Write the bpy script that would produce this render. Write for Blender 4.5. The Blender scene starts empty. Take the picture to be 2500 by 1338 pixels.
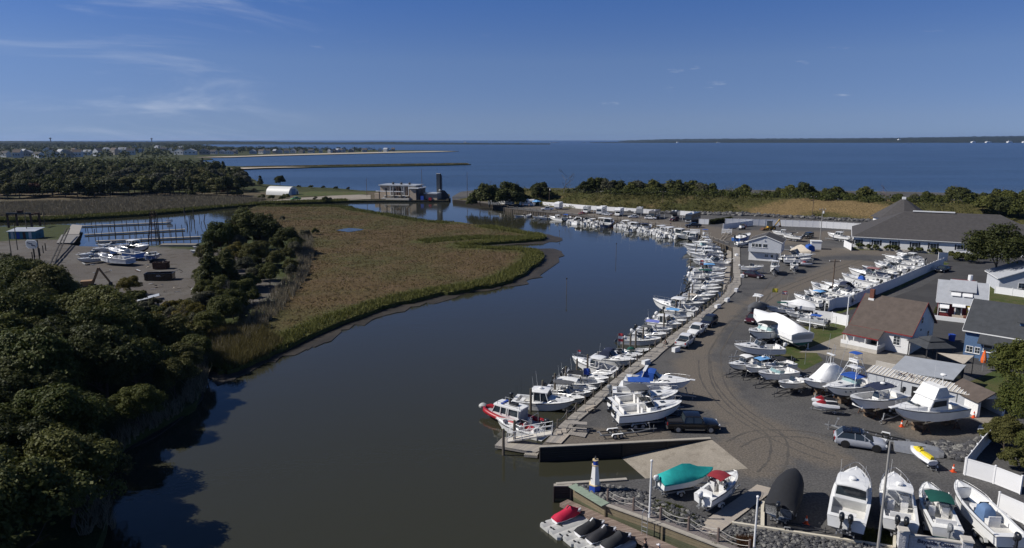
import bpy,bmesh,math,random
import numpy as np
from mathutils import Vector,Matrix
random.seed(11)
R =math.radians
SC =bpy.context.scene
COL =SC.collection
# camera
F,CX,CY,HC =1667.0,1250.0,669.0,32.0       # photograph 2500 x 1338
PT =math.atan((669-341) /F)
cam =bpy.data.cameras.new('camera')
camo =bpy.data.objects.new('camera',cam)
COL.objects.link(camo)
camo.location = (0,0,HC)
camo.rotation_euler = (math.pi /2-PT,0,0)
cam.sensor_width =36.0
cam.lens =36.0*F /2500.0
cam.clip_start =1.0
cam.clip_end =60000.0
SC.camera =camo
# sun, sky, exposure
SUN_AZ =Vector((-0.998,0.04,0)).normalized()   # horizontal direction to the sun
SUN_EL =R(40)
TO_SUN =Vector((SUN_AZ.x *math.cos(SUN_EL),SUN_AZ.y *math.cos(SUN_EL),math.sin(SUN_EL)))
sl =bpy.data.lights.new('sun','SUN')
sl.energy =5.0
sl.angle =R(0.53)
sl.color = (1.0,0.955,0.89)
so =bpy.data.objects.new('sun',sl)
COL.objects.link(so)
so.rotation_euler =TO_SUN.to_track_quat('Z','Y').to_euler()
so.location = (-80,10,120)
wd =bpy.data.worlds.new('World')
SC.world =wd
wd.use_nodes =True
wn,wl =wd.node_tree.nodes,wd.node_tree.links
wn.clear()
w_out =wn.new('ShaderNodeOutputWorld')
w_bg =wn.new('ShaderNodeBackground')
sky =wn.new('ShaderNodeTexSky')
sky.sky_type ='NISHITA'
sky.sun_disc =False
sky.sun_elevation =SUN_EL
sky.sun_rotation =math.atan2(TO_SUN.x,TO_SUN.y)
sky.altitude =0.0
sky.air_density =0.3
sky.dust_density =0.0
sky.ozone_density =2.0
w_bg.inputs['Strength'].default_value =0.100
tc =wn.new('ShaderNodeTexCoord')
def wmath(op,a,b=None,c=None,clamp=False):
 n =wn.new('ShaderNodeMath');n.operation =op;n.use_clamp =clamp
 for i,x in enumerate((a,b,c)):
  if x is None: continue
  if isinstance(x,(int,float)): n.inputs[i].default_value =x
  else: wl.new(x,n.inputs[i])
 return n.outputs[0]
def wnoise(sx,sy,sz,scale,det,rot=0.0,off=(0,0,0),dist=0.0):
 mp =wn.new('ShaderNodeMapping');mp.inputs['Scale'].default_value = (sx,sy,sz)
 mp.inputs['Rotation'].default_value = (0,rot,0);mp.inputs['Location'].default_value =off
 wl.new(tc.outputs['Generated'],mp.inputs['Vector'])
 nz =wn.new('ShaderNodeTexNoise');nz.inputs['Scale'].default_value =scale
 nz.inputs['Detail'].default_value =det;nz.inputs['Roughness'].default_value =0.6
 nz.inputs['Distortion'].default_value =dist
 wl.new(mp.outputs[0],nz.inputs['Vector'])
 return nz.outputs['Fac']
def wramp(x,a,b):
 n =wn.new('ShaderNodeMapRange');n.interpolation_type ='SMOOTHSTEP';n.clamp =True
 n.inputs['From Min'].default_value =a;n.inputs['From Max'].default_value =b
 wl.new(x,n.inputs['Value']);return n.outputs[0]
def wdot(vec):
 n =wn.new('ShaderNodeVectorMath');n.operation ='DOT_PRODUCT'
 wl.new(tc.outputs['Generated'],n.inputs[0]);n.inputs[1].default_value =vec;return n.outputs['Value']
cdir =Vector((-0.60,1.0,0.155)).normalized()
cirrus =wmath('MULTIPLY',wramp(wnoise(1,1,5.5,3.6,9,R(-13),(0.3,0.0,0.62),0.7),0.47,0.86),wramp(wdot(cdir),0.945,0.996))
cirrus =wmath('MULTIPLY',cirrus,0.46)
sep =wn.new('ShaderNodeSeparateXYZ');wl.new(tc.outputs['Generated'],sep.inputs[0])
low =wmath('MULTIPLY',wramp(sep.outputs['Z'],0.022,0.05),wramp(sep.outputs['Z'],0.17,0.05))
puff =wmath('MULTIPLY',wramp(wnoise(1,1,4.5,15.0,4,0,(1.7,0.4,0.2)),0.665,0.76),low)
puff =wmath('MULTIPLY',puff,0.17)
cl =wmath('MAXIMUM',cirrus,puff,clamp=True)
mx =wn.new('ShaderNodeMix');mx.data_type ='RGBA'
wl.new(cl,mx.inputs['Factor'])
rp =wn.new('ShaderNodeValToRGB');wl.new(sep.outputs['Z'],rp.inputs[0])
SKY_TINT = [(0.0,(.44,.44,.53)),(0.03,(.63,.59,.64)),(0.107,(.92,.936,1.0)),(0.19,(.768,1.04,1.37)),(1.0,(.8,1.0,1.25))]
rp.color_ramp.interpolation ='LINEAR'
while len(rp.color_ramp.elements) <len(SKY_TINT): rp.color_ramp.elements.new(0.5)
for e_,(z_,c_) in zip(rp.color_ramp.elements,SKY_TINT): e_.position =z_;e_.color = (*c_,1)
tm =wn.new('ShaderNodeMix');tm.data_type ='RGBA';tm.blend_type ='MULTIPLY';tm.inputs['Factor'].default_value =1.0
wl.new(sky.outputs[0],tm.inputs['A']);wl.new(rp.outputs[0],tm.inputs['B'])
wl.new(tm.outputs['Result'],mx.inputs['A'])
mx.inputs['B'].default_value = (7.6,8.0,8.8,1)
wl.new(mx.outputs['Result'],w_bg.inputs['Color'])
wl.new(w_bg.outputs[0],w_out.inputs[0])
SC.view_settings.view_transform ='Standard'
SC.view_settings.look ='None'
SC.view_settings.exposure =0.0
SC.view_settings.gamma =1.0
SC.view_settings.use_curve_mapping =False
SC.render.engine ='CYCLES'
# photo pixel -> place on a level plane
SPT,CPT =math.sin(PT),math.cos(PT)
def W(px,py,z=0.0):
 u,v = (px -CX) /F,(py -CY) /F
 t = (HC -z) / (SPT +v *CPT)
 return Vector((u *t,(CPT -v *SPT) *t,z))
WATER = -1.6
# mesh building
class MB:
 def __init__(s): s.v = [];s.f = [];s.m = []
 def add(s,vs,fs,mi=0):
  o =len(s.v);s.v.extend([tuple(p) for p in vs])
  s.f.extend([tuple(i +o for i in f) for f in fs]);s.m.extend([mi] *len(fs));return s
 def box(s,c,d,rz=0.0,mi=0,taper=1.0):
  x,y,z =d[0] /2,d[1] /2,d[2] /2
  cr,sr =math.cos(rz),math.sin(rz);vs = []
  for k in (-1,1):
   t =1.0 if k <0 else taper
   for (i,j) in ((-1,-1),(1,-1),(1,1),(-1,1)):
    a,b =i *x *t,j *y *t
    vs.append((c[0] +a *cr -b *sr,c[1] +a *sr +b *cr,c[2] +k *z))
  return s.add(vs,[(0,3,2,1),(4,5,6,7),(0,1,5,4),(1,2,6,5),(2,3,7,6),(3,0,4,7)],mi)
 def b2(s,x0,x1,y0,y1,z0,z1,mi=0):
  return s.box(((x0 +x1) /2,(y0 +y1) /2,(z0 +z1) /2),(x1 -x0,y1 -y0,z1 -z0),0,mi)
 def bar(s,p0,p1,w,h=None,mi=0):
  h =h or w
  p0,p1 =Vector(p0),Vector(p1);d = (p1 -p0)
  if d.length <1e-6: return s
  d.normalize()
  up =Vector((0,0,1)) if abs(d.z) <0.95 else Vector((1,0,0))
  a =d.cross(up).normalized() *w /2;b =a.cross(d).normalized() *h /2
  vs = [p +q for p in (p0,p1) for q in (-a -b,a -b,a +b,-a +b)]
  return s.add(vs,[(3,2,1,0),(4,5,6,7),(0,1,5,4),(1,2,6,5),(2,3,7,6),(3,0,4,7)],mi)
 def cyl(s,p0,p1,r0,r1=None,n=8,mi=0,caps=True):
  r1 =r0 if r1 is None else r1
  p0,p1 =Vector(p0),Vector(p1);d = (p1 -p0).normalized()
  up =Vector((0,0,1)) if abs(d.z) <0.95 else Vector((1,0,0))
  a =d.cross(up).normalized();b =a.cross(d)
  vs = []
  for p,r in ((p0,r0),(p1,r1)):
   for i in range(n):
    t =2*math.pi *i /n
    vs.append(p +a * (r *math.cos(t)) +b * (r *math.sin(t)))
  fs = [((i +1) %n,i,i +n,(i +1) %n +n) for i in range(n)]
  if caps: fs += [tuple(range(n)),tuple(range(2*n -1,n -1,-1))]
  return s.add(vs,fs,mi)
 def tube(s,pts,r,n=5,mi=0):
  for a,b in zip(pts[:-1],pts[1:]): s.cyl(a,b,r,r,n,mi,True)
  return s
 def loft(s,rings,closed=True,cap0=True,cap1=True,mi=0):
  n =len(rings[0]);vs = [p for r in rings for p in r];fs = []
  for k in range(len(rings) -1):
   for i in range(n if closed else n -1):
    j = (i +1) %n
    fs.append((k *n +i,k *n +j,(k +1) *n +j,(k +1) *n +i))
  if cap0: fs.append(tuple(range(n -1,-1,-1)))
  if cap1: fs.append(tuple(range((len(rings) -1) *n,len(rings) *n)))
  return s.add(vs,fs,mi)
 def prism(s,poly,z0,z1,mi=0):
  n =len(poly)
  a =sum(poly[i][0] *poly[(i +1) %n][1] -poly[(i +1) %n][0] *poly[i][1] for i in range(n))
  if a <0: poly =poly[::-1]
  vs = [(p[0],p[1],z0) for p in poly] + [(p[0],p[1],z1) for p in poly]
  fs = [tuple(range(n -1,-1,-1)),tuple(range(n,2*n))] + [(i,(i +1) %n,(i +1) %n +n,i +n) for i in range(n)]
  return s.add(vs,fs,mi)
 def xprism(s,prof,y0,y1,mi=0):
  n =len(prof)
  vs = [(p[0],y0,p[1]) for p in prof] + [(p[0],y1,p[1]) for p in prof]
  fs = [tuple(range(n)),tuple(range(2*n -1,n -1,-1))] + [(i +n,(i +1) %n +n,(i +1) %n,i) for i in range(n)]
  return s.add(vs,fs,mi)
 def ell(s,c,r,nu=10,nv=6,mi=0,zmin=-1.0):
  rings = []
  for j in range(nv +1):
   t =max(zmin,-1+2*j /nv)
   ph =math.asin(max(-1,min(1,math.sin(-math.pi /2+math.pi *j /nv))));ph =max(ph,math.asin(zmin))
   cr =max(0.02,math.cos(ph))
   rings.append([(c[0] +r[0] *cr *math.cos(2*math.pi *i /nu),c[1] +r[1] *cr *math.sin(2*math.pi *i /nu),c[2] +r[2] *math.sin(ph)) for i in range(nu)])
  return s.loft(rings,True,True,True,mi)
 def lathe(s,prof,n=10,c=(0,0,0),mi=0):
  rings = [[(c[0] +r *math.cos(2*math.pi *i /n),c[1] +r *math.sin(2*math.pi *i /n),c[2] +z) for i in range(n)] for r,z in prof]
  return s.loft(rings,True,True,True,mi)
 def sheet(s,grid,mi=0):
  n =len(grid[0]);vs = [p for r in grid for p in r];fs = []
  for k in range(len(grid) -1):
   for i in range(n -1):
    fs.append((k *n +i,k *n +i +1,(k +1) *n +i +1,(k +1) *n +i))
  return s.add(vs,fs,mi)
 def slab(s,grid,th,mi=0):
  lo = [[(p[0],p[1],p[2] -th) for p in r] for r in grid]
  s.sheet(grid,mi);s.sheet([r[::-1] for r in lo],mi)
  edge =list(grid[0]) + [r[-1] for r in grid[1:]] +list(grid[-1])[::-1][1:] + [r[0] for r in grid[::-1][1:-1]]
  el = [(p[0],p[1],p[2] -th) for p in edge];n =len(edge)
  s.add(edge +el,[(i,i +n,(i +1) %n +n,(i +1) %n) for i in range(n)],mi)
  return s
 def xf(s,M):
  s.v = [tuple(M @Vector(p)) for p in s.v];return s
 def join(s,o,M=None):
  vs =o.v if M is None else [tuple(M @Vector(p)) for p in o.v]
  b =len(s.v);s.v.extend(vs);s.f.extend([tuple(i +b for i in f) for f in o.f]);s.m.extend(o.m);return s
 def mesh(s,name,mats,smooth=False,angle=40):
  me =bpy.data.meshes.new(name)
  me.from_pydata(s.v,[],s.f)
  for m in (mats if isinstance(mats,(list,tuple)) else [mats]): me.materials.append(m)
  if any(s.m): me.polygons.foreach_set('material_index',s.m)
  if smooth:
   me.polygons.foreach_set('use_smooth',[True] *len(me.polygons))
   try: me.set_sharp_from_angle(angle=R(angle))
   except Exception: pass
  me.update()
  return me
def link(name,data,parent=None,loc=None,rz=0.0):
 o =bpy.data.objects.new(name,data)
 COL.objects.link(o)
 if parent is not None: o.parent =parent
 if loc is not None: o.location =loc
 if rz: o.rotation_euler = (0,0,rz)
 return o
def tag(o,label,cat,group=None,kind=None):
 o['label'] =label
 if cat: o['category'] =cat
 if group: o['group'] =group
 if kind: o['kind'] =kind
 return o
def thing(name,label,cat,loc=(0,0,0),rz=0.0,group=None,sc=1.0):
 o =link(name,None,None,loc,rz);o.empty_display_size =0.3
 if sc != 1.0: o.scale = (sc,sc,sc)
 return tag(o,label,cat,group)
def part(name,mb,m,parent,smooth=False,label=None):
 o =link(name,mb.mesh(name,m,smooth),parent)
 if label: o['label'] =label
 return o
def solo(name,mb,m,label,cat,group=None,smooth=False,loc=None,rz=0.0):
 return tag(link(name,mb.mesh(name,m,smooth),None,loc,rz),label,cat,group)
def struct(name,me,kind='structure',label=None):
 o =link(name,me);o['kind'] =kind
 if label: o['label'] =label
 return o
class Kit:
 def __init__(s): s.parts = []
 def add(s,name,mb,m,smooth=False,parent=None,angle=40):
  if not mb.v: return -1
  s.parts.append([name,mb.mesh(name,m,smooth,angle),parent,m]);return len(s.parts) -1
 def place(s,name,label,cat,loc,rz=0.0,sc=1.0,group=None,recol=None,tilt=None,skip=()):
  root =thing(name,label,cat,loc,rz,group,sc)
  if tilt: root.rotation_euler = (tilt[0],tilt[1],rz)
  made = []
  for nm,me,par,m in s.parts:
   if nm in skip: made.append(root);continue
   o =bpy.data.objects.new(nm,me);COL.objects.link(o)
   o.parent =root if par is None else made[par]
   if recol and nm in recol:
    o.material_slots[0].link ='OBJECT';o.material_slots[0].material =recol[nm]
   made.append(o)
  return root
# materials
MATS = {}
def pm(name,col,rough=0.6,var=0.12,scale=3.0,bump=0.0,metal=0.0,spec=0.4,col2=None,coat=0.0,bscale=None,stretch=None,world=False,trans=0.0):
 if name in MATS: return MATS[name]
 m =bpy.data.materials.new(name);m.use_nodes =True
 nt =m.node_tree;n,l =nt.nodes,nt.links
 p =n['Principled BSDF']
 tcn =n.new('ShaderNodeTexCoord');src =tcn.outputs['Object']
 if world:
  g =n.new('ShaderNodeNewGeometry');src =g.outputs['Position']
 if stretch:
  mp =n.new('ShaderNodeMapping');mp.inputs['Scale'].default_value =stretch
  l.new(src,mp.inputs[0]);src =mp.outputs[0]
 nz =n.new('ShaderNodeTexNoise');nz.inputs['Scale'].default_value =scale;nz.inputs['Detail'].default_value =6
 nz.inputs['Roughness'].default_value =0.65
 l.new(src,nz.inputs['Vector'])
 a =tuple(max(0,c * (1-var)) for c in col);b =tuple(min(1,c * (1+var)) for c in (col2 or col))
 mixn =n.new('ShaderNodeMix');mixn.data_type ='RGBA'
 mr =n.new('ShaderNodeMapRange');mr.inputs['From Min'].default_value =0.3;mr.inputs['From Max'].default_value =0.7
 l.new(nz.outputs['Fac'],mr.inputs['Value']);l.new(mr.outputs[0],mixn.inputs['Factor'])
 mixn.inputs['A'].default_value = (*a,1);mixn.inputs['B'].default_value = (*b,1)
 l.new(mixn.outputs['Result'],p.inputs['Base Color'])
 p.inputs['Roughness'].default_value =rough;p.inputs['Metallic'].default_value =metal
 p.inputs['Specular IOR Level'].default_value =spec;p.inputs['Coat Weight'].default_value =coat
 p.inputs['Transmission Weight'].default_value =trans
 if bump:
  nb =n.new('ShaderNodeTexNoise');nb.inputs['Scale'].default_value =bscale or scale *6;nb.inputs['Detail'].default_value =4
  l.new(src,nb.inputs['Vector'])
  bm_ =n.new('ShaderNodeBump');bm_.inputs['Strength'].default_value =bump;bm_.inputs['Distance'].default_value =0.05
  l.new(nb.outputs['Fac'],bm_.inputs['Height']);l.new(bm_.outputs[0],p.inputs['Normal'])
 MATS[name] =m
 return m
def ground_mat(name,cols,scales=(0.05,0.4,6.0),rough=0.95,bump=0.4,attr=None,attr_col=None,bscale=2.5,bdist=0.12,fine=0.28):
 m =bpy.data.materials.new(name);m.use_nodes =True
 nt =m.node_tree;n,l =nt.nodes,nt.links;p =n['Principled BSDF']
 g =n.new('ShaderNodeNewGeometry')
 def noise(sc,det=6,ro=0.6):
  z =n.new('ShaderNodeTexNoise');z.inputs['Scale'].default_value =sc;z.inputs['Detail'].default_value =det
  z.inputs['Roughness'].default_value =ro;l.new(g.outputs['Position'],z.inputs['Vector']);return z.outputs['Fac']
 def rng(x,a,b):
  r =n.new('ShaderNodeMapRange');r.interpolation_type ='SMOOTHSTEP';r.inputs['From Min'].default_value =a;r.inputs['From Max'].default_value =b
  l.new(x,r.inputs['Value']);return r.outputs[0]
 def mix(f,a,b,mode='MIX'):
  k =n.new('ShaderNodeMix');k.data_type ='RGBA';k.blend_type =mode
  if isinstance(f,float): k.inputs['Factor'].default_value =f
  else: l.new(f,k.inputs['Factor'])
  for s_,x in (('A',a),('B',b)):
   if isinstance(x,tuple): k.inputs[s_].default_value = (*x,1)
   else: l.new(x,k.inputs[s_])
  return k.outputs['Result']
 c =mix(rng(noise(scales[0]),0.4,0.62),cols[0],cols[1])
 c =mix(rng(noise(scales[1]),0.48,0.75),c,cols[2])
 if attr:
  at =n.new('ShaderNodeAttribute');at.attribute_name =attr
  mm =n.new('ShaderNodeMath');mm.operation ='MULTIPLY_ADD'
  l.new(noise(0.35,8,0.7),mm.inputs[0]);mm.inputs[1].default_value =0.9;
  sb =n.new('ShaderNodeMath');sb.operation ='SUBTRACT';l.new(at.outputs['Fac'],sb.inputs[0]);sb.inputs[1].default_value =0.45
  l.new(sb.outputs[0],mm.inputs[2])
  c =mix(rng(mm.outputs[0],0.28,0.72),c,attr_col)
 fg =rng(noise(scales[2],3),0.25,0.75)
 k =n.new('ShaderNodeMapRange');k.inputs['To Min'].default_value =1-fine;k.inputs['To Max'].default_value =1+fine;l.new(fg,k.inputs['Value'])
 v =n.new('ShaderNodeVectorMath');v.operation ='SCALE';l.new(c,v.inputs[0]);l.new(k.outputs[0],v.inputs['Scale'])
 l.new(v.outputs[0],p.inputs['Base Color']);p.inputs['Roughness'].default_value =rough
 p.inputs['Specular IOR Level'].default_value =0.15
 if bump:
  b =n.new('ShaderNodeBump');b.inputs['Strength'].default_value =bump;b.inputs['Distance'].default_value =bdist
  l.new(noise(bscale,5,0.7),b.inputs['Height']);l.new(b.outputs[0],p.inputs['Normal'])
 MATS[name] =m
 return m
def poly_grid(poly,z,step,thick=0.0,name='m',mats=(),zfun=None,attr=None,attr_fun=None):
 bm =bmesh.new()
 vs = [bm.verts.new((p[0],p[1],z)) for p in poly]
 f =bm.faces.new(vs);f.normal_update()
 if f.normal.z <0: f.normal_flip()
 if step:
  xs = [p[0] for p in poly];ys = [p[1] for p in poly]
  bmesh.ops.triangulate(bm,faces=bm.faces[:])
  for ax,lo,hi in ((0,min(xs),max(xs)),(1,min(ys),max(ys))):
   t =lo +step
   while t <hi:
    co = [0,0,0];co[ax] =t;no = [0,0,0];no[ax] =1
    bmesh.ops.bisect_plane(bm,geom=bm.verts[:] +bm.edges[:] +bm.faces[:],plane_co=co,plane_no=no)
    t +=step
 else:
  bmesh.ops.triangulate(bm,faces=bm.faces[:])
 if thick:
  be = [e for e in bm.edges if e.is_boundary]
  r =bmesh.ops.extrude_edge_only(bm,edges=be)
  nv = [x for x in r['geom'] if isinstance(x,bmesh.types.BMVert)]
  for v_ in nv: v_.co.z =z -thick
  low =set(nv)
 else: low =set()
 if zfun:
  for v_ in bm.verts:
   if v_ not in low: v_.co.z =z +zfun(v_.co.x,v_.co.y)
 bmesh.ops.recalc_face_normals(bm,faces=bm.faces[:])
 me =bpy.data.meshes.new(name);bm.to_mesh(me)
 if attr:
  at =me.attributes.new(attr,'FLOAT','POINT')
  at.data.foreach_set('value',[attr_fun(v_.co.x,v_.co.y) for v_ in bm.verts])
 bm.free()
 for m in (mats if isinstance(mats,(list,tuple)) else [mats]): me.materials.append(m)
 return me
def PX(lst,z): return [W(x,y,z) for x,y in lst]
def seg_d(x,y,pts):
 best =1e9
 for (ax,ay),(bx,by) in zip(pts[:-1],pts[1:]):
  dx,dy =bx -ax,by -ay;t = ((x -ax) *dx + (y -ay) *dy) / (dx *dx +dy *dy +1e-9)
  t =min(1,max(0,t));best =min(best,math.hypot(x -ax -t *dx,y -ay -t *dy))
 return best
def inside(x,y,poly):
 c =False;n =len(poly);j =n -1
 for i in range(n):
  xi,yi,xj,yj =poly[i][0],poly[i][1],poly[j][0],poly[j][1]
  if (yi >y) != (yj >y) and x < (xj -xi) * (y -yi) / (yj -yi) +xi: c =not c
  j =i
 return c
def smooth_line(pts,sub=4):
 out = []
 for i in range(len(pts) -1):
  p0 =pts[max(0,i -1)];p1 =pts[i];p2 =pts[i +1];p3 =pts[min(len(pts) -1,i +2)]
  for k in range(sub):
   t =k /sub
   out.append(0.5* ((2*p1) + (p2 -p0) *t + (2*p0 -5*p1 +4*p2 -p3) *t *t + (3*p1 -p0 -3*p2 +p3) *t **3))
 out.append(pts[-1]);return out
# the setting
rng =np.random.default_rng(5)
GRAVEL =ground_mat('gravel',((0.080,0.079,0.080),(0.108,0.104,0.100),(0.060,0.060,0.063)),(0.045,0.25,5.0),attr='dirt',attr_col=(0.140,0.122,0.102),bscale=4.0,fine=0.33)
MARSHM =ground_mat('marsh_ground',((0.096,0.066,0.031),(0.074,0.068,0.026),(0.118,0.080,0.046)),(0.03,0.11,2.2),attr='edge',attr_col=(0.070,0.074,0.022),bump=0.9,bscale=1.4,bdist=0.4,fine=0.35)
MUD =ground_mat('mud',((0.040,0.036,0.031),(0.056,0.049,0.041),(0.030,0.027,0.024)),(0.15,0.8,6),rough=0.6,bump=0.6,bscale=1.8)
DIRTY =ground_mat('yard_dirt',((0.105,0.094,0.084),(0.125,0.116,0.106),(0.078,0.066,0.052)),(0.05,0.3,4),attr='green',attr_col=(0.045,0.055,0.018),bump=0.6)
REEDG =ground_mat('reed_ground',((0.100,0.084,0.054),(0.105,0.078,0.046),(0.078,0.080,0.042)),(0.012,0.06,1.2),attr='green',attr_col=(0.045,0.052,0.018),bump=0.8,bscale=0.6,bdist=0.6)
SAND =ground_mat('sand',((0.42,0.36,0.28),(0.46,0.40,0.32),(0.34,0.28,0.21)),(0.02,0.1,2),bump=0.1)
FORESTG =ground_mat('forest_floor',((0.030,0.034,0.016),(0.042,0.036,0.022),(0.022,0.024,0.012)),(0.05,0.3,3),bump=0.6)
LEVEEM =ground_mat('levee_turf',((0.060,0.064,0.020),(0.082,0.076,0.026),(0.150,0.110,0.052)),(0.035,0.055,1.6),attr='tan',attr_col=(0.200,0.142,0.066),bump=1.0,bscale=0.9,bdist=0.8,fine=0.4)
ASPHALT =ground_mat('asphalt',((0.058,0.057,0.058),(0.070,0.069,0.069),(0.050,0.050,0.052)),(0.08,0.6,9),bump=0.2,bscale=8,bdist=0.02,fine=0.16)
CONC =ground_mat('ramp_concrete',((0.300,0.268,0.222),(0.255,0.228,0.188),(0.205,0.180,0.145)),(0.2,0.9,7),bump=0.25,bscale=6,bdist=0.03,fine=0.14)
LAWN =ground_mat('lawn',((0.060,0.082,0.024),(0.090,0.092,0.036),(0.120,0.098,0.052)),(0.15,0.6,6),bump=0.8,bscale=6)
def noise2(x,y,s):
 return (math.sin(x *1.7*s +1.3*math.sin(y *1.1*s)) +math.sin(y *2.3*s +1.7*math.sin(x *0.9*s +2))) *0.5
# water: one sheet to the horizon; calm in the creek, wind-chopped in the bay
def water_mat():
 m =bpy.data.materials.new('water');m.use_nodes =True
 nt =m.node_tree;n,l =nt.nodes,nt.links;p =n['Principled BSDF']
 p.inputs['IOR'].default_value =1.333
 p.inputs['Specular IOR Level'].default_value =0.5
 g =n.new('ShaderNodeNewGeometry')
 sp =n.new('ShaderNodeSeparateXYZ');l.new(g.outputs['Position'],sp.inputs[0])
 bay =n.new('ShaderNodeMapRange');bay.interpolation_type ='SMOOTHSTEP'
 bay.inputs['From Min'].default_value =340;bay.inputs['From Max'].default_value =520
 l.new(sp.outputs['Y'],bay.inputs['Value'])
 def noise(sc,stretch,det=3,off=0):
  mp =n.new('ShaderNodeMapping');mp.inputs['Scale'].default_value =stretch;mp.inputs['Location'].default_value = (off,off,0)
  l.new(g.outputs['Position'],mp.inputs[0])
  z =n.new('ShaderNodeTexNoise');z.inputs['Scale'].default_value =sc;z.inputs['Detail'].default_value =det
  l.new(mp.outputs[0],z.inputs['Vector']);return z.outputs['Fac']
 gust =n.new('ShaderNodeMapRange');gust.interpolation_type ='SMOOTHSTEP'
 gust.inputs['From Min'].default_value =0.38;gust.inputs['From Max'].default_value =0.62
 l.new(noise(0.012,(0.22,1.0,1),5),gust.inputs['Value'])
 gust2 =n.new('ShaderNodeMapRange');gust2.inputs['From Min'].default_value =0.35;gust2.inputs['From Max'].default_value =0.65
 l.new(noise(0.03,(0.6,1.0,1),4,50),gust2.inputs['Value'])
 bs =n.new('ShaderNodeMath');bs.operation ='MULTIPLY_ADD';l.new(gust.outputs[0],bs.inputs[0]);bs.inputs[1].default_value =0.75;bs.inputs[2].default_value =0.22
 cs =n.new('ShaderNodeMath');cs.operation ='MULTIPLY_ADD';l.new(gust2.outputs[0],cs.inputs[0]);cs.inputs[1].default_value =0.045;cs.inputs[2].default_value =0.012
 st =n.new('ShaderNodeMix');l.new(bay.outputs[0],st.inputs['Factor']);l.new(cs.outputs[0],st.inputs['A']);l.new(bs.outputs[0],st.inputs['B'])
 hmix =n.new('ShaderNodeMath');hmix.operation ='ADD'
 l.new(noise(0.9,(0.7,1.0,1),4),hmix.inputs[0]);l.new(noise(0.16,(0.6,1.0,1),2),hmix.inputs[1])
 b =n.new('ShaderNodeBump');b.inputs['Distance'].default_value =0.55
 l.new(st.outputs['Result'],b.inputs['Strength']);l.new(hmix.outputs[0],b.inputs['Height'])
 l.new(b.outputs[0],p.inputs['Normal'])
 ro =n.new('ShaderNodeMapRange');ro.inputs['To Min'].default_value =0.045;ro.inputs['To Max'].default_value =0.25
 l.new(bay.outputs[0],ro.inputs['Value']);l.new(ro.outputs[0],p.inputs['Roughness'])
 mc =n.new('ShaderNodeMix');mc.data_type ='RGBA';l.new(bay.outputs[0],mc.inputs['Factor'])
 mc.inputs['A'].default_value = (0.035,0.035,0.023,1);mc.inputs['B'].default_value = (0.020,0.042,0.078,1)
 l.new(mc.outputs['Result'],p.inputs['Base Color'])
 return m
WATERM =water_mat()
mb =MB()
mb.add([(-14000,-200,WATER),(14000,-200,WATER),(14000,30000,WATER),(-14000,30000,WATER)],[(0,1,2,3)])
struct('water',mb.mesh('water',WATERM))
# marina ground
RAMP_A,RAMP_B =W(1735,1071),W(1826,1144)
G_PX = [(1318,1092),(1735,1071),(1826,1144),(1536,1172),(1352,1186),(1397,1186),(1480,1233),(1620,1283),(1770,1340),(1930,1400),
  (2100,1480),(3000,1600),(3600,700),(3600,500),(3000,484),(2700,479),(2500,475),(2200,468),(1800,463),(1400,459),(1200,460),(1125,468),(1104,480),(1106,488),
  (1150,493),(1200,499),(1245,510),(1300,516),(1340,519.5),(1400,526),(1440,530),(1480,534.5),(1580,547),(1640,556.5),(1700,571),(1790,606),(1789,680),(1775,697),(1767,720),
  (1705,770),(1605,844),(1552,885),(1485,939),(1440,977),(1383,1025),(1344,1062)]
TRACKS = [([(1700,890),(1715,930),(1760,985),(1850,1045),(1950,1085),(2010,1110)],4.2),([(1690,880),(1740,800),(1790,745)],2.6),
          ([(1850,1040),(1800,1085),(1760,1110)],3.0),([(1950,620),(2060,612),(2160,618)],7.5),([(2110,640),(2000,680),(1900,715),(1850,740)],4.0),
          ([(2070,640),(1980,690)],5.0),([(1900,590),(2000,575),(2070,570),(1850,575)],9.0),([(1200,492),(1350,508),(1500,528),(1700,556),(1790,580),(1870,570)],11.0),
          ([(2150,1010),(2250,1060),(2350,1040)],2.6),([(1330,1075),(1450,1065),(1600,1062)],2.6),([(1900,1120),(1850,1150)],2.4)]
TRK = [([(W(*p).x,W(*p).y) for p in ps],w) for ps,w in TRACKS]
def dirt(x,y):
 d =0.0
 for ps,w in TRK: d =max(d,0.98-0.66*seg_d(x,y,ps) /w)
 return max(0.0,min(1.0,d))
me =poly_grid(PX(G_PX,0),0,3.0,4.0,'marina_ground',GRAVEL,None,'dirt',dirt)
struct('marina_ground',me)
RUTM =ground_mat('tyre_rut',((0.090,0.083,0.076),(0.108,0.098,0.086),(0.078,0.074,0.069)),(0.1,0.5,5),bump=0.3)
for j,ps in enumerate(([(1720,880),(1728,930),(1775,990),(1860,1048),(1960,1095),(2030,1120)],[(1745,860),(1752,930),(1800,995),(1890,1060),(1900,1120),(1870,1160)],[(1790,1085),(1850,1060),(1960,1060),(2020,1075)],[(1850,745),(1790,790),(1745,860)],[(2120,630),(2010,668),(1900,712),(1850,745)],[(1980,612),(1900,680),(1850,745)])):
 ln =smooth_line(PX(ps,0),10);mb =MB()
 for o in (-.85,.85):
  gr = []
  for i,p in enumerate(ln):
   d = (ln[min(i +1,len(ln) -1)] -ln[max(i -1,0)]).normalized();n_ =Vector((-d.y,d.x,0));w =.11+.05*math.sin(i *1.7+j);gr.append([p +n_ * (o +w) +Vector((0,0,.005+.004*j)),p +n_ * (o -w) +Vector((0,0,.005+.004*j))])
  mb.sheet(gr)
 struct('tyre_rut',mb.mesh('tyre_rut',RUTM))
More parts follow.
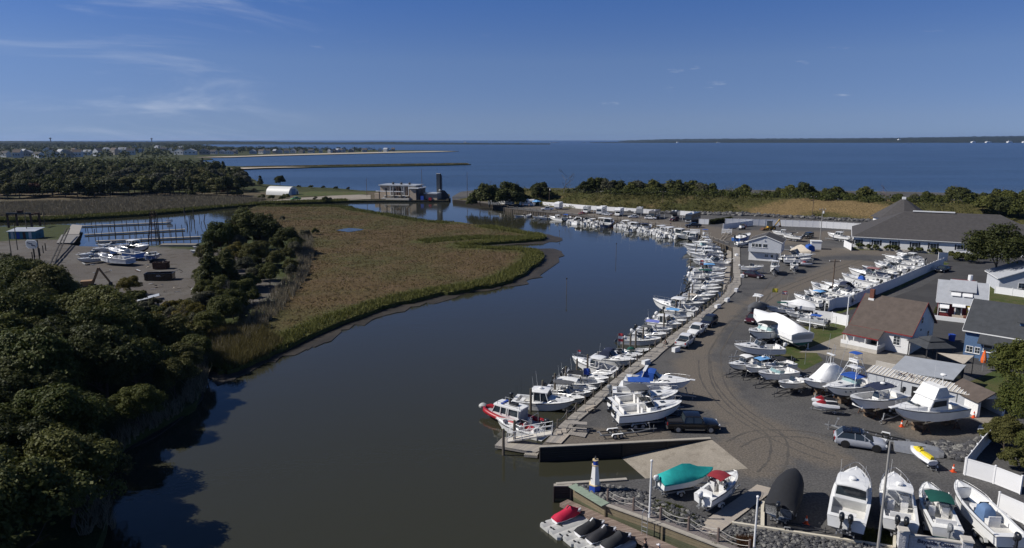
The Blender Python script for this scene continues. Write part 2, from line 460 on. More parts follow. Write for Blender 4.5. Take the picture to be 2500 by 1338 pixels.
# boat ramp: slopes from the gravel into the water
N0,S0 =W(1318,1092),W(1420,1181)
mbr =MB()
def ramp_pt(k,side):
 a,b = (RAMP_A,N0) if side else (RAMP_B,S0)
 p =a.lerp(b,k);p.z = -0.004-3.0*k;return p
rows = [[ramp_pt(k /8,0).lerp(ramp_pt(k /8,1),j /6) for j in range(7)] for k in range(9)]
mbr.sheet(rows)
rme =mbr.mesh('boat_ramp',CONC)
ramp =struct('boat_ramp',rme)
# street asphalt, lots, lawns (thin sheets)
def sheet_px(name,px,z,m,kind='structure'):
 mb =MB();pts =PX(px,0);
 me =poly_grid([(p.x,p.y) for p in pts],z,0,0,name,m);return struct(name,me,kind)
sheet_px('street',[(2036,778),(2080,752),(2135,742),(2250,700),(2318,660),(2310,630),(2420,622),(2600,640),(2900,760),(2900,1000),(2340,880),(2240,852),(2140,850),(2060,800)],0.006,ASPHALT)
sheet_px('verge',[(2040,770),(2120,741),(2200,704),(2318,643),(2305,640),(2200,696),(2120,733),(2042,760)],0.012,LAWN)
sheet_px('pavement',[(1950,860),(2070,812),(2100,850),(2200,868),(2235,880),(2215,915),(2150,895),(2060,880),(2000,862)],0.012,CONC)
sheet_px('yard_grass',[(1890,870),(1940,800),(2075,785),(2065,830),(1985,852),(2010,880),(1960,905),(1925,880)],0.010,LAWN)
sheet_px('back_lawn',[(2360,935),(2440,900),(2520,920),(2520,990),(2400,965)],0.014,LAWN)
sheet_px('corner_lawn',[(2395,705),(2440,690),(2620,720),(2620,800),(2400,790)],0.014,LAWN)
sheet_px('pier_weeds',[(1600,1222),(1660,1235),(1700,1262),(1705,1290),(1640,1275),(1590,1245)],0.008,LAWN)
sheet_px('hall_border',[(2085,603),(2330,617),(2330,625),(2180,612),(2080,610)],0.010,LAWN)
# marsh island with its mud margin
MZ = -0.8
MARSH_PX = [(480,840),(500,880),(515,897),(560,900),(620,880),(690,847),(760,817),(830,785),(905,759),(975,737),(1060,718),(1130,707),(1190,697),(1245,683),(1285,661),(1318,637),
   (1327,619),(1300,608),(1250,604),(1190,602),(1130,600),(1190,593),(1270,587),(1330,581),(1318,571),(1270,563),(1190,551),(1110,542),(1050,538),
   (1000,531),(955,522),(905,515),(870,509),(852,503),(790,501),(700,502),(640,501),(600,515),(560,545),(500,620),(470,720)]
def ragged(px,z,sub=3,amp=0.5,seed=1):
 rr =random.Random(seed)
 pts =smooth_line(PX(px,z) + [W(px[0][0],px[0][1],z)],sub)[:-1]
 out = []
 for p in pts:
  k =min(1.0,p.y /160.0);out.append(Vector((p.x +rr.uniform(-amp,amp) *k,p.y +rr.uniform(-amp,amp) *k *1.6,z)))
 return out
MARSH =ragged(MARSH_PX,MZ,4,0.55,3)
EDGE = [[(W(x,y,MZ).x,W(x,y,MZ).y) for x,y in s_] for s_ in (MARSH_PX[0:27],MARSH_PX[27:37])]
INNER = [(W(*p,MZ).x,W(*p,MZ).y) for p in [(1030,590),(1150,580),(1330,583)]]
def edgef(x,y):
 d =min(seg_d(x,y,EDGE[0]) /9.0,seg_d(x,y,EDGE[1]) /10.0,seg_d(x,y,INNER) /6.0)
 return max(0.0,min(1.0,1.05-d *0.75))
struct('marsh',poly_grid(MARSH,MZ,4.0,2.0,'marsh',MARSHM,lambda x,y: 0.12*noise2(x,y,0.31) +0.07*noise2(x,y,0.9),'edge',edgef))
MUD_PX = [(470,860),(497,906),(540,936),(590,918),(640,893),(700,868),(760,850),(800,835),(840,806),(900,785),(985,757),(1060,738),(1130,722),(1200,706),(1260,696),(1305,683),
          (1345,655),(1374,622),(1350,608),(1290,604),(1230,601),(1290,597),(1345,591),(1378,584),(1350,576),(1318,569),(1250,572),(1100,590),(1000,640),(700,780)]
struct('mud_bank',poly_grid(ragged(MUD_PX,WATER +0.09,4,1.0,9),WATER +0.09,5.0,0.6,'mud_bank',MUD,lambda x,y: 0.03*noise2(x,y,0.8)))
pool =MB();pp =ragged([(822,562),(850,557),(885,559),(880,562),(850,566)],MZ +0.16,3,0.3,4)
pool.add(pp,[tuple(range(len(pp)))]);struct('marsh_pool',pool.mesh('marsh_pool',WATERM))
# land on the left: boat yard and woods
LZ = -0.5
LEFT_PX = [(-700,600),(-300,557),(0,553),(90,551),(172,549),(170,572),(150,590),(200,601),(300,601),(400,599),(490,593),(530,566),(585,548),(640,545),(700,562),(738,585),(740,630),(720,680),
           (680,730),(620,790),(560,838),(512,868),(497,905),(488,950),(478,982),(440,1000),(400,1022),(350,1050),(300,1078),(258,1120),(232,1160),(238,1210),(262,1250),(245,1310),(190,1420),(100,1600),(-900,1500)]
YARDC = [(W(*p,LZ).x,W(*p,LZ).y) for p in [(0,610),(180,625),(330,640),(430,640),(400,690),(440,720)]]
def yardg(x,y): return max(0.0,min(1.0,0.1+ (seg_d(x,y,YARDC) -16) /14.0))
LEFT =ragged(LEFT_PX,LZ,2,0.3,6)
struct('left_shore',poly_grid(LEFT,LZ,4.0,2.5,'left_shore',DIRTY,lambda x,y: 0.08*noise2(x,y,0.5),'green',yardg))
struct('mud_flat',poly_grid(ragged([(470,890),(500,915),(495,950),(486,985),(455,1010),(425,1035),(370,1070),(310,1100),(280,1140),(250,1150),(200,1180),(200,1000),(400,930)],WATER +0.1,3,0.4,2),WATER +0.1,4.0,0.6,'mud_flat',MUD,lambda x,y: 0.03*noise2(x,y,0.9)))
# land beyond the channel, spit, far peninsula
FZ = -0.6
FAR_PX = [(-900,548),(-300,540),(0,537),(60,537),(130,535),(250,528),(350,522),(450,514),(540,505),(640,497),(700,495),(770,493),(850,490),(930,489),(1000,489),(1060,489),(1095,489),(1098,474),
          (1040,469),(960,467),(880,465),(820,459),(740,456),(690,453),(640,449),(605,430),(575,416),(550,413),(640,410),(760,408),(900,405.5),(1000,404),(1100,402.3),(1150,400.6),(1100,399.6),(1000,400.6),(900,402),(700,404.5),
          (600,406),(550,405),(530,398),(480,392),(520,388.5),(512,386),(470,384.5),(560,383.5),(640,380.8),(720,378.5),(800,376.5),(900,374),(1000,371.6),(1060,370.6),(1120,369),(1060,367.6),(950,366.6),(800,365),(700,362),
          (600,360.6),(500,357),(440,352),(200,349.5),(-900,349.5)]
FARP =PX(FAR_PX,FZ)
GREENL = [(W(*p,FZ).x,W(*p,FZ).y) for p in FAR_PX[1:13]]
def farg(x,y): return max(0.0,min(1.0,1.1-seg_d(x,y,GREENL) /15.0)) if y <420 else 0.75
struct('far_shore',poly_grid(FARP,FZ,30.0,1.6,'far_shore',REEDG,None,'green',farg))
def sheetz(name,px,z,m): return struct(name,poly_grid(PX(px,z),z,0,0,name,m))
sheetz('beach',[(470,384.3),(560,383.7),(640,381.0),(720,378.7),(800,376.7),(900,374.2),(1000,371.8),(1060,370.8),(1118,369.1),(1060,368.9),(960,370.3),(860,372.6),(760,374.9),(660,377.6),(600,380.2),(520,382.4)],-0.3,SAND)
sheetz('spit_beach',[(550,413.2),(600,412),(645,409.9),(760,407.9),(700,407.2),(640,407.0),(580,409.5)],-0.3,SAND)
sheetz('station_apron',[(640,492),(720,484),(860,474),(905,476),(905,486),(850,489),(760,491)],-0.45,CONC)
sheetz('station_lawn',[(700,474),(760,467),(890,469),(900,474),(740,480)],-0.4,LAWN)
# grassed levee behind the caravans
FOOT = [(1108,488),(1150,490),(1200,493),(1300,501),(1400,509),(1500,515),(1600,518),(1700,519),(1800,521),(1900,525),(2000,530),(2150,536),(2300,541),(2500,548),(2800,562),(3300,590)]
foot =smooth_line(PX(FOOT,0),6)
def lrel(x,y): return 0.28*noise2(x,y,0.28) +0.22*noise2(x,y,0.71) +0.16*noise2(x,y,1.9)
def levee_section(i):
 p =foot[i];a =foot[max(0,i -1)];b =foot[min(len(foot) -1,i +1)]
 d = (b -a).normalized();nrm =Vector((-d.y,d.x,0))
 if nrm.y <0: nrm = -nrm
 ramp_in =min(1.0,i /9.0);row = []
 for o,h in ((0,-0.02),(3,0.5),(6,1.3),(9,2.1),(12,2.9),(15,3.7),(18,4.4),(21,5.0),(24,5.3),(28,5.4),(34,4.4),(40,3.0),(48,1.6),(60,0.6),(74,0.15),(110,0.1)):
  q =p +nrm *o
  row.append((q.x,q.y,h *ramp_in + (lrel(q.x,q.y) *ramp_in if o >2 else 0)))
 return row
LEV = [levee_section(i) for i in range(len(foot))]
lmb =MB();lmb.sheet(LEV);lme =lmb.mesh('levee',LEVEEM,True,180)
TANP = [(W(*p,2).x,W(*p,2).y) for p in [(1880,512),(1980,508),(2080,514),(2170,520)]]
TAN2 = [(W(*p,4).x,W(*p,4).y) for p in [(2080,470),(2180,470),(2300,470)]]
TAN3 = [(W(*p,0.5).x,W(*p,0.5).y) for p in [(1300,503),(1500,514),(1700,519),(2100,533)]]
at =lme.attributes.new('tan','FLOAT','POINT')
at.data.foreach_set('value',[max(0.0,1.1-min(seg_d(v.co.x,v.co.y,TANP) /16.0,seg_d(v.co.x,v.co.y,TAN2) /20.0,0.35+seg_d(v.co.x,v.co.y,TAN3) /8.0)) for v in lme.vertices])
struct('levee',lme)
def levee_z(x,y):
 best,bz =1e9,0.0
 for row in LEV:
  for q in row:
   d = (q[0] -x) **2+ (q[1] -y) **2
   if d <best: best,bz =d,q[2]
 return bz if best <60 else 0.0
# far hills across the bay
HILLM =ground_mat('wooded_hill',((0.022,0.030,0.016),(0.030,0.038,0.020),(0.040,0.042,0.026)),(0.004,0.02,0.12),bump=1.0,bscale=0.05,bdist=12.0,fine=0.4)
def hills(name,prof,depth,dist,seed,m=HILLM):
 rr =random.Random(seed);xs =np.linspace(prof[0][0],prof[-1][0],360)
 tops =np.interp(xs,[p[0] for p in prof],[p[1] for p in prof]);rows = []
 for x,ty in zip(xs,tops):
  ux = (x -CX) /F /CPT;row = []
  hz =HC + (341-ty) /F * (dist +depth *0.4) *1.0
  bump =rr.uniform(-0.5,0.5) *dist /1667.0
  for k,h in ((0,0.0),(0.04,0.35),(0.12,0.55),(0.25,0.78),(0.4,1.0),(0.7,0.9),(1.0,0.0)):
   d =dist +depth *k
   row.append((ux *d,d,WATER -0.5+ (hz -WATER +bump * (1 if h >0.3 else 0) +rr.uniform(-0.3,0.3) *dist /1667.0) *h))
  rows.append(row)
 mb =MB();mb.sheet(rows);struct(name,mb.mesh(name,m))
hills('far_hills',[(-700,344.5),(0,343.5),(160,344.5),(300,345.5),(420,345),(520,344),(640,345),(760,347),(850,347.5),(930,346),(1030,347),(1120,348.5),(1250,349.6),(1340,350)],1400,4900,1)
hills('far_coast',[(1290,349),(1400,348),(1500,346.5),(1600,345),(1700,343.2),(1800,341.5),(1900,341),(2000,341),(2100,339.5),(2200,337.5),(2300,336),(2400,335),(2500,334.5),(3100,333)],1800,7600,2)
hills('distant_ridge',[(1500,343.5),(1600,340),(1750,338.5),(1900,338),(2100,337),(2300,334),(2500,331),(3100,331)],2500,11500,3)
# boats
GEL =pm('white_gelcoat',(0.80,0.80,0.78),0.28,0.05,1.2,spec=0.5,coat=0.25)
GELC =pm('cream_gelcoat',(0.70,0.66,0.57),0.3,0.06,1.2,coat=0.2)
DECKM =pm('deck_nonskid',(0.74,0.73,0.70),0.6,0.07,2.0,bump=0.05)
FLOORM =pm('cockpit_floor',(0.56,0.55,0.52),0.75,0.12,1.5)
BOTB =pm('blue_antifoul',(0.030,0.050,0.095),0.75,0.25,1.0)
BOTK =pm('black_antifoul',(0.030,0.032,0.036),0.75,0.25,1.0)
BOTG =pm('green_antifoul',(0.020,0.120,0.095),0.75,0.25,1.0)
BOTW =pm('bare_bottom',(0.55,0.55,0.54),0.5,0.12,1.0)
NAVY =pm('navy_gelcoat',(0.030,0.042,0.085),0.3,0.1,1.0,coat=0.3)
GREENH =pm('green_gelcoat',(0.012,0.070,0.055),0.3,0.1,1.0,coat=0.3)
GREYH =pm('grey_gelcoat',(0.40,0.42,0.45),0.3,0.08,1.0,coat=0.3)
BLUEH =pm('blue_gelcoat',(0.05,0.13,0.36),0.3,0.1,1.0,coat=0.3)
RUB =pm('rub_rail',(0.05,0.05,0.055),0.5,0.1)
GLASS =pm('tinted_glass',(0.030,0.040,0.048),0.06,0.1,1.0,spec=0.6)
AQUA =pm('aqua_glass',(0.22,0.34,0.34),0.08,0.1,1.0,spec=0.6)
STEEL =pm('stainless',(0.62,0.62,0.62),0.3,0.06,metal=0.7)
VINYL =pm('white_vinyl',(0.74,0.73,0.71),0.55,0.07)
TANV =pm('tan_vinyl',(0.48,0.40,0.30),0.6,0.1)
ENGK =pm('black_cowl',(0.018,0.020,0.024),0.3,0.15,coat=0.4)
ENGW =pm('white_cowl',(0.72,0.72,0.71),0.3,0.06,coat=0.4)
ENGG =pm('grey_cowl',(0.22,0.23,0.24),0.4,0.12)
ALU =pm('aluminium',(0.50,0.51,0.52),0.38,0.12,metal=0.6)
def canvas(name,c): return pm(name,c,0.85,0.14,2.5,bump=0.15,bscale=6)
CV = {'blue': canvas('blue_canvas',(0.020,0.085,0.36)),'sky': canvas('light_blue_canvas',(0.14,0.34,0.62)),'black': canvas('black_canvas',(0.018,0.019,0.022)),'navy': canvas('navy_canvas',(0.022,0.030,0.065)),
      'white': canvas('white_canvas',(0.74,0.74,0.72)),'grey': canvas('grey_canvas',(0.085,0.088,0.095)),'red': canvas('dark_red_canvas',(0.25,0.022,0.030)),'teal': canvas('teal_canvas',(0.012,0.33,0.31)),
      'green': canvas('bottle_green_canvas',(0.006,0.070,0.055)),'violet': canvas('violet_blue_canvas',(0.16,0.19,0.52)),'denim': canvas('denim_blue_canvas',(.10,.17,.30)),'maroon': canvas('faded_maroon_canvas',(0.26,0.13,0.13)),'tan': canvas('tan_canvas',(0.46,0.41,0.34)),'pink': canvas('magenta_canvas',(0.40,0.04,0.10))}
WRAP =pm('shrink_wrap',(0.82,0.82,0.81),0.42,0.05,1.5,bump=0.35,bscale=3)
TYRE =pm('tyre_rubber',(0.018,0.018,0.018),0.85,0.2)
RIM =pm('wheel_rim',(0.50,0.50,0.50),0.35,0.1,metal=0.5)
GALV =pm('galvanised_steel',(0.38,0.39,0.40),0.45,0.2,metal=0.5)
DARKST =pm('dark_steel',(0.05,0.05,0.055),0.55,0.3)
RUST =pm('rusty_steel',(0.085,0.045,0.028),0.85,0.4,3)
class Hull:
 def __init__(s,L,B,fs,fb,fine=0.55,flare=0.16):
  s.L,s.B,s.fs,s.fb,s.fine,s.fl =L,B,fs,fb,fine,flare
 def hb(s,t):
  k =max(0.0,(t - (1-s.fine)) /s.fine)
  return s.B /2* (0.93+0.07*min(1,t /0.35)) *max(0.0,1-k **2.4) **0.72
 def zs(s,t): return s.fs + (s.fb -s.fs) *t **1.9
 def xs(s,t): return s.L *t
 def zk(s,t): return (max(0.0,(t -0.55) /0.45)) **2.6*s.zs(t) *0.86
 def chine(s,t):
  k =max(0.0,(t -0.35) /0.65)
  return s.hb(t) * (1-s.fl *0.5-0.55*k **1.6*s.fl *3.0),0.30*s.fs +k **1.8* (s.zs(t) *0.62-0.3*s.fs)
 def xx(s,t,lev):      # raked stem: lower points lie further aft
  k =max(0.0,(t -0.55) /0.45);return s.L *t - (1-lev) *k **1.5*s.L *0.085
HT = [0,0.08,0.2,0.34,0.48,0.6,0.7,0.79,0.87,0.93,0.975,1.0]
def hull_parts(k,h,c0,c1,gw=0.2,floor=0.45,hull_m=None,bot=None,deck_m=None,stripe=None):
 hull_m =hull_m or GEL;bot =bot or BOTB;deck_m =deck_m or GEL
 up,lo,rb =MB(),MB(),MB()
 for sd in (-1,1):
  gU,gL,gR = [],[],[]
  for t in HT:
   b,z =max(h.hb(t),0.015),h.zs(t);cb,cz =h.chine(t);cb =max(cb,0.012);kz =h.zk(t);cz =max(cz,kz +0.02)
   mb_,mz =cb + (b -cb) *0.42,cz + (z -cz) *0.55
   gU.append([(h.xx(t,cz /z),sd *cb,cz),(h.xx(t,mz /z),sd *mb_,mz),(h.xs(t),sd *b,z)])
   gL.append([(h.xx(t,kz /z),0,kz),(h.xx(t,cz /z),sd *cb,cz)])
   gR.append([(h.xs(t) +0.02* (t >.97),sd * (b +0.03),z -0.10),(h.xs(t) +0.02* (t >.97),sd * (b +0.035),z -0.03)])
  f = (lambda g: [r[::-1] for r in g]) if sd >0 else (lambda g: g)
  up.sheet(f(gU));lo.sheet(f(gL));rb.sheet(f(gR))
 b,z =h.hb(0),h.zs(0);cb,cz =h.chine(0)
 up.add([(0,-cb,cz),(0,cb,cz),(0,b,z),(0,-b,z)],[(3,2,1,0)])
 lo.add([(0,0,0),(0,cb,cz),(0,-cb,cz)],[(0,1,2)])
 hi =k.add('hull',up,hull_m,True,angle=50);k.add('hull_bottom',lo,bot,True,hi);k.add('rub_rail',rb,stripe or RUB,False,hi)
 dk,fl =MB(),MB()
 ts =sorted(set([t for t in HT if t <c0] + [c0] + [t for t in HT if c0 <t <c1] + [c1] + [t for t in HT if t >c1]))
 gw_ =lambda t: min(gw,h.hb(t) *0.5)
 grid = []
 for t in ts:
  b,z =max(h.hb(t),0.01),h.zs(t) +0.012
  g =b -gw_(t)
  grid.append([(h.xs(t),-b,z),(h.xs(t),-g,z +0.02),(h.xs(t),0,z +0.02+ (0.07 if t >=c1 else 0.0)),(h.xs(t),g,z +0.02),(h.xs(t),b,z)])
 for a,(r0,r1) in enumerate(zip(grid[:-1],grid[1:])):
  open_ =ts[a] >=c0 -1e-6 and ts[a +1] <=c1 +1e-6
  cols = (0,3) if open_ else (0,1,2,3)
  for i in cols: dk.add([r0[i],r1[i],r1[i +1],r0[i +1]],[(3,2,1,0)])
  if open_:
   for i,flip in ((1,False),(3,True)):
    p,q =r0[i],r1[i];vs = [p,q,(q[0],q[1],floor),(p[0],p[1],floor)]
    dk.add(vs,[(0,1,2,3) if flip else (3,2,1,0)])
   fl.add([(r0[1][0],r0[1][1],floor),(r1[1][0],r1[1][1],floor),(r1[3][0],r1[3][1],floor),(r0[3][0],r0[3][1],floor)],[(0,1,2,3)])
   if abs(ts[a] -c0) <1e-6: dk.add([r0[1],r0[3],(r0[3][0],r0[3][1],floor),(r0[1][0],r0[1][1],floor)],[(0,1,2,3)])
   if abs(ts[a +1] -c1) <1e-6: dk.add([r1[1],r1[3],(r1[3][0],r1[3][1],floor),(r1[1][0],r1[1][1],floor)],[(3,2,1,0)])
 di =k.add('deck',dk,deck_m);k.add('cockpit_floor',fl,FLOORM)
 return di
def outboard(k,x,y,z,m=None,tilt=0.0,s=1.0):
 m =m or ENGK
 c =MB();rr = []
 for zz,a,b,o in ((0,.20,.17,0),(.12,.27,.21,-.02),(.38,.29,.21,-.04),(.52,.24,.17,-.02),(.58,.12,.09,0)):
  rr.append([(o +a *math.cos(q *math.pi /4) *1.15,b *math.sin(q *math.pi /4),zz) for q in range(8)])
 c.loft(rr)
 g =MB();g.box((0.02,0,-0.32),(0.22,0.13,0.66));g.box((0.0,0,-0.70),(0.50,0.22,0.03));g.cyl((-0.24,0,-0.86),(0.24,0,-0.86),0.085,0.05,8);g.box((0.02,0,-0.76),(0.16,0.07,0.2))
 g.box((0.16,0,-0.08),(0.22,0.26,0.3))
 pr =MB()
 for i in range(3):
  a =i *2.094;pr.box((-0.27,0.13*math.cos(a),-0.86+0.13*math.sin(a)),(0.03,0.16 if i ==0 else 0.12,0.12))
 M =Matrix.Translation((x -0.28*s,y,z)) @Matrix.Rotation(tilt,4,'Y') @Matrix.Scale(s,4)
 i =k.add('outboard_cowl',c.xf(M),m,True,angle=60);k.add('outboard_leg',g.xf(M),ENGG if m is not ENGK else ENGK,False,i);k.add('propeller',pr.xf(M),STEEL,False,i)
def rails(k,h,t0,t1,ht=0.5,inset=0.08,name='bow_rail'):
 r =MB();ts = [t0 + (t1 -t0) *i /7 for i in range(8)]
 for sd in (-1,1):
  top = [(h.xs(t),sd *max(0.03,h.hb(t) -inset),h.zs(t) +ht *min(1,0.3+3* (t -t0) / (t1 -t0))) for t in ts]
  r.tube(top,0.018,4)
  for i in range(0,8,2): r.tube([(top[i][0],top[i][1],h.zs(ts[i])),top[i]],0.016,4)
 r.tube([(h.xs(t1),-max(0.03,h.hb(t1) -inset),h.zs(t1) +ht),(h.xs(t1),max(0.03,h.hb(t1) -inset),h.zs(t1) +ht)],0.018,4)
 k.add(name,r,STEEL)
def console(k,x,w,hgt,z0):
 c =MB();c.xprism([(x -.35,z0),(x +.55,z0),(x +.42,z0 +hgt *.72),(x +.05,z0 +hgt),(x -.35,z0 +hgt)],-w /2,w /2)
 ci =k.add('console',c,GEL)
 g =MB();g.add([(x +.44,-w /2,z0 +hgt *.74),(x +.44,w /2,z0 +hgt *.74),(x +.2,w /2*.9,z0 +hgt +.42),(x +.2,-w /2*.9,z0 +hgt +.42)],[(0,1,2,3)])
 k.add('windscreen',g,GLASS,False,ci)
 d =MB();d.box((x -.36,0,z0 +hgt *.78),(.04,w *.7,hgt *.28));k.add('dash',d,RUB,False,ci)
 wh =MB()
 for i in range(8):
  a,b =i *math.pi /4,(i +1) *math.pi /4
  wh.cyl((x -.5,.18*math.cos(a),z0 +hgt *.8+.18*math.sin(a)),(x -.5,.18*math.cos(b),z0 +hgt *.8+.18*math.sin(b)),.018,None,4)
 k.add('steering_wheel',wh,STEEL,False,ci)
def seat(k,x,y,z0,w=0.5,back=True,m=None,name='seat',d=0.5):
 s_ =MB();s_.box((x,y,z0 +.22),(d,w,.44));s_.box((x,y,z0 +.48),(d *1.05,w *1.04,.1))
 if back: s_.box((x -d *.45,y,z0 +.72),(.1,w,.45))
 k.add(name,s_,m or VINYL)
def roof_sheet(x0,x1,w,z,camber=0.1,th=0.05,droop=0.06,n=5):
 g = []
 for i in range(n):
  x =x0 + (x1 -x0) *i / (n -1);e =abs(2*i / (n -1) -1)
  ww =w * (1-0.10*e **4)
  g.append([(x,(j /3-1) *ww /2,z +camber * (1- (j /3-1) **2) -droop *e **2) for j in range(7)][::-1])
 return MB().slab(g,th)
def t_top(k,x0,x1,w,z,zb,m,name='t_top',frame=STEEL,bw=0.55):
 i =k.add(name,roof_sheet(x0,x1,w,z),m,False)
 p =MB();xm = (x0 +x1) /2
 for sd in (-1,1):
  for xx,xb in ((x0 +.25,xm -.28),(x1 -.35,xm +.38)):
   p.tube([(xb,sd *bw,zb),(xx,sd *min(bw +.12,w /2-.1),z)],.03,5)
  p.tube([(xm -.28,sd *bw,zb + (z -zb) *.45),(xm +.38,sd *bw,zb + (z -zb) *.45)],.025,5)
 k.add('t_top_frame',p,frame,False,i)
def bimini(k,x0,x1,w,z,zb,m,hb):
 i =k.add('bimini_canopy',roof_sheet(x0,x1,w,z,0.14,0.03,0.12,7),m,True)
 p =MB();xm = (x0 +x1) /2
 for sd in (-1,1):
  for xx in (x0 +.05,xm,x1 -.05): p.tube([(xm,sd *hb,zb),(xx,sd * (w /2-.03),z -.03)],.018,4)
 k.add('canopy_frame',p,STEEL,False,i)
def cuddy(k,h,t0,t1,ht,win=True,wid=0.74,m=None,hatch=True):
 m =m or GEL
 c =MB();rings = []
 for i in range(6):
  t =t0 + (t1 -t0) *i /5;z =h.zs(t);b =h.hb(t) *wid;hh =ht * (1- (i /5) **1.7*0.92)
  x =h.xs(t);rings.append([(x,-b,z),(x,-b *.82,z +hh *.86),(x,-b *.4,z +hh),(x,b *.4,z +hh),(x,b *.82,z +hh *.86),(x,b,z)])
 c.loft(rings,False,False,False);r0 =rings[0];c.add(r0,[tuple(range(6))])
 r1 =rings[-1];c.add(r1,[tuple(range(5,-1,-1))])
 ci =k.add('cabin',c,m,True,angle=35)
 if win:
  for sd in (-1,1):
   w_ =MB();pts = []
   for tt,f in ((.12,.3),(.5,.3),(.42,.72),(.16,.72)):
    t =t0 + (t1 -t0) *tt;b =h.hb(t) *wid;hh =ht * (1-tt **1.7*.92)
    pts.append((h.xs(t),sd * (b * (1-.18*f /.86) +.012),h.zs(t) +hh *f))
   w_.add(pts,[(0,1,2,3) if sd <0 else (3,2,1,0)]);k.add('cabin_window',w_,GLASS,False,ci)
 if hatch:
  hh_ =MB();t =t0 + (t1 -t0) *.45;hh_.box((h.xs(t),0,h.zs(t) +ht * (1-.45**1.7*.92) +.02),(.5,.5,.05));k.add('hatch',hh_,GLASS,False,ci)
 return ci
def windshield(k,h,t,ht,z0,depth=0.9,wid=0.8,m=None,lean=0.45,pillars=True,name='windshield'):
 x =h.xs(t);b =h.hb(t) *wid
 base = [(x -depth,-b,z0),(x -.1,-b *.92,z0),(x +.15,-b *.45,z0 +.02),(x +.15,b *.45,z0 +.02),(x -.1,b *.92,z0),(x -depth,b,z0)]
 top = [(p[0] -lean *ht -.1,p[1] *.92,p[2] +ht * (0.8 if i in (0,5) else 1.0)) for i,p in enumerate(base)]
 g =MB();g.loft([base,top],False,False,False);g.f = [f[::-1] for f in g.f]
 wi =k.add(name,g,m or GLASS)
 fr =MB()
 fr.tube(top,.025,4);fr.tube(base,.02,4)
 if pillars:
  for p,q in zip(base,top): fr.tube([p,q],.025,4)
 k.add('windshield_frame',fr,STEEL,False,wi)
def hard_top(k,x0,x1,w,z,zb,m=None,xb0=None,xb1=None,wb=None):
 i =k.add('hard_top',roof_sheet(x0,x1,w,z,.08,.09,.05),m or GEL)
 wb =wb or w *.46
 for sd in (-1,1):
  for xa,xt in ((xb0 or x0 +.3,x0 +.25),(xb1 or x1 +.2,x1 -.2),((x0 +x1) /2,(x0 +x1) /2-.1)): k.add('top_post',MB().bar((xa,sd *wb,zb),(xt,sd *w *.43,z),.07,.05),GEL,False,i)
 return i
def radar(k,x,z,r=0.3,y=0): k.add('radar_dome',MB().lathe([(r *.6,0),(r,.06),(r,.16),(r *.7,.24),(.05,.26)],10,(x,y,z)),GEL,True)
def antenna(k,x,y,z,h=2.4,lean=-.12,m=None,name='antenna'): k.add(name,MB().cyl((x,y,z),(x +lean *h,y,z +h),.016,.008,4),m or GEL)
KITS = {}
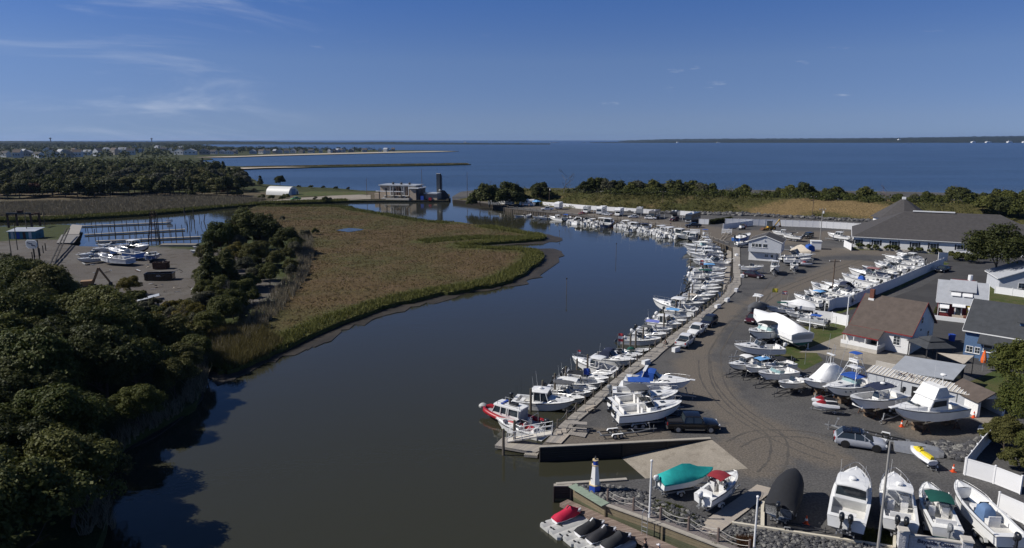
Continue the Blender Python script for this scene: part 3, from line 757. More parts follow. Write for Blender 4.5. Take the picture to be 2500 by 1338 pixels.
def boat(kind,L=7.0,eng=1,ec='k',tilt=0.0,top=None,hull=None,bot=None,hi=0.0,**o):
 key = (kind,L,eng,ec,tilt,top,hull and hull.name,bot and bot.name,tuple(sorted(o.items())))
 if key in KITS: return KITS[key]
 k =Kit();em = {'k': ENGK,'w': ENGW,'g': ENGG}[ec];cm =CV.get(top)
 B =L *0.35 if L <9 else L *0.335
 fs,fb =0.130*L +.20,0.212*L +.22
 h =Hull(L,B,fs,fb);FL =fs *0.52
 def engines(z=None):
  for i in range(eng): outboard(k,-0.12,(i - (eng -1) /2) *.62,(z or fs) +.1,em,R(tilt),1.0 if L >5 else .8)
 if kind in ('cc','cc_t'):
  hull_parts(k,h,.07,.86,.22,FL,hull,bot)
  console(k,L *.47,.85,1.0,FL);seat(k,L *.33,0,FL,.95,True,None,'leaning_post');seat(k,L *.62,0,FL,.7,False,None,'bow_seat',.6)
  if kind =='cc_t':
   t_top(k,L *.25,L *.62,B *.72,FL +2.15,FL +.2,cm or GEL);
   for i in range(5): k.add('rod_holder',MB().cyl((L *.25-.02,(i -2) *B *.16,FL +2.1),(L *.25-.2,(i -2) *B *.16,FL +2.45),.03,None,5),GEL)
   if o.get('radar'): radar(k,L *.4,FL +2.28)
   antenna(k,L *.3,B *.3,FL +2.15,2.0)
  rails(k,h,.62,.96,.22);engines()
  if o.get('cover'): k.add('console_cover',MB().loft([[(L *.46+x *q,y *q,FL +z) for x,y in ((-.75,-.55),(-.1,-.66),(.7,-.5),(.85,0),(.7,.5),(-.1,.66),(-.75,.55),(-.85,0))] for z,q in ((.15,1.0),(.6,.86),(1.05,.8),(1.3,.5),(1.42,.12))]),CV[o['cover']],True)
 elif kind in ('walk','walk_h','walk_b'):
  hull_parts(k,h,.06,.52,.2,FL,hull,bot)
  cuddy(k,h,.52,.93,.42);windshield(k,h,.555,.62,h.zs(.54) +.34,.9,.72)
  seat(k,L *.40,-.5,FL,.5);seat(k,L *.40,.5,FL,.5);seat(k,L *.12,0,FL,B *.55,True,None,'stern_seat',.4)
  d =MB();d.box((L *.5,-.5,FL +.55),(.35,.7,1.0));k.add('helm',d,GEL)
  rails(k,h,.56,.985,.5)
  if kind =='walk_h':
   i =hard_top(k,L *.30,L *.53,B *.74,FL +2.1,h.zs(.4),cm or GEL,L *.34,L *.56,B *.40);antenna(k,L *.36,B *.3,FL +2.1,2.6)
   if o.get('radar'): radar(k,L *.42,FL +2.2)
  if kind =='walk_b': bimini(k,L *.24,L *.52,B *.78,FL +2.0,h.zs(.38),cm or CV['white'],B *.44)
  engines()
 elif kind in ('bow','bow_b'):
  hull_parts(k,h,.10,.84,.24,FL,hull,bot)
  br =MB();br.box((L *.56,-B *.30,FL +.42),(.4,B *.36,.85));br.box((L *.56,B *.30,FL +.42),(.4,B *.36,.85));k.add('bulkhead',br,GEL)
  windshield(k,h,.575,.45,h.zs(.55) +.03,1.0,.9,AQUA if o.get('aqua') else None)
  seat(k,L *.44,-.5,FL,.5);seat(k,L *.44,.5,FL,.5);seat(k,L *.14,0,FL,B *.62,True,None,'stern_seat',.6)
  for sd in (-1,1): seat(k,L *.72,sd *.42,FL,.35,False,None,'bow_cushion',1.1)
  rails(k,h,.70,.96,.2)
  if kind =='bow_b': bimini(k,L *.30,L *.60,B *.8,FL +1.75,h.zs(.45),cm or CV['navy'],B *.45)
  if eng: engines()
  else:
   sp =MB();sp.box((-.3,0,.42),(.6,B *.8,.06));k.add('swim_platform',sp,GEL)
 elif kind =='cruiser':
  hull_parts(k,h,.08,.48,.26,FL,hull,bot,None,MATS['blue_gelcoat'] if o.get('stripe') else None)
  cuddy(k,h,.47,.96,.55,True,.84);windshield(k,h,.53,.75,h.zs(.5) +.42,1.6,.84,None,.9)
  seat(k,L *.36,-.5,FL,.6);seat(k,L *.12,0,FL,B *.5,True,None,'stern_seat',.5)
  for sd in (-1,1):
   for q in (.62,.72):
    pt =MB();pt.cyl((h.xs(q),sd * (h.hb(q) *.955),h.zs(q) *.74),(h.xs(q),sd * (h.hb(q) *.955+.03),h.zs(q) *.75),.11,None,8);k.add('porthole',pt,GLASS)
  rails(k,h,.55,.985,.55)
  ar =MB();x =L *.26
  ar.bar((x,-B *.46,fs),(x +.5,-B *.40,fs +1.7),.45,.1);ar.bar((x,B *.46,fs),(x +.5,B *.40,fs +1.7),.45,.1);ar.bar((x +.5,-B *.42,fs +1.72),(x +.5,B *.42,fs +1.72),.42,.12)
  if not o.get('noarch'): k.add('radar_arch',ar,GEL)
  if top:
   zt =FL +2.15;k.add('canvas_top',roof_sheet(L *.30,L *.47,B *.76,zt,.16,.05,.10,6),cm,True)
   sdm =MB()
   for sd in (-1,1): sdm.add([(L *.12,sd *B *.46,fs +.05),(L *.46,sd *B *.43,fs +.35),(L *.46,sd *B *.38,zt -.05),(L *.30,sd *B *.38,zt -.08)],[(0,1,2,3)])
   k.add('canvas_sides',sdm,cm)
  pl =MB();pl.box((-.35,0,.40),(.7,B *.8,.07));k.add('swim_platform',pl,GEL)
  pu =MB();pu.box((L +.22,0,fb +.04),(.7,.4,.07));k.add('bow_pulpit',pu,GEL)
  if o.get('anchor'): k.add('anchor',MB().box((L +.5,0,fb -.1),(.35,.18,.12)),STEEL)
 elif kind =='pilot':
  hull_parts(k,h,.06,.36,.22,FL,hull,bot)
  cuddy(k,h,.55,.95,.5);zc =h.zs(.45);zr =FL +2.15;x0,x1 =L *.36,L *.60;wb =B *.40
  wl_ =MB();wl_.b2(x0,x1,-wb,wb,FL,zc +.25);k.add('wheelhouse',wl_,GEL)
  gl =MB();gl.loft([[(x0 +.03,-wb +.03,zc +.25),(x1 +.05,-wb +.03,zc +.25),(x1 +.05,wb -.03,zc +.25),(x0 +.03,wb -.03,zc +.25)],[(x0 +.03,-wb *.9,zr),(x1 -.38,-wb *.9,zr),(x1 -.38,wb *.9,zr),(x0 +.03,wb *.9,zr)]]);gi =k.add('wheelhouse_glass',gl,GLASS)
  for sd in (-1,1):
   for xb,xt in ((x0 +.04,x0 +.04),((x0 +x1) /2,(x0 +x1) /2-.1),(x1 +.04,x1 -.36)): k.add('pillar',MB().bar((xb,sd * (wb -.01),zc +.22),(xt,sd * (wb *.91),zr +.02),.09,.07),GEL,False,gi)
  k.add('wheelhouse_roof',roof_sheet(x0 -.5,x1 -.12,B *.80,zr +.08,.09,.1,.05),GEL);
  if o.get('radar'): radar(k,(x0 +x1) /2-.3,zr +.17)
  antenna(k,x0,B *.3,zr,2.2);antenna(k,x0,-B *.3,zr,2.0)
  rails(k,h,.6,.985,.5);engines();seat(k,L *.14,0,FL,B *.4,False)
 elif kind =='fly':
  hull_parts(k,h,.05,.34,.24,FL,hull,bot);zc =h.zs(.45);wb =B *.42
  cuddy(k,h,.52,.96,.55,False,.8)
  cab =MB();z1 =zc +1.45;x0,x1 =L *.34,L *.60
  cab.loft([[(x0,-wb,zc -.1),(x1 +.5,-wb,zc -.1),(x1 +.5,wb,zc -.1),(x0,wb,zc -.1)],[(x0,-wb *.9,z1),(x1 -.45,-wb *.88,z1),(x1 -.45,wb *.88,z1),(x0,wb *.9,z1)]]);ci =k.add('deckhouse',cab,GEL)
  for sd in (-1,1):
   w_ =MB();yb =lambda f: sd * (wb * (1-.1*f) +.02)
   w_.add([(x0 +.3,yb(.45),zc +.55),(x1 -.1,yb(.45),zc +.55),(x1 -.45,yb(.85),zc +1.2),(x0 +.3,yb(.85),zc +1.2)],[(0,1,2,3) if sd <0 else (3,2,1,0)]);k.add('cabin_window',w_,GLASS,False,ci)
  cv =MB();cv.add([(x1 +.53,-wb *.93,zc -.05),(x1 +.53,wb *.93,zc -.05),(x1 -.40,wb *.86,z1 -.02),(x1 -.40,-wb *.86,z1 -.02)],[(0,1,2,3)]);k.add('windshield_cover',cv,CV['white'],False,ci)
  fbm =MB();fbm.box(((x0 +x1) /2-.5,0,z1 +.05),(x1 -x0 +.6,wb *2.0,.1));k.add('flybridge_deck',fbm,GEL)
  fc =MB();xa,xb =x0 -.2,x1 -.6
  fc.loft([[(xa,-wb *.92,z1 +.1),(xb +.2,-wb *.92,z1 +.1),(xb +.2,wb *.92,z1 +.1),(xa,wb *.92,z1 +.1)],[(xa +.5,-wb *.8,z1 +1.25),(xb -.5,-wb *.8,z1 +1.25),(xb -.5,wb *.8,z1 +1.25),(xa +.5,wb *.8,z1 +1.25)]]);k.add('flybridge_cover',fc,CV['white'])
  rails(k,h,.5,.985,.6);pu =MB();pu.box((L +.25,0,fb +.04),(.9,.45,.08));k.add('bow_pulpit',pu,GEL)
  ms =MB();ms.cyl((x0 +.2,.4,z1 +1.2),(x0 +.2,.4,z1 +2.4),.05,.04,6);k.add('mast',ms,GEL);radar(k,x0 +.2,z1 +2.4,.34,.4)
  antenna(k,x0 +.1,-.8,z1 +1.1,2.4,.02)
  hh =MB();hh.box((L *.72,-.55,h.zs(.72) +.5),(.45,.45,.07));k.add('hatch',hh,GLASS);k.add('hatch',MB().box((L *.72,.5,h.zs(.72) +.5),(.45,.45,.07)),GLASS);sw =MB();sw.box((-.3,0,.5),(.6,B *.7,.08));k.add('swim_platform',sw,GEL)
  k.add('cockpit_table',MB().box((L *.1,0,fs +.12),(.7,.9,.1)),GEL)
 elif kind =='tower':
  hull_parts(k,h,.05,.50,.24,FL,hull,bot);cuddy(k,h,.50,.95,.5);windshield(k,h,.53,.62,h.zs(.5) +.36,1.1,.78,AQUA)
  i =k.add('half_tower_canvas',roof_sheet(L *.28,L *.55,B *.80,FL +2.15,.05,.05,.03),cm or CV['blue']);z =FL +2.15
  tw =MB()
  for sd in (-1,1):
   for xb,xt in ((L *.22,L *.36),(L *.60,L *.44)): tw.tube([(xb,sd *B *.46,fs +.1),(xt,sd *B *.18,z +2.4)],.035,5)
   tw.tube([(L *.27,sd *B *.38,z),(L *.41,sd *B *.24,z +1.5)],.025,4);tw.tube([(L *.55,sd *B *.38,z),(L *.36,sd *B *.24,z +1.5)],.025,4)
  for zz in (1.2,2.4):
   w2 =B * (.29 if zz <2 else .19)
   for sd in (-1,1): tw.tube([(L *.33,sd *w2,z +zz),(L *.47,sd *w2,z +zz)],.03,5)
   for xx in (L *.33,L *.47): tw.tube([(xx,-w2,z +zz),(xx,w2,z +zz)],.03,5)
  k.add('tower_frame',tw,GEL);k.add('tower_platform',MB().box((L *.40,0,z +1.25),(L *.16,B *.5,.07)),GEL);k.add('tower_helm',MB().box((L *.44,0,z +2.2),(.35,B *.40,.45)),GEL)
  k.add('buggy_top',roof_sheet(L *.34,L *.48,B *.42,z +3.3,.04,.05,.02),CV['blue']);tp =MB()
  for sd in (-1,1):
   for xx in (L *.35,L *.46): tp.tube([(xx,sd *B *.18,z +2.4),(xx,sd *B *.19,z +3.3)],.025,4)
  k.add('buggy_top_posts',tp,GEL);rails(k,h,.55,.985,.5);seat(k,L *.38,.5,FL,.6);pu =MB();pu.box((L +.25,0,fb +.04),(.9,.42,.08));k.add('bow_pulpit',pu,GEL)
  for sd in (-1,1):
   for q in (.56,.66,.75): k.add('porthole',MB().cyl((h.xs(q),sd *h.hb(q) *.95,h.zs(q) *.72),(h.xs(q),sd * (h.hb(q) *.95+.04),h.zs(q) *.73),.12,None,8),GLASS)
  for j in range(6): k.add('rod_holder',MB().cyl((L *.24,(j -2.5) *B *.13,z -.05),(L *.24-.25,(j -2.5) *B *.13,z +.3),.03,None,5),GEL)
 elif kind in ('shrink','shrink_tall','cover'):
  hull_parts(k,h,.1,.2,.3,FL,hull,bot);wm =cm or WRAP
  peaks = {'shrink': ((0,.3),(.05,.75),(.2,1.15),(.4,1.4),(.55,1.2),(.72,.62),(.9,.25),(1.0,.06)),'shrink_tall': ((.02,.5),(.1,1.9),(.3,2.9),(.46,2.8),(.6,1.6),(.72,.25)),'cover': ((0,.2),(.1,.5),(.3,.75),(.5,.9),(.7,.8),(.86,.45),(.96,.18),(1.0,.06))}[kind]
  rings = [];n =9;rr =random.Random(int(L *10))
  for t,hh in peaks:
   b,z =h.hb(min(t,.995)) *1.04+.04,h.zs(t);zz =z - (o.get('low',7) /10 if kind != 'shrink_tall' else .02)
   ring = [(h.xs(t),b *u,zz if j in (0,n -1) else z +.04+ (hh * (1-abs(u) ** {'shrink': 1.2,'cover': 2.3}.get(kind,3.0)) +rr.uniform(-.05,.05) if 1<j <n -2 else 0)) for j,u in enumerate((-1,-1,-.74,-.4,0,.4,.74,1,1))]
   rings.append(ring[::-1])
  c =MB();c.sheet(rings)
  for rg,fl_ in ((rings[0],1),(rings[-1],0)): c.add(list(rg),[tuple(range(n)) if fl_ else tuple(range(n -1,-1,-1))])
  k.add('shrink_wrap' if kind != 'cover' else 'tarpaulin',c,wm,True,angle=38)
  if o.get('ttop'): k.add('t_top',roof_sheet(L *.30,L *.58,B *.62,fs +2.3,.1,.08),GEL);k.add('t_top_post',MB().cyl((L *.36,-.4,fs +.9),(L *.36,-.4,fs +2.3),.05).cyl((L *.5,.4,fs +.9),(L *.5,.4,fs +2.3),.05),GEL);k.add('radar_bar',MB().box((L *.46,0,fs +2.55),(.25,1.3,.16)).cyl((L *.46,0,fs +2.3),(L *.46,0,fs +2.5),.12),GEL)
  if o.get('rig'):
   og =MB()
   for sd in (-1,1): og.cyl((L *.36,sd *B *.44,fs +.6),(L *.22,sd *B *.62,fs +7.6),.035,.02,5);og.cyl((L *.40,sd *B *.2,fs +2.6),(L *.30,sd *B *.05,fs +6.2),.05,.03,5)
   k.add('outrigger',og,ALU);k.add('radar_bar',MB().box((L *.38,0,fs +4.6),(.5,1.5,.1)).cyl((L*.38,0,fs+2.7),(L*.38,0,fs+4.6),.06),GEL)
  if kind =='shrink_tall': rails(k,h,.6,.985,.5);k.add('hatch',MB().box((L *.82,0,h.zs(.82) +.11),(.5,.5,.05)),GLASS);k.add('bow_pulpit',MB().box((L +.25,0,fb +.04),(.9,.42,.08)),GEL)
  if eng: engines()
 elif kind =='skiff':
  hull_parts(k,h,.06,.84,.16,FL *.6,hull,bot)
  for q in (.22,.45,.68): k.add('thwart',MB().box((L *q,0,fs *.72),(.25,h.hb(q) *1.7,.06)),GEL)
  engines()
 elif kind =='pontoon':
  tb =MB()
  for sd in (-1,1): tb.cyl((0,sd *B *.38,.32),(L *.92,sd *B *.38,.32),.3,.28,8);tb.cyl((L *.92,sd *B *.38,.32),(L,sd *B *.38,.45),.28,.05,8)
  k.add('pontoon_tube',tb,ALU,True);k.add('deck',MB().b2(0,L *.95,-B /2,B /2,.64,.74),FLOORM)
  fn =MB()
  for y in (-B /2+.05,B /2-.05): fn.b2(L *.05,L *.88,y -.03,y +.03,.76,1.35)
  for x in (L *.05,L *.88): fn.b2(x -.03,x +.03,-B /2+.1,B /2-.1,.76,1.35)
  k.add('fence_panel',fn,GREYH)
  for sx,sy in ((.15,-1),(.15,1),(.7,-1),(.7,1)): seat(k,L *sx,sy *B *.28,.74,.6,True,None,'seat',L *.16)
  bimini(k,L *.2,L *.55,B *.95,2.2,1.35,cm or CV['blue'],B *.45);engines(.9)
 KITS[key] =k
 return k
def at_px(bow,stern,zg):
 a,b =W(*bow,zg),W(*stern,zg)
 return a,b,math.atan2(a.y -b.y,a.x -b.x),(a -b).length
def put_boat(kit,L,label,bow,stern,keel,zg,group,cat='boat',name='motor_boat',smin=0.8,smax=1.25,recol=None,tilt=None,anchor='mid',sc=None):
 a,b,rz,ln =at_px(bow,stern,zg)
 s =sc or min(smax,max(smin,ln /L))
 d =Vector((math.cos(rz),math.sin(rz),0))
 st = {'mid': (a +b) /2-d * (s *L /2),'bow': a -d * (s *L),'stern': b}[anchor]
 st.z =keel
 return kit.place(name,label,cat,st,rz,s,group,recol,tilt)
# boat trailers
def trailer_kit(L=7.0,axles=1,dark=False):
 k =Kit();m =DARKST if dark else GALV
 f =MB()
 for sd in (-1,1):
  f.bar((-.3,sd *.55,.52),(L *.72,sd *.55,.52),.09,.13);f.bar((L *.72,sd *.55,.52),(L +.4,0,.48),.09,.12)
 for q in (0,.2,.42,.66): f.bar((L *q,-.55,.5),(L *q,.55,.5),.08,.08)
 f.bar((L +.2,0,.48),(L +1.1,0,.46),.09,.11)
 k.add('frame',f,m)
 bk =MB()
 for sd in (-1,1): bk.bar((.1,sd *.42,.62),(L *.6,sd *.42,.62),.1,.06)
 k.add('bunk',bk,TYRE)
 wp =MB();wp.bar((L +.15,0,.5),(L -.1,0,1.35),.09);wp.box((L -.12,0,1.35),(.2,.16,.16));k.add('winch_post',wp,m)
 jk =MB();jk.cyl((L +.7,.12,.08),(L +.7,.12,.95),.04,None,6);jk.cyl((L +.7,.09,.09),(L +.7,.15,.09),.09,None,8);k.add('jack',jk,m)
 for ax in range(axles):
  x =L *.30+ (ax - (axles -1) /2) *.85
  for sd in (-1,1):
   w =MB();w.cyl((x,sd *.92-.11,.33),(x,sd *.92+.11,.33),.33,None,14);i =k.add('wheel',w,TYRE,True,angle=50)
   k.add('rim',MB().cyl((x,sd *.92-.125,.33),(x,sd *.92+.125,.33),.2,None,10),RIM,False,i)
  k.add('axle',MB().bar((x,-.85,.36),(x,.85,.36),.07),m)
 for sd in (-1,1):
  fd =MB();x =L *.30;half =.45+.425* (axles -1)
  prof = [(x -half,.42),(x -half *.8,.70),(x +half *.8,.70),(x +half,.42),(x +half *.93,.40),(x +half *.75,.66),(x -half *.75,.66),(x -half *.93,.40)]
  fd.xprism(prof,sd *.92-.14,sd *.92+.14);k.add('fender',fd,GALV if dark else GEL)
 return k
TRK1,TRK2,TRKD =trailer_kit(6.2,1),trailer_kit(7.0,2),trailer_kit(6.0,1,True)
def put_trailer(boat_root,L,label,kit=None,group='boat trailers in the marina yard',sc=None):
 s =boat_root.scale[0];rz =boat_root.rotation_euler.z
 k =kit or TRK1;tl =7.0 if k is TRK2 else 6.0
 q =s *L /tl *0.92
 d =Vector((math.cos(rz),math.sin(rz),0));p =boat_root.location +d * (0.25*s);p.z =0.01
 return k.place('boat_trailer',label,'trailer',p,rz,max(.8,min(1.15,q)),group)
# screw stands for boats blocked up ashore
STAND =Kit()
stand_mb =MB()
for i in range(3):
 a =i *2.094;stand_mb.bar((.38*math.cos(a),.38*math.sin(a),0),(0,0,.75),.05)
for i in range(3):
 a,b =i *2.094,(i +1) *2.094;stand_mb.bar((.30*math.cos(a),.30*math.sin(a),.15),(.30*math.cos(b),.30*math.sin(b),.15),.035)
STAND.add('legs',stand_mb,RUST);STAND.add('screw',MB().cyl((0,0,.7),(0,0,1.0),.03),GALV);STAND.add('pad',MB().box((0,0,1.02),(.35,.35,.06)),pm('plywood',(.35,.25,.15),.8,.2))
KEEL =Kit();KEEL.add('timbers',MB().box((0,0,.1),(.9,.28,.2)).box((0,0,.3),(.28,.9,.2)).box((0,0,.47),(.7,.26,.13)),pm('blocking_timber',(.17,.12,.08),.9,.3))
# the fleet
WK,WG,TG =WATER -0.36,-0.65,1.8
GA ='boats moored along the near boardwalk'
def wet(kind,L,label,bow,stern,z=WG,g=GA,name='motor_boat',anchor='mid',**o):
 sc =o.pop('sc',None)
 kk =boat(kind,L,**o);r =random.Random(label)
 return put_boat(kk,L,label,bow,stern,WK,z,g,'boat',name,.93,1.3,None,(R(r.uniform(-1.5,1.5)),0),anchor,sc)
wet('bow',6.0,'small white open bowrider lying beside the gangway at the dock end',(1213,1023),(1320,1050),eng=0,bot=BOTK)
wet('pilot',8.2,'white pilothouse cruiser with radar dome moored beside the red patrol boat',(1403,988),(1272,972),-.7,radar=1,bot=BOTK,anchor='bow',sc=.97)
wet('walk',5.8,'white runabout with dark cockpit, next inland of the radar-domed pilothouse cruiser',(1428,971),(1352,955),bot=BOTK,anchor='bow')
wet('cc_t',7.4,'white centre console boat with long white canopy, fourth from the patrol boat',(1457,954),(1346,942),tilt=25,bot=BOTK,top='white',anchor='bow')
wet('cc_t',7.4,'white centre console with black canopy near the outer boardwalk',(1477,937),(1366,925),tilt=25,top='black',anchor='bow')
wet('cc',7.4,'long white open centre console with dark outboard next to black-canopied boat',(1497,917),(1386,905),tilt=35,bot=BOTB,anchor='bow',eng=2)
wet('walk_h',8.2,'white hardtop walkaround boat with its bow towards the creek, flag on pulpit',(1400,880),(1508,903),-.75,tilt=0,top=None,ec='k',anchor='stern')
wet('cruiser',7.6,'white cabin cruiser with raised navy canvas at its stern',(1551,883),(1468,868),top='navy',noarch=1,anchor='bow')
wet('cc',6.4,'dark green hulled open boat with white deck',(1590,853),(1508,855),hull=GREENH,bot=BOTK,tilt=0,anchor='bow',cover='green')
wet('walk',7.4,'white cuddy boat with black canvas over its helm behind twin dark pilings',(1617,829),(1524,823),tilt=30,anchor='bow',bot=BOTK)
wet('walk_b',6.6,'white boat with its bimini folded black, beside violet-canopied boat',(1633,816),(1548,807),tilt=30,ec='w',top='grey',anchor='bow')
wet('cc_t',6.6,'white boat under violet blue canopy, opposite the white pickup trucks',(1643,805),(1556,796),tilt=35,ec='k',top='violet',anchor='bow')
wet('pilot',6.8,'small white pilothouse boat with dark windows, opposite the dark parked SUV',(1665,793),(1586,780),tilt=30,ec='w',bot=BOTB,anchor='bow')
wet('cc_t',7.2,'white centre console under light blue canopy with white raised outboard',(1692,775),(1610,766),tilt=40,ec='w',top='sky',anchor='bow',eng=2)
wet('walk_h',8.0,'white hardtop boat with dark green bottom, bow pointing at the creek',(1594,741),(1703,760),-.7,bot=BOTG,anchor='stern')
wet('bow',6.8,'white runabout just inland of the green-bottomed hardtop boat',(1720,741),(1655,735),tilt=35,anchor='bow')
wet('walk',7.4,'white cuddy boat with black raised outboard, second inland of green-bottomed hardtop',(1747,723),(1677,717),tilt=50,anchor='bow',eng=2)
wet('bow',7.0,'slim white runabout, third inland of green-bottomed hardtop boat',(1755,714),(1683,709),tilt=50,anchor='bow')
wet('cc',7.4,'white open boat with square stern console, fourth inland of green-bottomed hardtop',(1762,705),(1693,701),tilt=50,anchor='bow',cover='white')
wet('walk_b',6.8,'white boat with black folded canopy, fifth inland of green-bottomed hardtop',(1755,697),(1694,693),tilt=40,top='black',anchor='bow')
wet('walk',7.4,'white cuddy boat with lifebuoy-side stern, sixth inland of green-bottomed hardtop',(1769,688),(1690,685),tilt=45,ec='w',anchor='bow')
wet('cc_t',7.0,'white boat under dark teal canopy near the floating finger docks',(1770,679),(1683,677),tilt=45,ec='w',top='green',anchor='bow')
wet('walk',7.2,'white runabout between the dark teal and light blue canopied boats',(1771,673),(1685,671),tilt=45,ec='w',anchor='bow',eng=2)
wet('cc_t',8.0,'white boat with long light blue canopy and flag near white gangway',(1775,661),(1690,661),tilt=45,ec='k',top='sky',anchor='bow')
wet('pilot',7.6,'white pilothouse boat just inland of the long light blue canopy',(1757,656),(1686,654),tilt=30,ec='w',anchor='bow')
wet('cruiser',9.6,'large white cruiser with bow pulpit lying beside the white gangway',(1688,642),(1786,643),-.6,top=None,noarch=1,anchor='stern')
wet('bow_b',7.4,'white runabout with navy bimini between two larger white cruisers',(1698,632),(1765,632),top='navy',anchor='stern',eng=1)
wet('walk_h',9.6,'white sportfisher with tall hardtop, third of the bow-out boats by the gangway',(1676,624),(1768,626),-.6,anchor='stern',eng=2)
wet('walk_h',9.6,'white sportfisher with hardtop and round radar, fourth of the bow-out boats',(1676,616),(1762,616),-.6,anchor='stern',radar=1,eng=2)
wet('tower',9.8,'long white sportfisher with pulpit and tower, farthest but one bow-out boat',(1666,605),(1757,606),-.6,top='white',anchor='stern')
wet('walk_h',9.0,'white cabin boat farthest inland of the bow-out row, hardtop over aft deck',(1689,593),(1755,595),-.6,anchor='stern',eng=2)
GF ='boats moored along the far caravan bulkhead'
FB = [('pilot',8.6,(1650,579),(1700,575),'white pilothouse boat with dark side windows at the bulkhead corner',{'sc': 1.0}),('pilot',8.6,(1672,586),(1712,576),'white downeast-style cabin boat at the bulkhead corner, nearer of the pair',{'sc': 1.0}),
      ('cc_t',9.0,(1656,567),(1612,575),'white centre console with white hardtop, fifth boat from the bulkhead corner',{'tilt': 40,'eng': 2,'ec': 'w'}),('cc_t',8.0,(1644,558),(1603,570),'white hardtop boat moored just behind the larger white centre console',{'tilt': 40,'ec': 'w'}),
      ('cc',8.4,(1617,561),(1580,567),'long white open boat with raised white outboard by the far bulkhead',{'tilt': 45,'ec': 'w','eng': 2}),('walk_b',8.0,(1599,552),(1565,563),'white boat under long dark navy canvas on the far bulkhead',{'top': 'navy','tilt': 45,'ec': 'w'}),
      ('walk_h',8.4,(1574,551),(1534,561),'white hardtop cabin boat with big wake-curved stern on the far bulkhead',{'tilt': 45,'eng': 2}),('cc_t',7.4,(1548,545),(1520,556),'white boat with white canopy beside orange-cargo barge',{'tilt': 40,'ec': 'w','top': 'white'}),
      ('pilot',8.0,(1500,543),(1470,553),'dark hulled cabin boat on the far bulkhead',{'hull': NAVY}),('bow',6.4,(1470,545),(1452,549),'small white boat left of the dark hulled cabin boat',{'tilt': 30,'ec': 'w'}),
      ('cc_t',7.0,(1460,541),(1437,545),'white centre console with black raised outboard on the far bulkhead',{'tilt': 45,'top': 'white'}),('cruiser',9.4,(1434,538),(1402,543),'white cruiser with dark windows and square stern, biggest on the far bulkhead',{'top': 'black'}),
      ('bow',6.0,(1404,536),(1389,541),'small white runabout close left of the biggest far cruiser',{'tilt': 40,'ec': 'w'}),('bow_b',7.0,(1371,536),(1391,531),'white runabout with faded blue canvas on the far bulkhead',{'top': 'blue'}),
      ('walk_h',8.4,(1344,531),(1377,534),'white walkaround with raised hardtop, fourth boat from the far bulkhead end',{}),('walk',7.0,(1324,531),(1347,530),'white cuddy boat, third from the far bulkhead end',{}),('cc',6.6,(1311,529),(1331,528),'white open boat, second from the far bulkhead end',{'ec': 'w'}),
      ('skiff',5.6,(1264,525),(1278,524),'small grey open skiff farthest along the far bulkhead',{'hull': GREYH})]
for kd,L,b,s_,lb,o in FB: wet(kd,L,lb,b,s_,-.75,GF,anchor='stern' if kd not in ('pilot',) else 'mid',**o)
XB = [('walk',7.2,(1584,548),(1556,560),'white cuddy boat squeezed in beside the hardtop cabin boat on far bulkhead',{'tilt': 40}),('cc',7.0,(1632,556),(1596,567),'white open boat squeezed beside navy-canvas boat on far bulkhead',{'tilt': 40,'ec': 'w'}),('bow',6.6,(1524,544),(1506,553),'white runabout just right of the dark hulled cabin boat',{'tilt': 40}),('cc_t',7.4,(1484,540),(1462,549),'white canopied boat just left of the dark hulled cabin boat',{'tilt': 40,'top': 'white'}),('walk',7.0,(1448,538),(1424,544),'white cuddy boat just right of the biggest far cruiser',{'tilt': 30}),('skiff',5.0,(1296,523),(1284,526),'second small grey skiff at the far bulkhead end',{'hull': GREYH}),('pilot',7.6,(1680,571),(1640,577),'white pilothouse boat just left of the bulkhead corner pair',{'ec': 'w'}),('walk_b',7.0,(1562,549),(1538,558),'white boat with grey canopy on the far bulkhead',{'top': 'grey','tilt': 40})]
for kd,L,b,s_,lb,o in XB: wet(kd,L,lb,b,s_,-.75,GF,anchor='stern',**o)
wet('walk',7.0,'white cuddy boat wedged between the navy-canvas cruiser and dark green boat',(1570,868),(1490,864),anchor='bow',tilt=30,bot=BOTK);wet('bow',6.6,'white runabout wedged behind the small white pilothouse boat',(1680,784),(1600,774),anchor='bow',tilt=40,ec='w');wet('cc',7.0,'white open boat wedged ahead of the green-bottomed hardtop',(1706,760),(1625,752),anchor='bow',tilt=40);wet('cc_t',7.0,'white boat with grey canopy wedged third from the patrol boat',(1444,961),(1356,950),anchor='bow',top='grey',tilt=30,bot=BOTK);wet('walk',7.0,'white cuddy boat wedged beside the long open centre console',(1488,926),(1388,914),anchor='bow',tilt=30);wet('bow_b',7.0,'white runabout with tan bimini two inland of green-bottomed hardtop',(1734,732),(1664,726),anchor='bow',tilt=40,top='tan')
bg =Kit();bg.add('hull',MB().b2(0,7,-1.3,1.3,0,.55),DARKST);bg.add('deck',MB().b2(.1,6.9,-1.2,1.2,.552,.6),pm('barge_timber',(.16,.12,.09),.9,.3));bg.add('cargo',MB().ell((3.6,0,.8),(.7,.6,.4)),pm('orange_buoy',(.65,.10,.03),.5))
bg.place('work_barge','low flat work barge carrying an orange bundle at the far bulkhead','barge',W(1493,552,WATER) +Vector((0,0,-.2)),R(15),.9)
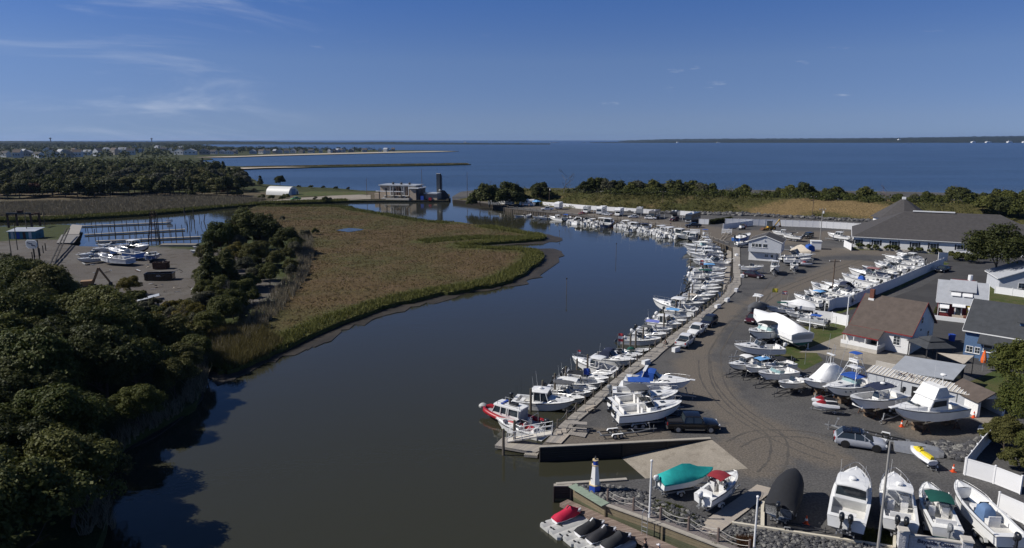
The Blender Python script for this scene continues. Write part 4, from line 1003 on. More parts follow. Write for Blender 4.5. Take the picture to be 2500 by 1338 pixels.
# boats on trailers beside the boardwalk
GT ='boats on trailers beside the boardwalk'
def dry(kind,L,label,bow,stern,z=TG,g=GT,name='motor_boat',keel=.66,tr=1,trlabel=None,anchor='mid',trk=None,**o):
 sc =o.pop('sc',None)
 r =put_boat(boat(kind,L,**o),L,label,bow,stern,keel,z,g,'boat',name,.75,1.35,None,None,anchor,sc)
 if tr: put_trailer(r,L,trlabel or 'trailer under the ' +label[:label.find(' with ')] if ' with ' in label and not trlabel else trlabel or ('trailer carrying ' +label),trk or (TRK2 if L >7.2 else TRK1))
 return r
dry('cruiser',9.2,'white express cruiser with bright blue canvas top and blue stripe beside boardwalk',(1686,941),(1526,922),1.9,keel=.7,top='blue',stripe=1,bot=BOTB,hull=GEL,trlabel='trailer under the blue-canvas express cruiser',anchor='bow')
dry('cc_t',7.6,'white centre console with bright blue T-top on trailer beside boardwalk',(1640,957),(1496,951),top='blue',ec='g',trlabel='trailer under the blue T-top centre console',anchor='bow')
dry('walk_b',7.6,'white walkaround with folded charcoal canopy on trailer beside boardwalk',(1655,970),(1492,984),top='grey',tilt=-50,trlabel='trailer under the charcoal-canopied walkaround',anchor='bow',ec='k')
dry('walk',7.5,'white cuddy boat with pale blue interior and black tilted outboard nearest the black pickup',(1664,994),(1502,1008),bot=BOTK,tilt=-40,trlabel='tandem-axle trailer under the cuddy boat beside the black pickup',trk=TRK2,anchor='bow')
# boats ashore in the middle of the yard
GY ='boats stored ashore in the middle of the yard'
def yard(kind,L,label,bow,stern,trl=None,**o):
 z =o.pop('z',TG);return dry(kind,L,label,bow,stern,z,GY,tr=1 if trl else 0,trlabel=trl,**o)
yard('cover',7.6,'navy boat under fitted grey cover with white T-top above',(1833,760),(1880,728),'trailer under the grey-covered navy boat',top='grey',hull=NAVY,ttop=1,eng=0,anchor='bow',sc=.95)
yard('cc_t',6.6,'white centre console with dark green top flying yellow and striped flags',(1870,748),(1930,750),'trailer under the flag-flying centre console',top='green',anchor='bow',tilt=-20)
yard('shrink',8.0,'long low boat in white shrink wrap behind the flag-flying centre console',(1907,739),(1990,746),'trailer under the long low shrink-wrapped boat',eng=0)
yard('bow',6.4,'grey aluminium bowrider with tubular rails in front of low shrink-wrapped boat',(1920,760),(1985,764),'trailer under the aluminium bowrider',hull=GREYH,eng=1)
yard('pontoon',6.6,'grey pontoon boat with blue canopy beside white gate fence',(1950,776),(2018,788),'trailer under the grey pontoon boat',z=1.2,keel=.6)
yard('shrink',10.6,'big boat in white shrink wrap with green bottom on tandem trailer',(1842,776),(1960,824),'tandem trailer under the big shrink-wrapped boat',trk=TRK2,bot=BOTG,eng=0,z=2.0,top=None)
yard('bow_b',7.8,'white sport boat with black arch and teal windscreen in front of shrink-wrapped boat',(1829,822),(1908,800),'trailer under the teal-windscreen sport boat',aqua=1,top='black',eng=0,anchor='bow')
yard('walk',7.8,'white walkaround with big white outboard beside the wire fence',(1792,850),(1910,847),'trailer under the walkaround with white outboard',ec='w',bot=BOTB,anchor='bow')
yard('walk_b',6.8,'white cuddy boat under off-white bimini at the corner of the drive',(1779,890),(1848,877),'dark trailer under the off-white bimini boat',top='white',anchor='bow',trk=TRKD)
yard('cc_t',7.0,'white centre console under bright blue top with radar dome and rod holders',(1820,897),(1888,884),'dark trailer under the bright blue topped centre console',top='sky',radar=1,anchor='bow',trk=TRKD)
yard('bow_b',7.0,'white bowrider under black bimini between wire fence and white sport boat',(1870,896),(1935,880),'trailer under the black bimini bowrider',top='black',anchor='bow')
yard('bow',7.6,'white sport boat with aqua windscreen, right of the blue-topped centre console',(1851,915),(1940,900),'trailer under the aqua-windscreen sport boat',aqua=1,eng=0,anchor='bow',trk=TRKD)
yard('cc',5.8,'small cream centre console left of the tall shrink-wrapped sportfisher',(1901,934),(1968,920),'dark trailer under the small cream centre console',hull=GELC,bot=GELC,anchor='bow',trk=TRKD)
GB ='big boats blocked up ashore near the shed'
def blocked(kind,L,label,bow,stern,z,keel,slab,**o):
 r =dry(kind,L,label,bow,stern,z,GB,tr=0,keel=keel,**o);s =r.scale[0];rz =r.rotation_euler.z
 d =Vector((math.cos(rz),math.sin(rz),0));n =Vector((-d.y,d.x,0));B =L *.33*s
 for i,(q,sd) in enumerate(((.18,-1),(.18,1),(.62,-1),(.62,1))):
  p =r.location +d * (q *L *s) +n * (sd *B * (.42 if q <.5 else .36));p.z =0.005
  k =STAND.place('boat_stand','%s %s screw stand propping the %s' % (('stern','bow')[q >.5],('starboard','port')[sd >0],slab),'boat stand',p,rz,(keel +.42) /1.05 if q <.5 else (keel +.62) /1.05,'screw stands under the big boats')
 for q in (.15,.6):
  p =r.location +d * (q *L *s);p.z =0.005;KEEL.place('keel_block','timber keel block under the %s of the %s' % (('stern','bow')[q >.5],slab),'keel block',p,rz,(keel +.0) /.54 if q <.5 else (keel +.06) /.54,'timber keel blocks')
 return r
blocked('shrink_tall',9.0,'sportfisher with cabin shrink-wrapped in white and tall outriggers',(1962,930),(2056,915),2.2,.75,'shrink-wrapped sportfisher',rig=1,eng=0,anchor='bow',bot=BOTB)
blocked('tower',9.6,'white sportfisher with tubular tuna tower and blue canvas',(2018,953),(2125,925),2.2,.75,'tuna tower sportfisher',top='blue',anchor='bow',bot=BOTB)
blocked('cc_t',8.8,'white cuddy console boat with navy hardtop and radar dome left of flybridge cruiser',(2076,984),(2200,958),2.1,.8,'navy hardtop boat',top='navy',radar=1,anchor='bow',bot=BOTB)
blocked('fly',9.8,'large white flybridge cruiser with covered windscreen beside the long grey shed',(2183,1004),(2343,980),2.6,.85,'flybridge cruiser',anchor='bow',bot=BOTW,eng=0,hull=GEL)
# row along the white street fence
GR ='trailer boats in the row along the white street fence'
ordn = ['nearest','second','third','fourth','fifth','sixth','seventh','eighth','ninth','tenth','eleventh','twelfth','thirteenth','fourteenth','farthest']
RW = [('walk',7.4,(1938,723),(2008,739),'with black outboard',{}),('bow_b',6.8,(1963,715),(2030,731),'with pale blue canopy',{'top': 'sky'}),('cc',8.6,(1979,703),(2078,727),'long and open',{'ec': 'w'}),('walk',7.2,(1998,708),(2084,717),'with folded grey canvas',{}),
      ('cruiser',8.4,(2011,696),(2095,711),'with navy sail-shaped canvas',{'top': 'navy','noarch': 1}),('cc',7.4,(2034,691),(2122,703),'with grey covered outboard',{'ec': 'g'}),('cc',8.0,(2054,677),(2146,692),'with blue and magenta covers',{'cover': 'blue'}),
      ('walk_b',8.0,(2071,666),(2172,681),'under faded maroon canopy',{'top': 'maroon'}),('bow',8.0,(2104,658),(2194,671),'with navy bow stripe and black outboard',{'hull': NAVY}),('walk',8.0,(2134,650),(2214,665),'with black canvas helm',{}),('bow',7.6,(2144,646),(2226,659),'slim with white deck',{'ec': 'w'}),
      ('cc',8.0,(2156,642),(2248,650),'open with bare deck',{'ec': 'w'}),('cruiser',9.0,(2158,632),(2252,642),'with raised white cabin top',{'noarch': 1}),('walk_h',8.0,(2188,625),(2256,635),'with white hardtop',{}),('cruiser',8.0,(2190,619),(2246,627),'under long black canvas',{'top': 'black','noarch': 1})]
for i,(kd,L,b,s_,tx,o) in enumerate(RW):
 dry(kd,L,'white boat %s, %s in the row along street fence' % (tx,ordn[i]),b,s_,1.7,GR,trlabel='trailer under the %s boat of the row along street fence' %ordn[i],anchor='bow',**o)
XR = [('cc',7.2,{'ec': 'w'}),('walk',7.2,{}),('bow',7.0,{'aqua': 1}),('walk_b',7.2,{'top': 'grey'}),('cc',7.4,{'cover': 'white'})]
for i in range(1,13):
 (b0,s0),(b1,s1) =RW[i][2:4],RW[i +1][2:4];kd,L,o =XR[i %5];m_ =lambda p,q: ((p[0] +q[0]) /2+4,(p[1] +q[1]) /2+1)
 dry(kd,L,'white boat wedged between the %s and %s of the row along street fence' % (ordn[i],ordn[i +1]),m_(b0,b1),m_(s0,s1),1.9,GR,trlabel='trailer wedged between the %s and %s of the row along street fence' % (ordn[i],ordn[i +1]),anchor='bow',sc=.9,**o)
# boats around the marina office
GO ='boats parked round the marina office'
def off(*a,**o): return dry(a[0],a[1],a[2],a[3],a[4],o.pop('z',1.6),GO,trlabel=a[5],**o)
off('walk',6.6,'white cuddy boat with white outboard in front of the marina office',(1865,653),(1809,650),'trailer under the cuddy boat in front of the office',ec='w',anchor='bow')
off('walk_h',6.4,'white cabin boat seen bow-on in front of the office door',(1890,658),(1896,636),'trailer under the bow-on cabin boat by the office door',anchor='bow',sc=.95)
off('cc',5.8,'white open boat seen bow-on right of the office',(1940,652),(1938,633),'trailer under the bow-on open boat right of the office',anchor='bow',ec='w',sc=.95)
off('bow',7.4,'white runabout beside the office, nearer of two parallel boats',(1980,636),(1914,633),'trailer under the nearer of two parallel boats by the office',anchor='bow')
off('cruiser',8.0,'white cabin boat beside the office, farther of two parallel boats',(1984,629),(1908,627),'trailer under the farther of two parallel boats by the office',anchor='bow',noarch=1)
off('shrink',5.6,'boat under a pale tan pointed cover behind the parallel boats',(1980,622),(1938,612),'trailer under the pale tan covered boat',top='tan',eng=0)
off('skiff',4.2,'small white dinghy beside the blue tarpaulin heap',(1930,605),(1955,607),'small trailer under the white dinghy',z=1.0,keel=.5)
off('walk_h',8.4,'white fishing boat parked behind the office roof near backhoe',(1888,565),(1930,568),'trailer under the fishing boat near the backhoe',z=1.9)
off('cc_t',8.2,'white centre console parked behind the office beside the black jeep',(1912,572),(1955,576),'trailer under the centre console beside black jeep',z=1.9,top='black')
off('pilot',9.0,'white cabin boat on trailer at the corner of the dark-roofed hall',(2020,572),(2075,578),'trailer under the cabin boat at the hall corner',z=1.8)
off('bow',6.6,'boat under blue cover parked left of the office roof',(1836,577),(1790,586),'trailer under the blue-covered boat left of office',hull=BLUEH)
off('bow',6.2,'white runabout close left of the office wall',(1828,590),(1797,592),'trailer under the runabout left of the office wall')
# foreground boats
GFG ='boats parked by the sign at the bottom right'
B_ =dry
r1 =B_('pilot',8.6,'white twin-engine boat with hardtop and dark mesh enclosure, leftmost by the sign',(2095,1137),(2066,1272),1.85,GFG,eng=2,radar=1,bot=BOTK,trlabel='trailer under the twin-engine hardtop boat',anchor='stern',trk=TRK2,sc=1.02)
r2 =B_('walk_h',7.8,'white hardtop cuddy boat with two black outboards, second by the sign',(2176,1146),(2200,1274),1.85,GFG,eng=2,radar=1,bot=BOTK,trlabel='trailer under the second boat by the sign',anchor='stern',trk=TRK2,sc=1.0)
r3 =B_('bow_b',6.8,'white boat with bottle green bimini and green bottom, third by the sign',(2256,1184),(2315,1293),1.7,GFG,eng=1,ec='g',bot=BOTG,top='green',trlabel='trailer under the green bimini boat',anchor='stern',sc=1.0)
r4 =B_('cc',8.0,'white open centre console with blue covered helm, rightmost by the sign',(2334,1192),(2470,1312),1.75,GFG,eng=1,cover='denim',trlabel='trailer under the rightmost boat by the sign',anchor='bow',sc=.98,trk=TRK2)
B_('shrink',6.2,'small boat under bright teal cover with white outboard by the ramp',(1736,1152),(1611,1172),1.6,GFG,eng=1,ec='w',top='teal',low=1.2,trlabel='trailer under the teal-covered boat',anchor='stern',sc=.88)
B_('bow_b',5.8,'small white skiff with dark red bimini and navy bow cushion',(1800,1160),(1716,1212),1.6,GFG,top='red',ec='w',trlabel='trailer under the red bimini skiff',anchor='stern',sc=.95,hull=GEL,bot=GEL)
B_('cover',6.4,'boat completely under black tarpaulin beside the plank walk',(1940,1158),(1902,1238),1.8,GFG,top='black',eng=1,trlabel='trailer under the black-tarpaulin boat',anchor='stern',sc=1.06)
# derelict boats in the yard on the left
GL_ ='old boats heaped in the left boat yard'
OLD =pm('weathered_gelcoat',(0.55,0.56,0.57),0.6,0.18,1.5)
def old(kind,L,label,bow,stern,**o):
 kk =boat(kind,L,hull=o.pop('hull',OLD),bot=o.pop('bot',BOTK),**o)
 return put_boat(kk,L,label,bow,stern,LZ +.25,LZ +1.3,GL_,'boat','old_boat',.7,1.4)
old('cruiser',8.0,'weathered white cruiser hull, far left of the heap in the left yard',(191,627),(255,618),eng=0,noarch=1)
old('walk',7.6,'long weathered boat lying nearest in the left yard heap',(189,636),(252,628),eng=0)
old('bow',7.6,'flat white open hull lying nearest right in the left yard heap',(240,632),(320,637),eng=0)
old('cruiser',8.4,'old cabin cruiser wrapped round with blue tarpaulin in the left yard',(266,619),(343,624),eng=0,noarch=1,hull=BLUEH)
old('walk_h',8.0,'white cabin boat with hardtop at the back of the left yard heap',(365,612),(300,606),eng=0)
old('cruiser',7.4,'white cruiser near the finger docks at back of the left yard heap',(238,602),(300,598),eng=0,noarch=1)
old('walk',7.2,'white hull in the middle of the left yard heap',(225,612),(290,605),eng=0)
old('bow',5.6,'small bright blue open boat standing alone in the left yard',(356,634),(380,620),eng=0,hull=BLUEH,bot=BLUEH)
old('walk',6.4,'white boat beside the trees at the right of the left yard',(464,613),(510,610),eng=1)
old('skiff',5.0,'white skiff with blue rim behind the boat beside the trees',(470,603),(512,600),eng=0)
# docks, bulkheads, fences, poles
def wood(name,col,stripes=None,var=.25,sc=1.5,rough=.85): return pm(name,col,rough,var,sc,bump=.3,bscale=9,stretch=(1,6,6))
DECKW =wood('weathered_decking',(.30,.275,.245));DECKD =wood('brown_decking',(.20,.150,.125));PALEW =wood('pale_new_planks',(.40,.35,.29))
PILEM =wood('pile_timber',(.115,.098,.080));CREO =wood('dark_bulkhead_timber',(.038,.034,.030));GREENW =wood('algae_green_timber',(.10,.105,.060));CAPW =wood('cap_timber',(.36,.33,.28))
GREENCAP =wood('green_stained_cap',(.24,.30,.23));ROPE =pm('rope',(.42,.40,.36),.9,.15);VINYLW =pm('white_vinyl_fence',(.80,.80,.80),.45,.04,.8);CREAMB =pm('cream_kerb_timber',(.62,.57,.46),.7,.08)
POSTW =pm('white_painted_post',(.78,.78,.77),.5,.05);POLEG =pm('grey_pole',(.30,.29,.27),.8,.2,2,stretch=(6,6,.6));POLEB =pm('brown_pole',(.12,.085,.06),.85,.25,2,stretch=(6,6,.6))
CONCB =pm('cast_concrete',(.50,.47,.42),.85,.12,1.5,bump=.15);METR =pm('grey_metal_roof',(.42,.44,.46),.4,.1,.6,metal=.1)
def fit_h(p,top_py):
 v = (top_py -CY) /F
 k = (SPT +v *CPT) / (CPT -v *SPT)
 return HC -k *p.y -p.z
def planked(name,a0,a1,b0,b1,n,z,mat,label,th=.06,pl_name='plank',mat2=None,gap=.012,cat=None,kind='structure',seed=1,beam=True):
 rr =random.Random(seed)
 root =link(name,None,None,(a0.x,a0.y,z))
 if cat: tag(root,label,cat)
 else: root['kind'] =kind;root['label'] =label
 o =Vector((a0.x,a0.y,z))
 L = (a1 -a0).length /n
 me =None
 for i in range(n):
  p,q =a0.lerp(a1,(i +.5) /n),b0.lerp(b1,(i +.5) /n)
  d =q -p;ln =d.length
  if me is None:
   me =MB().box((0,0,-th /2),(1,L -gap,th)).mesh(pl_name,mat)
   me2 =MB().box((0,0,-th /2),(1,L -gap,th)).mesh(pl_name,mat2 or mat)
  ob =link(pl_name,me if rr.random() <.7 else me2,root,(p +q) /2-o +Vector((0,0,rr.uniform(-.006,.006))))
  ob.location.z =rr.uniform(-.006,.006);ob.scale.x =ln +rr.uniform(-.03,.03);ob.rotation_euler = (0,0,math.atan2(d.y,d.x))
 if beam:
  bmn =MB();f0,f1,g0,g1 = [Vector((v.x,v.y,-th -.12)) -Vector((o.x,o.y,0)) for v in (a0,a1,b0,b1)]
  for u,v in ((f0,f1),(g0,g1)): bmn.bar(u.lerp(v,.003) + (g0 -f0) * (.03 if u is f0 else -.03),u.lerp(v,.997) + (g0 -f0) * (.03 if u is f0 else -.03),.12,.24)
  link('beam',bmn.mesh('beam',mat),root)
 return root
# long boardwalk along the creek: sections of decking
LE =smooth_line(PX([(1789,604),(1789,680),(1775,697),(1766,720),(1705,770),(1605,844),(1552,885),(1485,939),(1440,977),(1383,1025),(1350,1056)],0.05),5)
RE =smooth_line(PX([(1806,604),(1808,685),(1806,697),(1788,720),(1732,770),(1628,852),(1597,880),(1519,933),(1455,993),(1408,1033),(1380,1062)],0.05),5)
DECKS =pm('boardwalk_planks',(.31,.285,.25),.85,.2,2.0,bump=.3,bscale=8)
def plank_stripes(m,freq=7.0):
 nt =m.node_tree;n,l =nt.nodes,nt.links;p =n['Principled BSDF']
 tcn =n.new('ShaderNodeTexCoord');sp =n.new('ShaderNodeSeparateXYZ');l.new(tcn.outputs['Object'],sp.inputs[0])
 fr =n.new('ShaderNodeMath');fr.operation ='MULTIPLY';l.new(sp.outputs['Y'],fr.inputs[0]);fr.inputs[1].default_value =freq
 f2 =n.new('ShaderNodeMath');f2.operation ='FLOOR';l.new(fr.outputs[0],f2.inputs[0])
 wn_ =n.new('ShaderNodeTexWhiteNoise');wn_.noise_dimensions ='1D';l.new(f2.outputs[0],wn_.inputs['W'])
 mr =n.new('ShaderNodeMapRange');mr.inputs['To Min'].default_value =.72;mr.inputs['To Max'].default_value =1.12;l.new(wn_.outputs['Value'],mr.inputs['Value'])
 old =p.inputs['Base Color'].links[0].from_socket
 v =n.new('ShaderNodeVectorMath');v.operation ='SCALE';l.new(old,v.inputs[0]);l.new(mr.outputs[0],v.inputs['Scale']);l.new(v.outputs[0],p.inputs['Base Color'])
plank_stripes(DECKS)
bw =link('boardwalk',None,None,(LE[-1].x,LE[-1].y,0));bw['kind'] ='structure';bw['label'] ='long weathered timber boardwalk along the moored boats'
for i in range(len(LE) -1):
 c = (LE[i] +LE[i +1] +RE[i] +RE[i +1]) /4;d = (LE[i +1] -LE[i]);ang =math.atan2(d.y,d.x) -math.pi /2
 M =Matrix.Rotation(-ang,4,'Z') @Matrix.Translation(-c)
 q = [M @v for v in (LE[i].lerp(LE[i +1],.012),LE[i].lerp(LE[i +1],.988),RE[i].lerp(RE[i +1],.988),RE[i].lerp(RE[i +1],.012))]
 s_ =MB();s_.prism([(v.x,v.y) for v in q],-.05,.16+.004* (i %2))
 o =link('deck_section',s_.mesh('deck_section',DECKS),bw,c -Vector((LE[-1].x,LE[-1].y,0)) +Vector((0,0,-.05)),ang)
fb =MB()
for i in range(len(LE) -1):
 a,b =LE[i],LE[i +1];nrm =Vector((-(b -a).y,(b -a).x,0)).normalized()
 if nrm.x >0: nrm = -nrm
 k =max(2,int((b -a).length /1.6))
 for j in range(k):
  p =a.lerp(b,(j +.5) /k) +nrm *.22;fb.cyl((p.x,p.y,-3.2),(p.x,p.y,.12),.13,.12,6)
 u,v =a +nrm *.05,b +nrm *.05;fb.bar((u.x,u.y,-.9),(v.x,v.y,-.9),.06,1.5)
o =struct('boardwalk_bulkhead',fb.mesh('boardwalk_bulkhead',CREO),'stuff','dark timber piling under the boardwalk edge')
# rope rails: posts and two ropes each bay
def rope_rail(name,label,pts,z,spacing,ph=1.15,mat=PILEM,nr=1):
 root =thing(name,label,'rope rail',(pts[0].x,pts[0].y,z));o =Vector((pts[0].x,pts[0].y,0))
 ps = [];acc =0
 for a,b in zip(pts[:-1],pts[1:]):
  L = (b -a).length;
  while acc <=L:
   ps.append(a.lerp(b,acc /L) -o);acc +=spacing
  acc -= L
 me =MB().cyl((0,0,-.3),(0,0,ph),.11,.10,6).mesh('post',mat)
 for p in ps: link('post',me,root,(p.x,p.y,0))
 for a,b in zip(ps[:-1],ps[1:]):
  d =b -a;rp =MB()
  for zz in ((ph -.1,),(ph -.1,ph *.55))[nr -1]:
   rp.tube([(d.x *t /8,d.y *t /8,zz -1.6*.35* (t /8) * (1-t /8) *2) for t in range(9)],.028,4)
   o_ =link('rope',rp.mesh('rope',ROPE),root,(a.x,a.y,0));rp =MB()
 return root
rope_rail('rope_rail','post and rope rail along the creek edge of the boardwalk',[v +Vector((.12,0,0)) for v in LE[5:]],.1,2.7)
rope_rail('rope_rail','post and rope rail along the caravan bulkhead',PX([(1215,502),(1245,509),(1300,515),(1400,525),(1480,533.5),(1580,546),(1640,555.5),(1700,570),(1785,603)],0),0,4.2,1.2)
# mooring piles
PILE =Kit();PILE.add('shaft',MB().cyl((0,0,-2.5),(0,0,3.0),.17,.14,8),PILEM,True);PILE.add('top',MB().cyl((0,0,3.0),(0,0,3.05),.135,.1,8),GREENW)
def pile(px,py,ztop,label,group):
 p =W(px,py,ztop);p.z =WATER;return PILE.place('mooring_pile',label,'mooring pile',p,0,1.0,group)
NEARP = [(1296,949),(1325,929),(1355,912),(1382,895),(1409,877),(1435,866),(1553,808),(1571,800),(1622,764),(1651,734),(1661,726),(1691,695),(1683,708),(1701,596),(1706,570),(1699,608),(1687,620),(1726,636),(1718,648),(1768,622)]
for p in NEARP: pile(*p,1.4,'weathered timber mooring pile standing among the boats of the near boardwalk','mooring piles off the near boardwalk')
pile(1229,1048,1.4,'mooring pile at the outer end of the floating dock below the gangway','mooring piles off the near boardwalk');pile(1256,1027,1.4,'mooring pile beside the small bowrider at the gangway','mooring piles off the near boardwalk')
pile(1245,973,1.4,'mooring pile standing against the cabin of the red patrol boat','mooring piles off the near boardwalk');pile(1522,826,1.4,'pale mooring pile beside the dark green hulled boat','mooring piles off the near boardwalk');pile(1540,816,1.4,'dark twin mooring pile behind the dark green hulled boat','mooring piles off the near boardwalk')
FARPL = [(1230,507),(1240,508),(1250,510),(1262,510),(1282,512),(1299,512),(1313,514),(1337,519),(1361,520),(1375,521),(1388,522),(1409,524),(1433,525),(1447,529),(1464,532),(1487,533),(1515,533),(1530,534),(1544,538),(1556,538),(1585,549),(1600,545),(1618,549),(1628,555),(1643,555),(1656,558)]
for p in FARPL: pile(*p,1.4,'timber mooring pile off the far caravan bulkhead','mooring piles off the far caravan bulkhead')
def pile_wall(name,label,px,zt,sp,r=.16,m=None):
 mb =MB();pts =PX(px,0)
 for a,b in zip(pts[:-1],pts[1:]):
  n =max(1,int((b -a).length /sp));nr =Vector(((b -a).y,-(b -a).x,0)).normalized()
  if nr.y >0: nr = -nr
  for j in range(n):
   p =a.lerp(b,(j +.5) /n) +nr *.25;mb.cyl((p.x,p.y,-3),(p.x,p.y,zt),r,r *.9,6)
  u,v =a +nr *.06,b +nr *.06;mb.bar((u.x,u.y,-.85),(v.x,v.y,-.85),.06,1.5);mb.bar((u.x,u.y,zt +.03),(v.x,v.y,zt +.03),.5,.14)
 struct(name,mb.mesh(name,m or PILEM),'stuff',label)
pile_wall('pile_bulkhead','close-set timber piles of the inlet bulkhead',[(1106,488),(1150,493),(1200,499)],.35,.8)
pile_wall('caravan_bulkhead','timber piles facing the caravan bulkhead',[(1200,499),(1245,510),(1300,516),(1340,519.5),(1400,526),(1440,530),(1480,534.5),(1580,547),(1640,556.5),(1700,571),(1790,606)],.02,1.3)
# plank bulkheads: boards as parts
def board_wall(name,label,pts,ztop,nb,bh,mats,cap,seg=5.0,out=1,zbot=None,slope=None):
 root =thing(name,label,'bulkhead',(pts[0].x,pts[0].y,0));o =Vector((pts[0].x,pts[0].y,0));rr =random.Random(3);cache = {}
 for a,b in zip(pts[:-1],pts[1:]):
  L = (b -a).length;n =max(1,round(L /seg));ang =math.atan2((b -a).y,(b -a).x)
  nr =Vector(((b -a).y,-(b -a).x,0)).normalized() *out
  for j in range(n):
   p =a.lerp(b,(j +.5) /n) -o
   for i in range(nb):
    m =mats[min(len(mats) -1,int(i *len(mats) /nb +rr.uniform(-.3,.3)))] if len(mats) >1 else mats[0]
    key = (m.name,round(L /n,2))
    if key not in cache: cache[key] =MB().box((0,0,0),(L /n -.02,.06,bh -.025)).mesh('board',m)
    ob =link('board',cache[key],root,(p.x +nr.x * (.07+rr.uniform(0,.012)),p.y +nr.y *.07,ztop -bh * (i +.5)),ang)
  cp =MB();q0,q1 =a -o +nr *.02,b -o +nr *.02;cp.bar((q0.x,q0.y,ztop +.07),(q1.x,q1.y,ztop +.07),.42,.09);link('cap',cp.mesh('cap',cap),root)
  for j in range(n +1):
   p =a.lerp(b,j /n) -o +nr *.16;link('pile',MB().cyl((p.x,p.y,-3),(p.x,p.y,ztop +.02),.1,.1,6).mesh('pile',mats[0]),root)
 return root
board_wall('ramp_bulkhead','dark plank bulkhead with pale cap on the far side of boat ramp',PX([(1318,1092),(1520,1082),(1735,1071)],0),0,7,.25,[CREO],CAPW,6.0)
board_wall('pier_bulkhead','dark end wall of the pier left of the lighthouse',PX([(1352,1186),(1397,1186)],0),0,7,.25,[CREO,CREO,GREENW],CAPW,4.0)
board_wall('pier_bulkhead','green-brown plank bulkhead along the jet ski dock',PX([(1397,1186),(1480,1233),(1620,1283),(1770,1340),(1930,1400)],0),0,7,.25,[wood('tan_bulkhead_timber',(.20,.165,.105)),GREENW,wood('wet_green_timber',(.062,.064,.036))],CAPW,5.0)
gc =MB();a,b =W(1397,1188),W(1478,1236);gc.bar((a.x,a.y,.15),(b.x,b.y,.15),.95,.06);solo('green_plank',gc,GREENCAP,'broad green-stained plank on the bulkhead corner beside the lighthouse','plank')
gc =MB();a,b =W(1358,1184),W(1530,1172);gc.bar((a.x,a.y,.1),(b.x,b.y,.1),.4,.12);solo('ramp_kerb_timber',gc,CAPW,'pale timber kerb along the lighthouse side of ramp','timber')
# jet ski dock, walk behind the bulkhead, plank walk, gangway dock
dz =WATER +.55
A0,A1,B0,B1 =W(1386,1219,dz),W(1720,1366,dz),W(1366,1229,dz),W(1660,1366,dz)
planked('jet_ski_dock',A0,A1,B0,B1,118,dz,DECKD,'brown plank floating dock beside the covered jet skis',.07,'plank',wood('pale_brown_decking',(.27,.21,.175)),cat='floating dock')
W0,W1,V0,V1 =W(1480,1232),W(1880,1386),W(1525,1238),W(1900,1376)
planked('pier_walk',W0 +Vector((.1,.25,0)),W1 +Vector((.1,.25,0)),W0 +Vector((1.2,1.5,0)),W1 +Vector((1.2,1.5,0)),120,.10,wood('grey_brown_decking',(.19,.165,.155)),'weathered plank walk behind the roped bulkhead',.06,beam=False)
rope_rail('rope_rail','post and double rope rail above the jet ski dock',[W(1478,1233) +Vector((.25,.45,0)),W(1622,1284) +Vector((.25,.45,0)),W(1772,1341) +Vector((.25,.45,0)),W(1900,1392) +Vector((.25,.45,0))],.1,2.55,1.2,wood('rail_post_timber',(.16,.12,.105)),2)
planked('plank_walk',W(1848,1185),W(1699,1288),W(1892,1196),W(1745,1310),84,.10,PALEW,'pale plank walk leading down to the roped pier',.06,mat2=wood('pale_planks',(.36,.32,.28)),beam=False)
dg =WATER +.5
planked('gangway_dock',W(1228,1066,dg),W(1345,1088,dg),W(1208,1087,dg),W(1308,1104,dg),34,dg,DECKW,'weathered floating dock at the foot of white gangway',.08,mat2=CAPW,cat='floating dock')
planked('low_platform',W(1290,1096,dg),W(1318,1098,dg),W(1279,1107,dg),W(1312,1110,dg),8,dg -.1,CAPW,'small low plank platform against the ramp bulkhead corner',.06,cat='platform')
planked('dock_landing',W(1352,1058),W(1392,1062),W(1332,1082),W(1370,1085),14,.14,DECKW,'plank landing at the boardwalk end beside gangway',.06,mat2=PALEW,beam=False,cat='landing')
planked('picnic_deck',W(1398,1046),W(1440,1050),W(1384,1062),W(1428,1070),14,.13,DECKW,'small plank deck under the picnic table',.05,beam=False,cat='deck')
g0,g1 =W(1348,1056,.25),W(1240,1074,dg +.1);gw =thing('gangway','white aluminium gangway with truss rails down to floating dock','gangway',(g1.x,g1.y,dg));o =Vector((g1.x,g1.y,dg))
d = (g0 -g1);n =Vector((-d.y,d.x,0)).normalized() *.55
dk =MB();dk.add([g0 -o +n,g1 -o +n,g1 -o -n,g0 -o -n,g0 -o +n -Vector((0,0,.1)),g1 -o +n -Vector((0,0,.1)),g1 -o -n -Vector((0,0,.1)),g0 -o -n -Vector((0,0,.1))],[(0,1,2,3),(7,6,5,4),(0,4,5,1),(1,5,6,2),(2,6,7,3),(3,7,4,0)])
part('tread_deck',dk,CONCB,gw)
for sd in (-1,1):
 rl =MB();P = [g1 -o +n *sd +d * (i /6) for i in range(7)];H =Vector((0,0,1.1))
 rl.tube([p +H for p in P],.035,5);rl.tube([p +H *.5 for p in P],.025,5)
 for i,p in enumerate(P): rl.tube([p,p +H],.03,5)
 for i in range(3): rl.tube([P[i *2],P[i *2+1] +H],.025,4)
 part('handrail',rl,POSTW,gw)
g0,g1 =W(1788,640,.2),W(1772,646,dg);gw =thing('gangway','white gangway down to the finger docks below the office','gangway',(g1.x,g1.y,dg));o =Vector((g1.x,g1.y,dg));d =g0 -g1;n =Vector((-d.y,d.x,0)).normalized() *.5
part('tread_deck',MB().bar((0,0,.05),d +Vector((0,0,.05)),1.0,.08),CONCB,gw)
for sd in (-1,1): part('handrail',MB().tube([n *sd +Vector((0,0,1.1)),d +n *sd +Vector((0,0,1.1))],.04).tube([n *sd,n *sd +Vector((0,0,1.1))],.03).tube([d +n *sd,d +n *sd +Vector((0,0,1.1))],.03).tube([d *.5+n *sd,d *.5+n *sd +Vector((0,0,1.1))],.03),POSTW,gw)
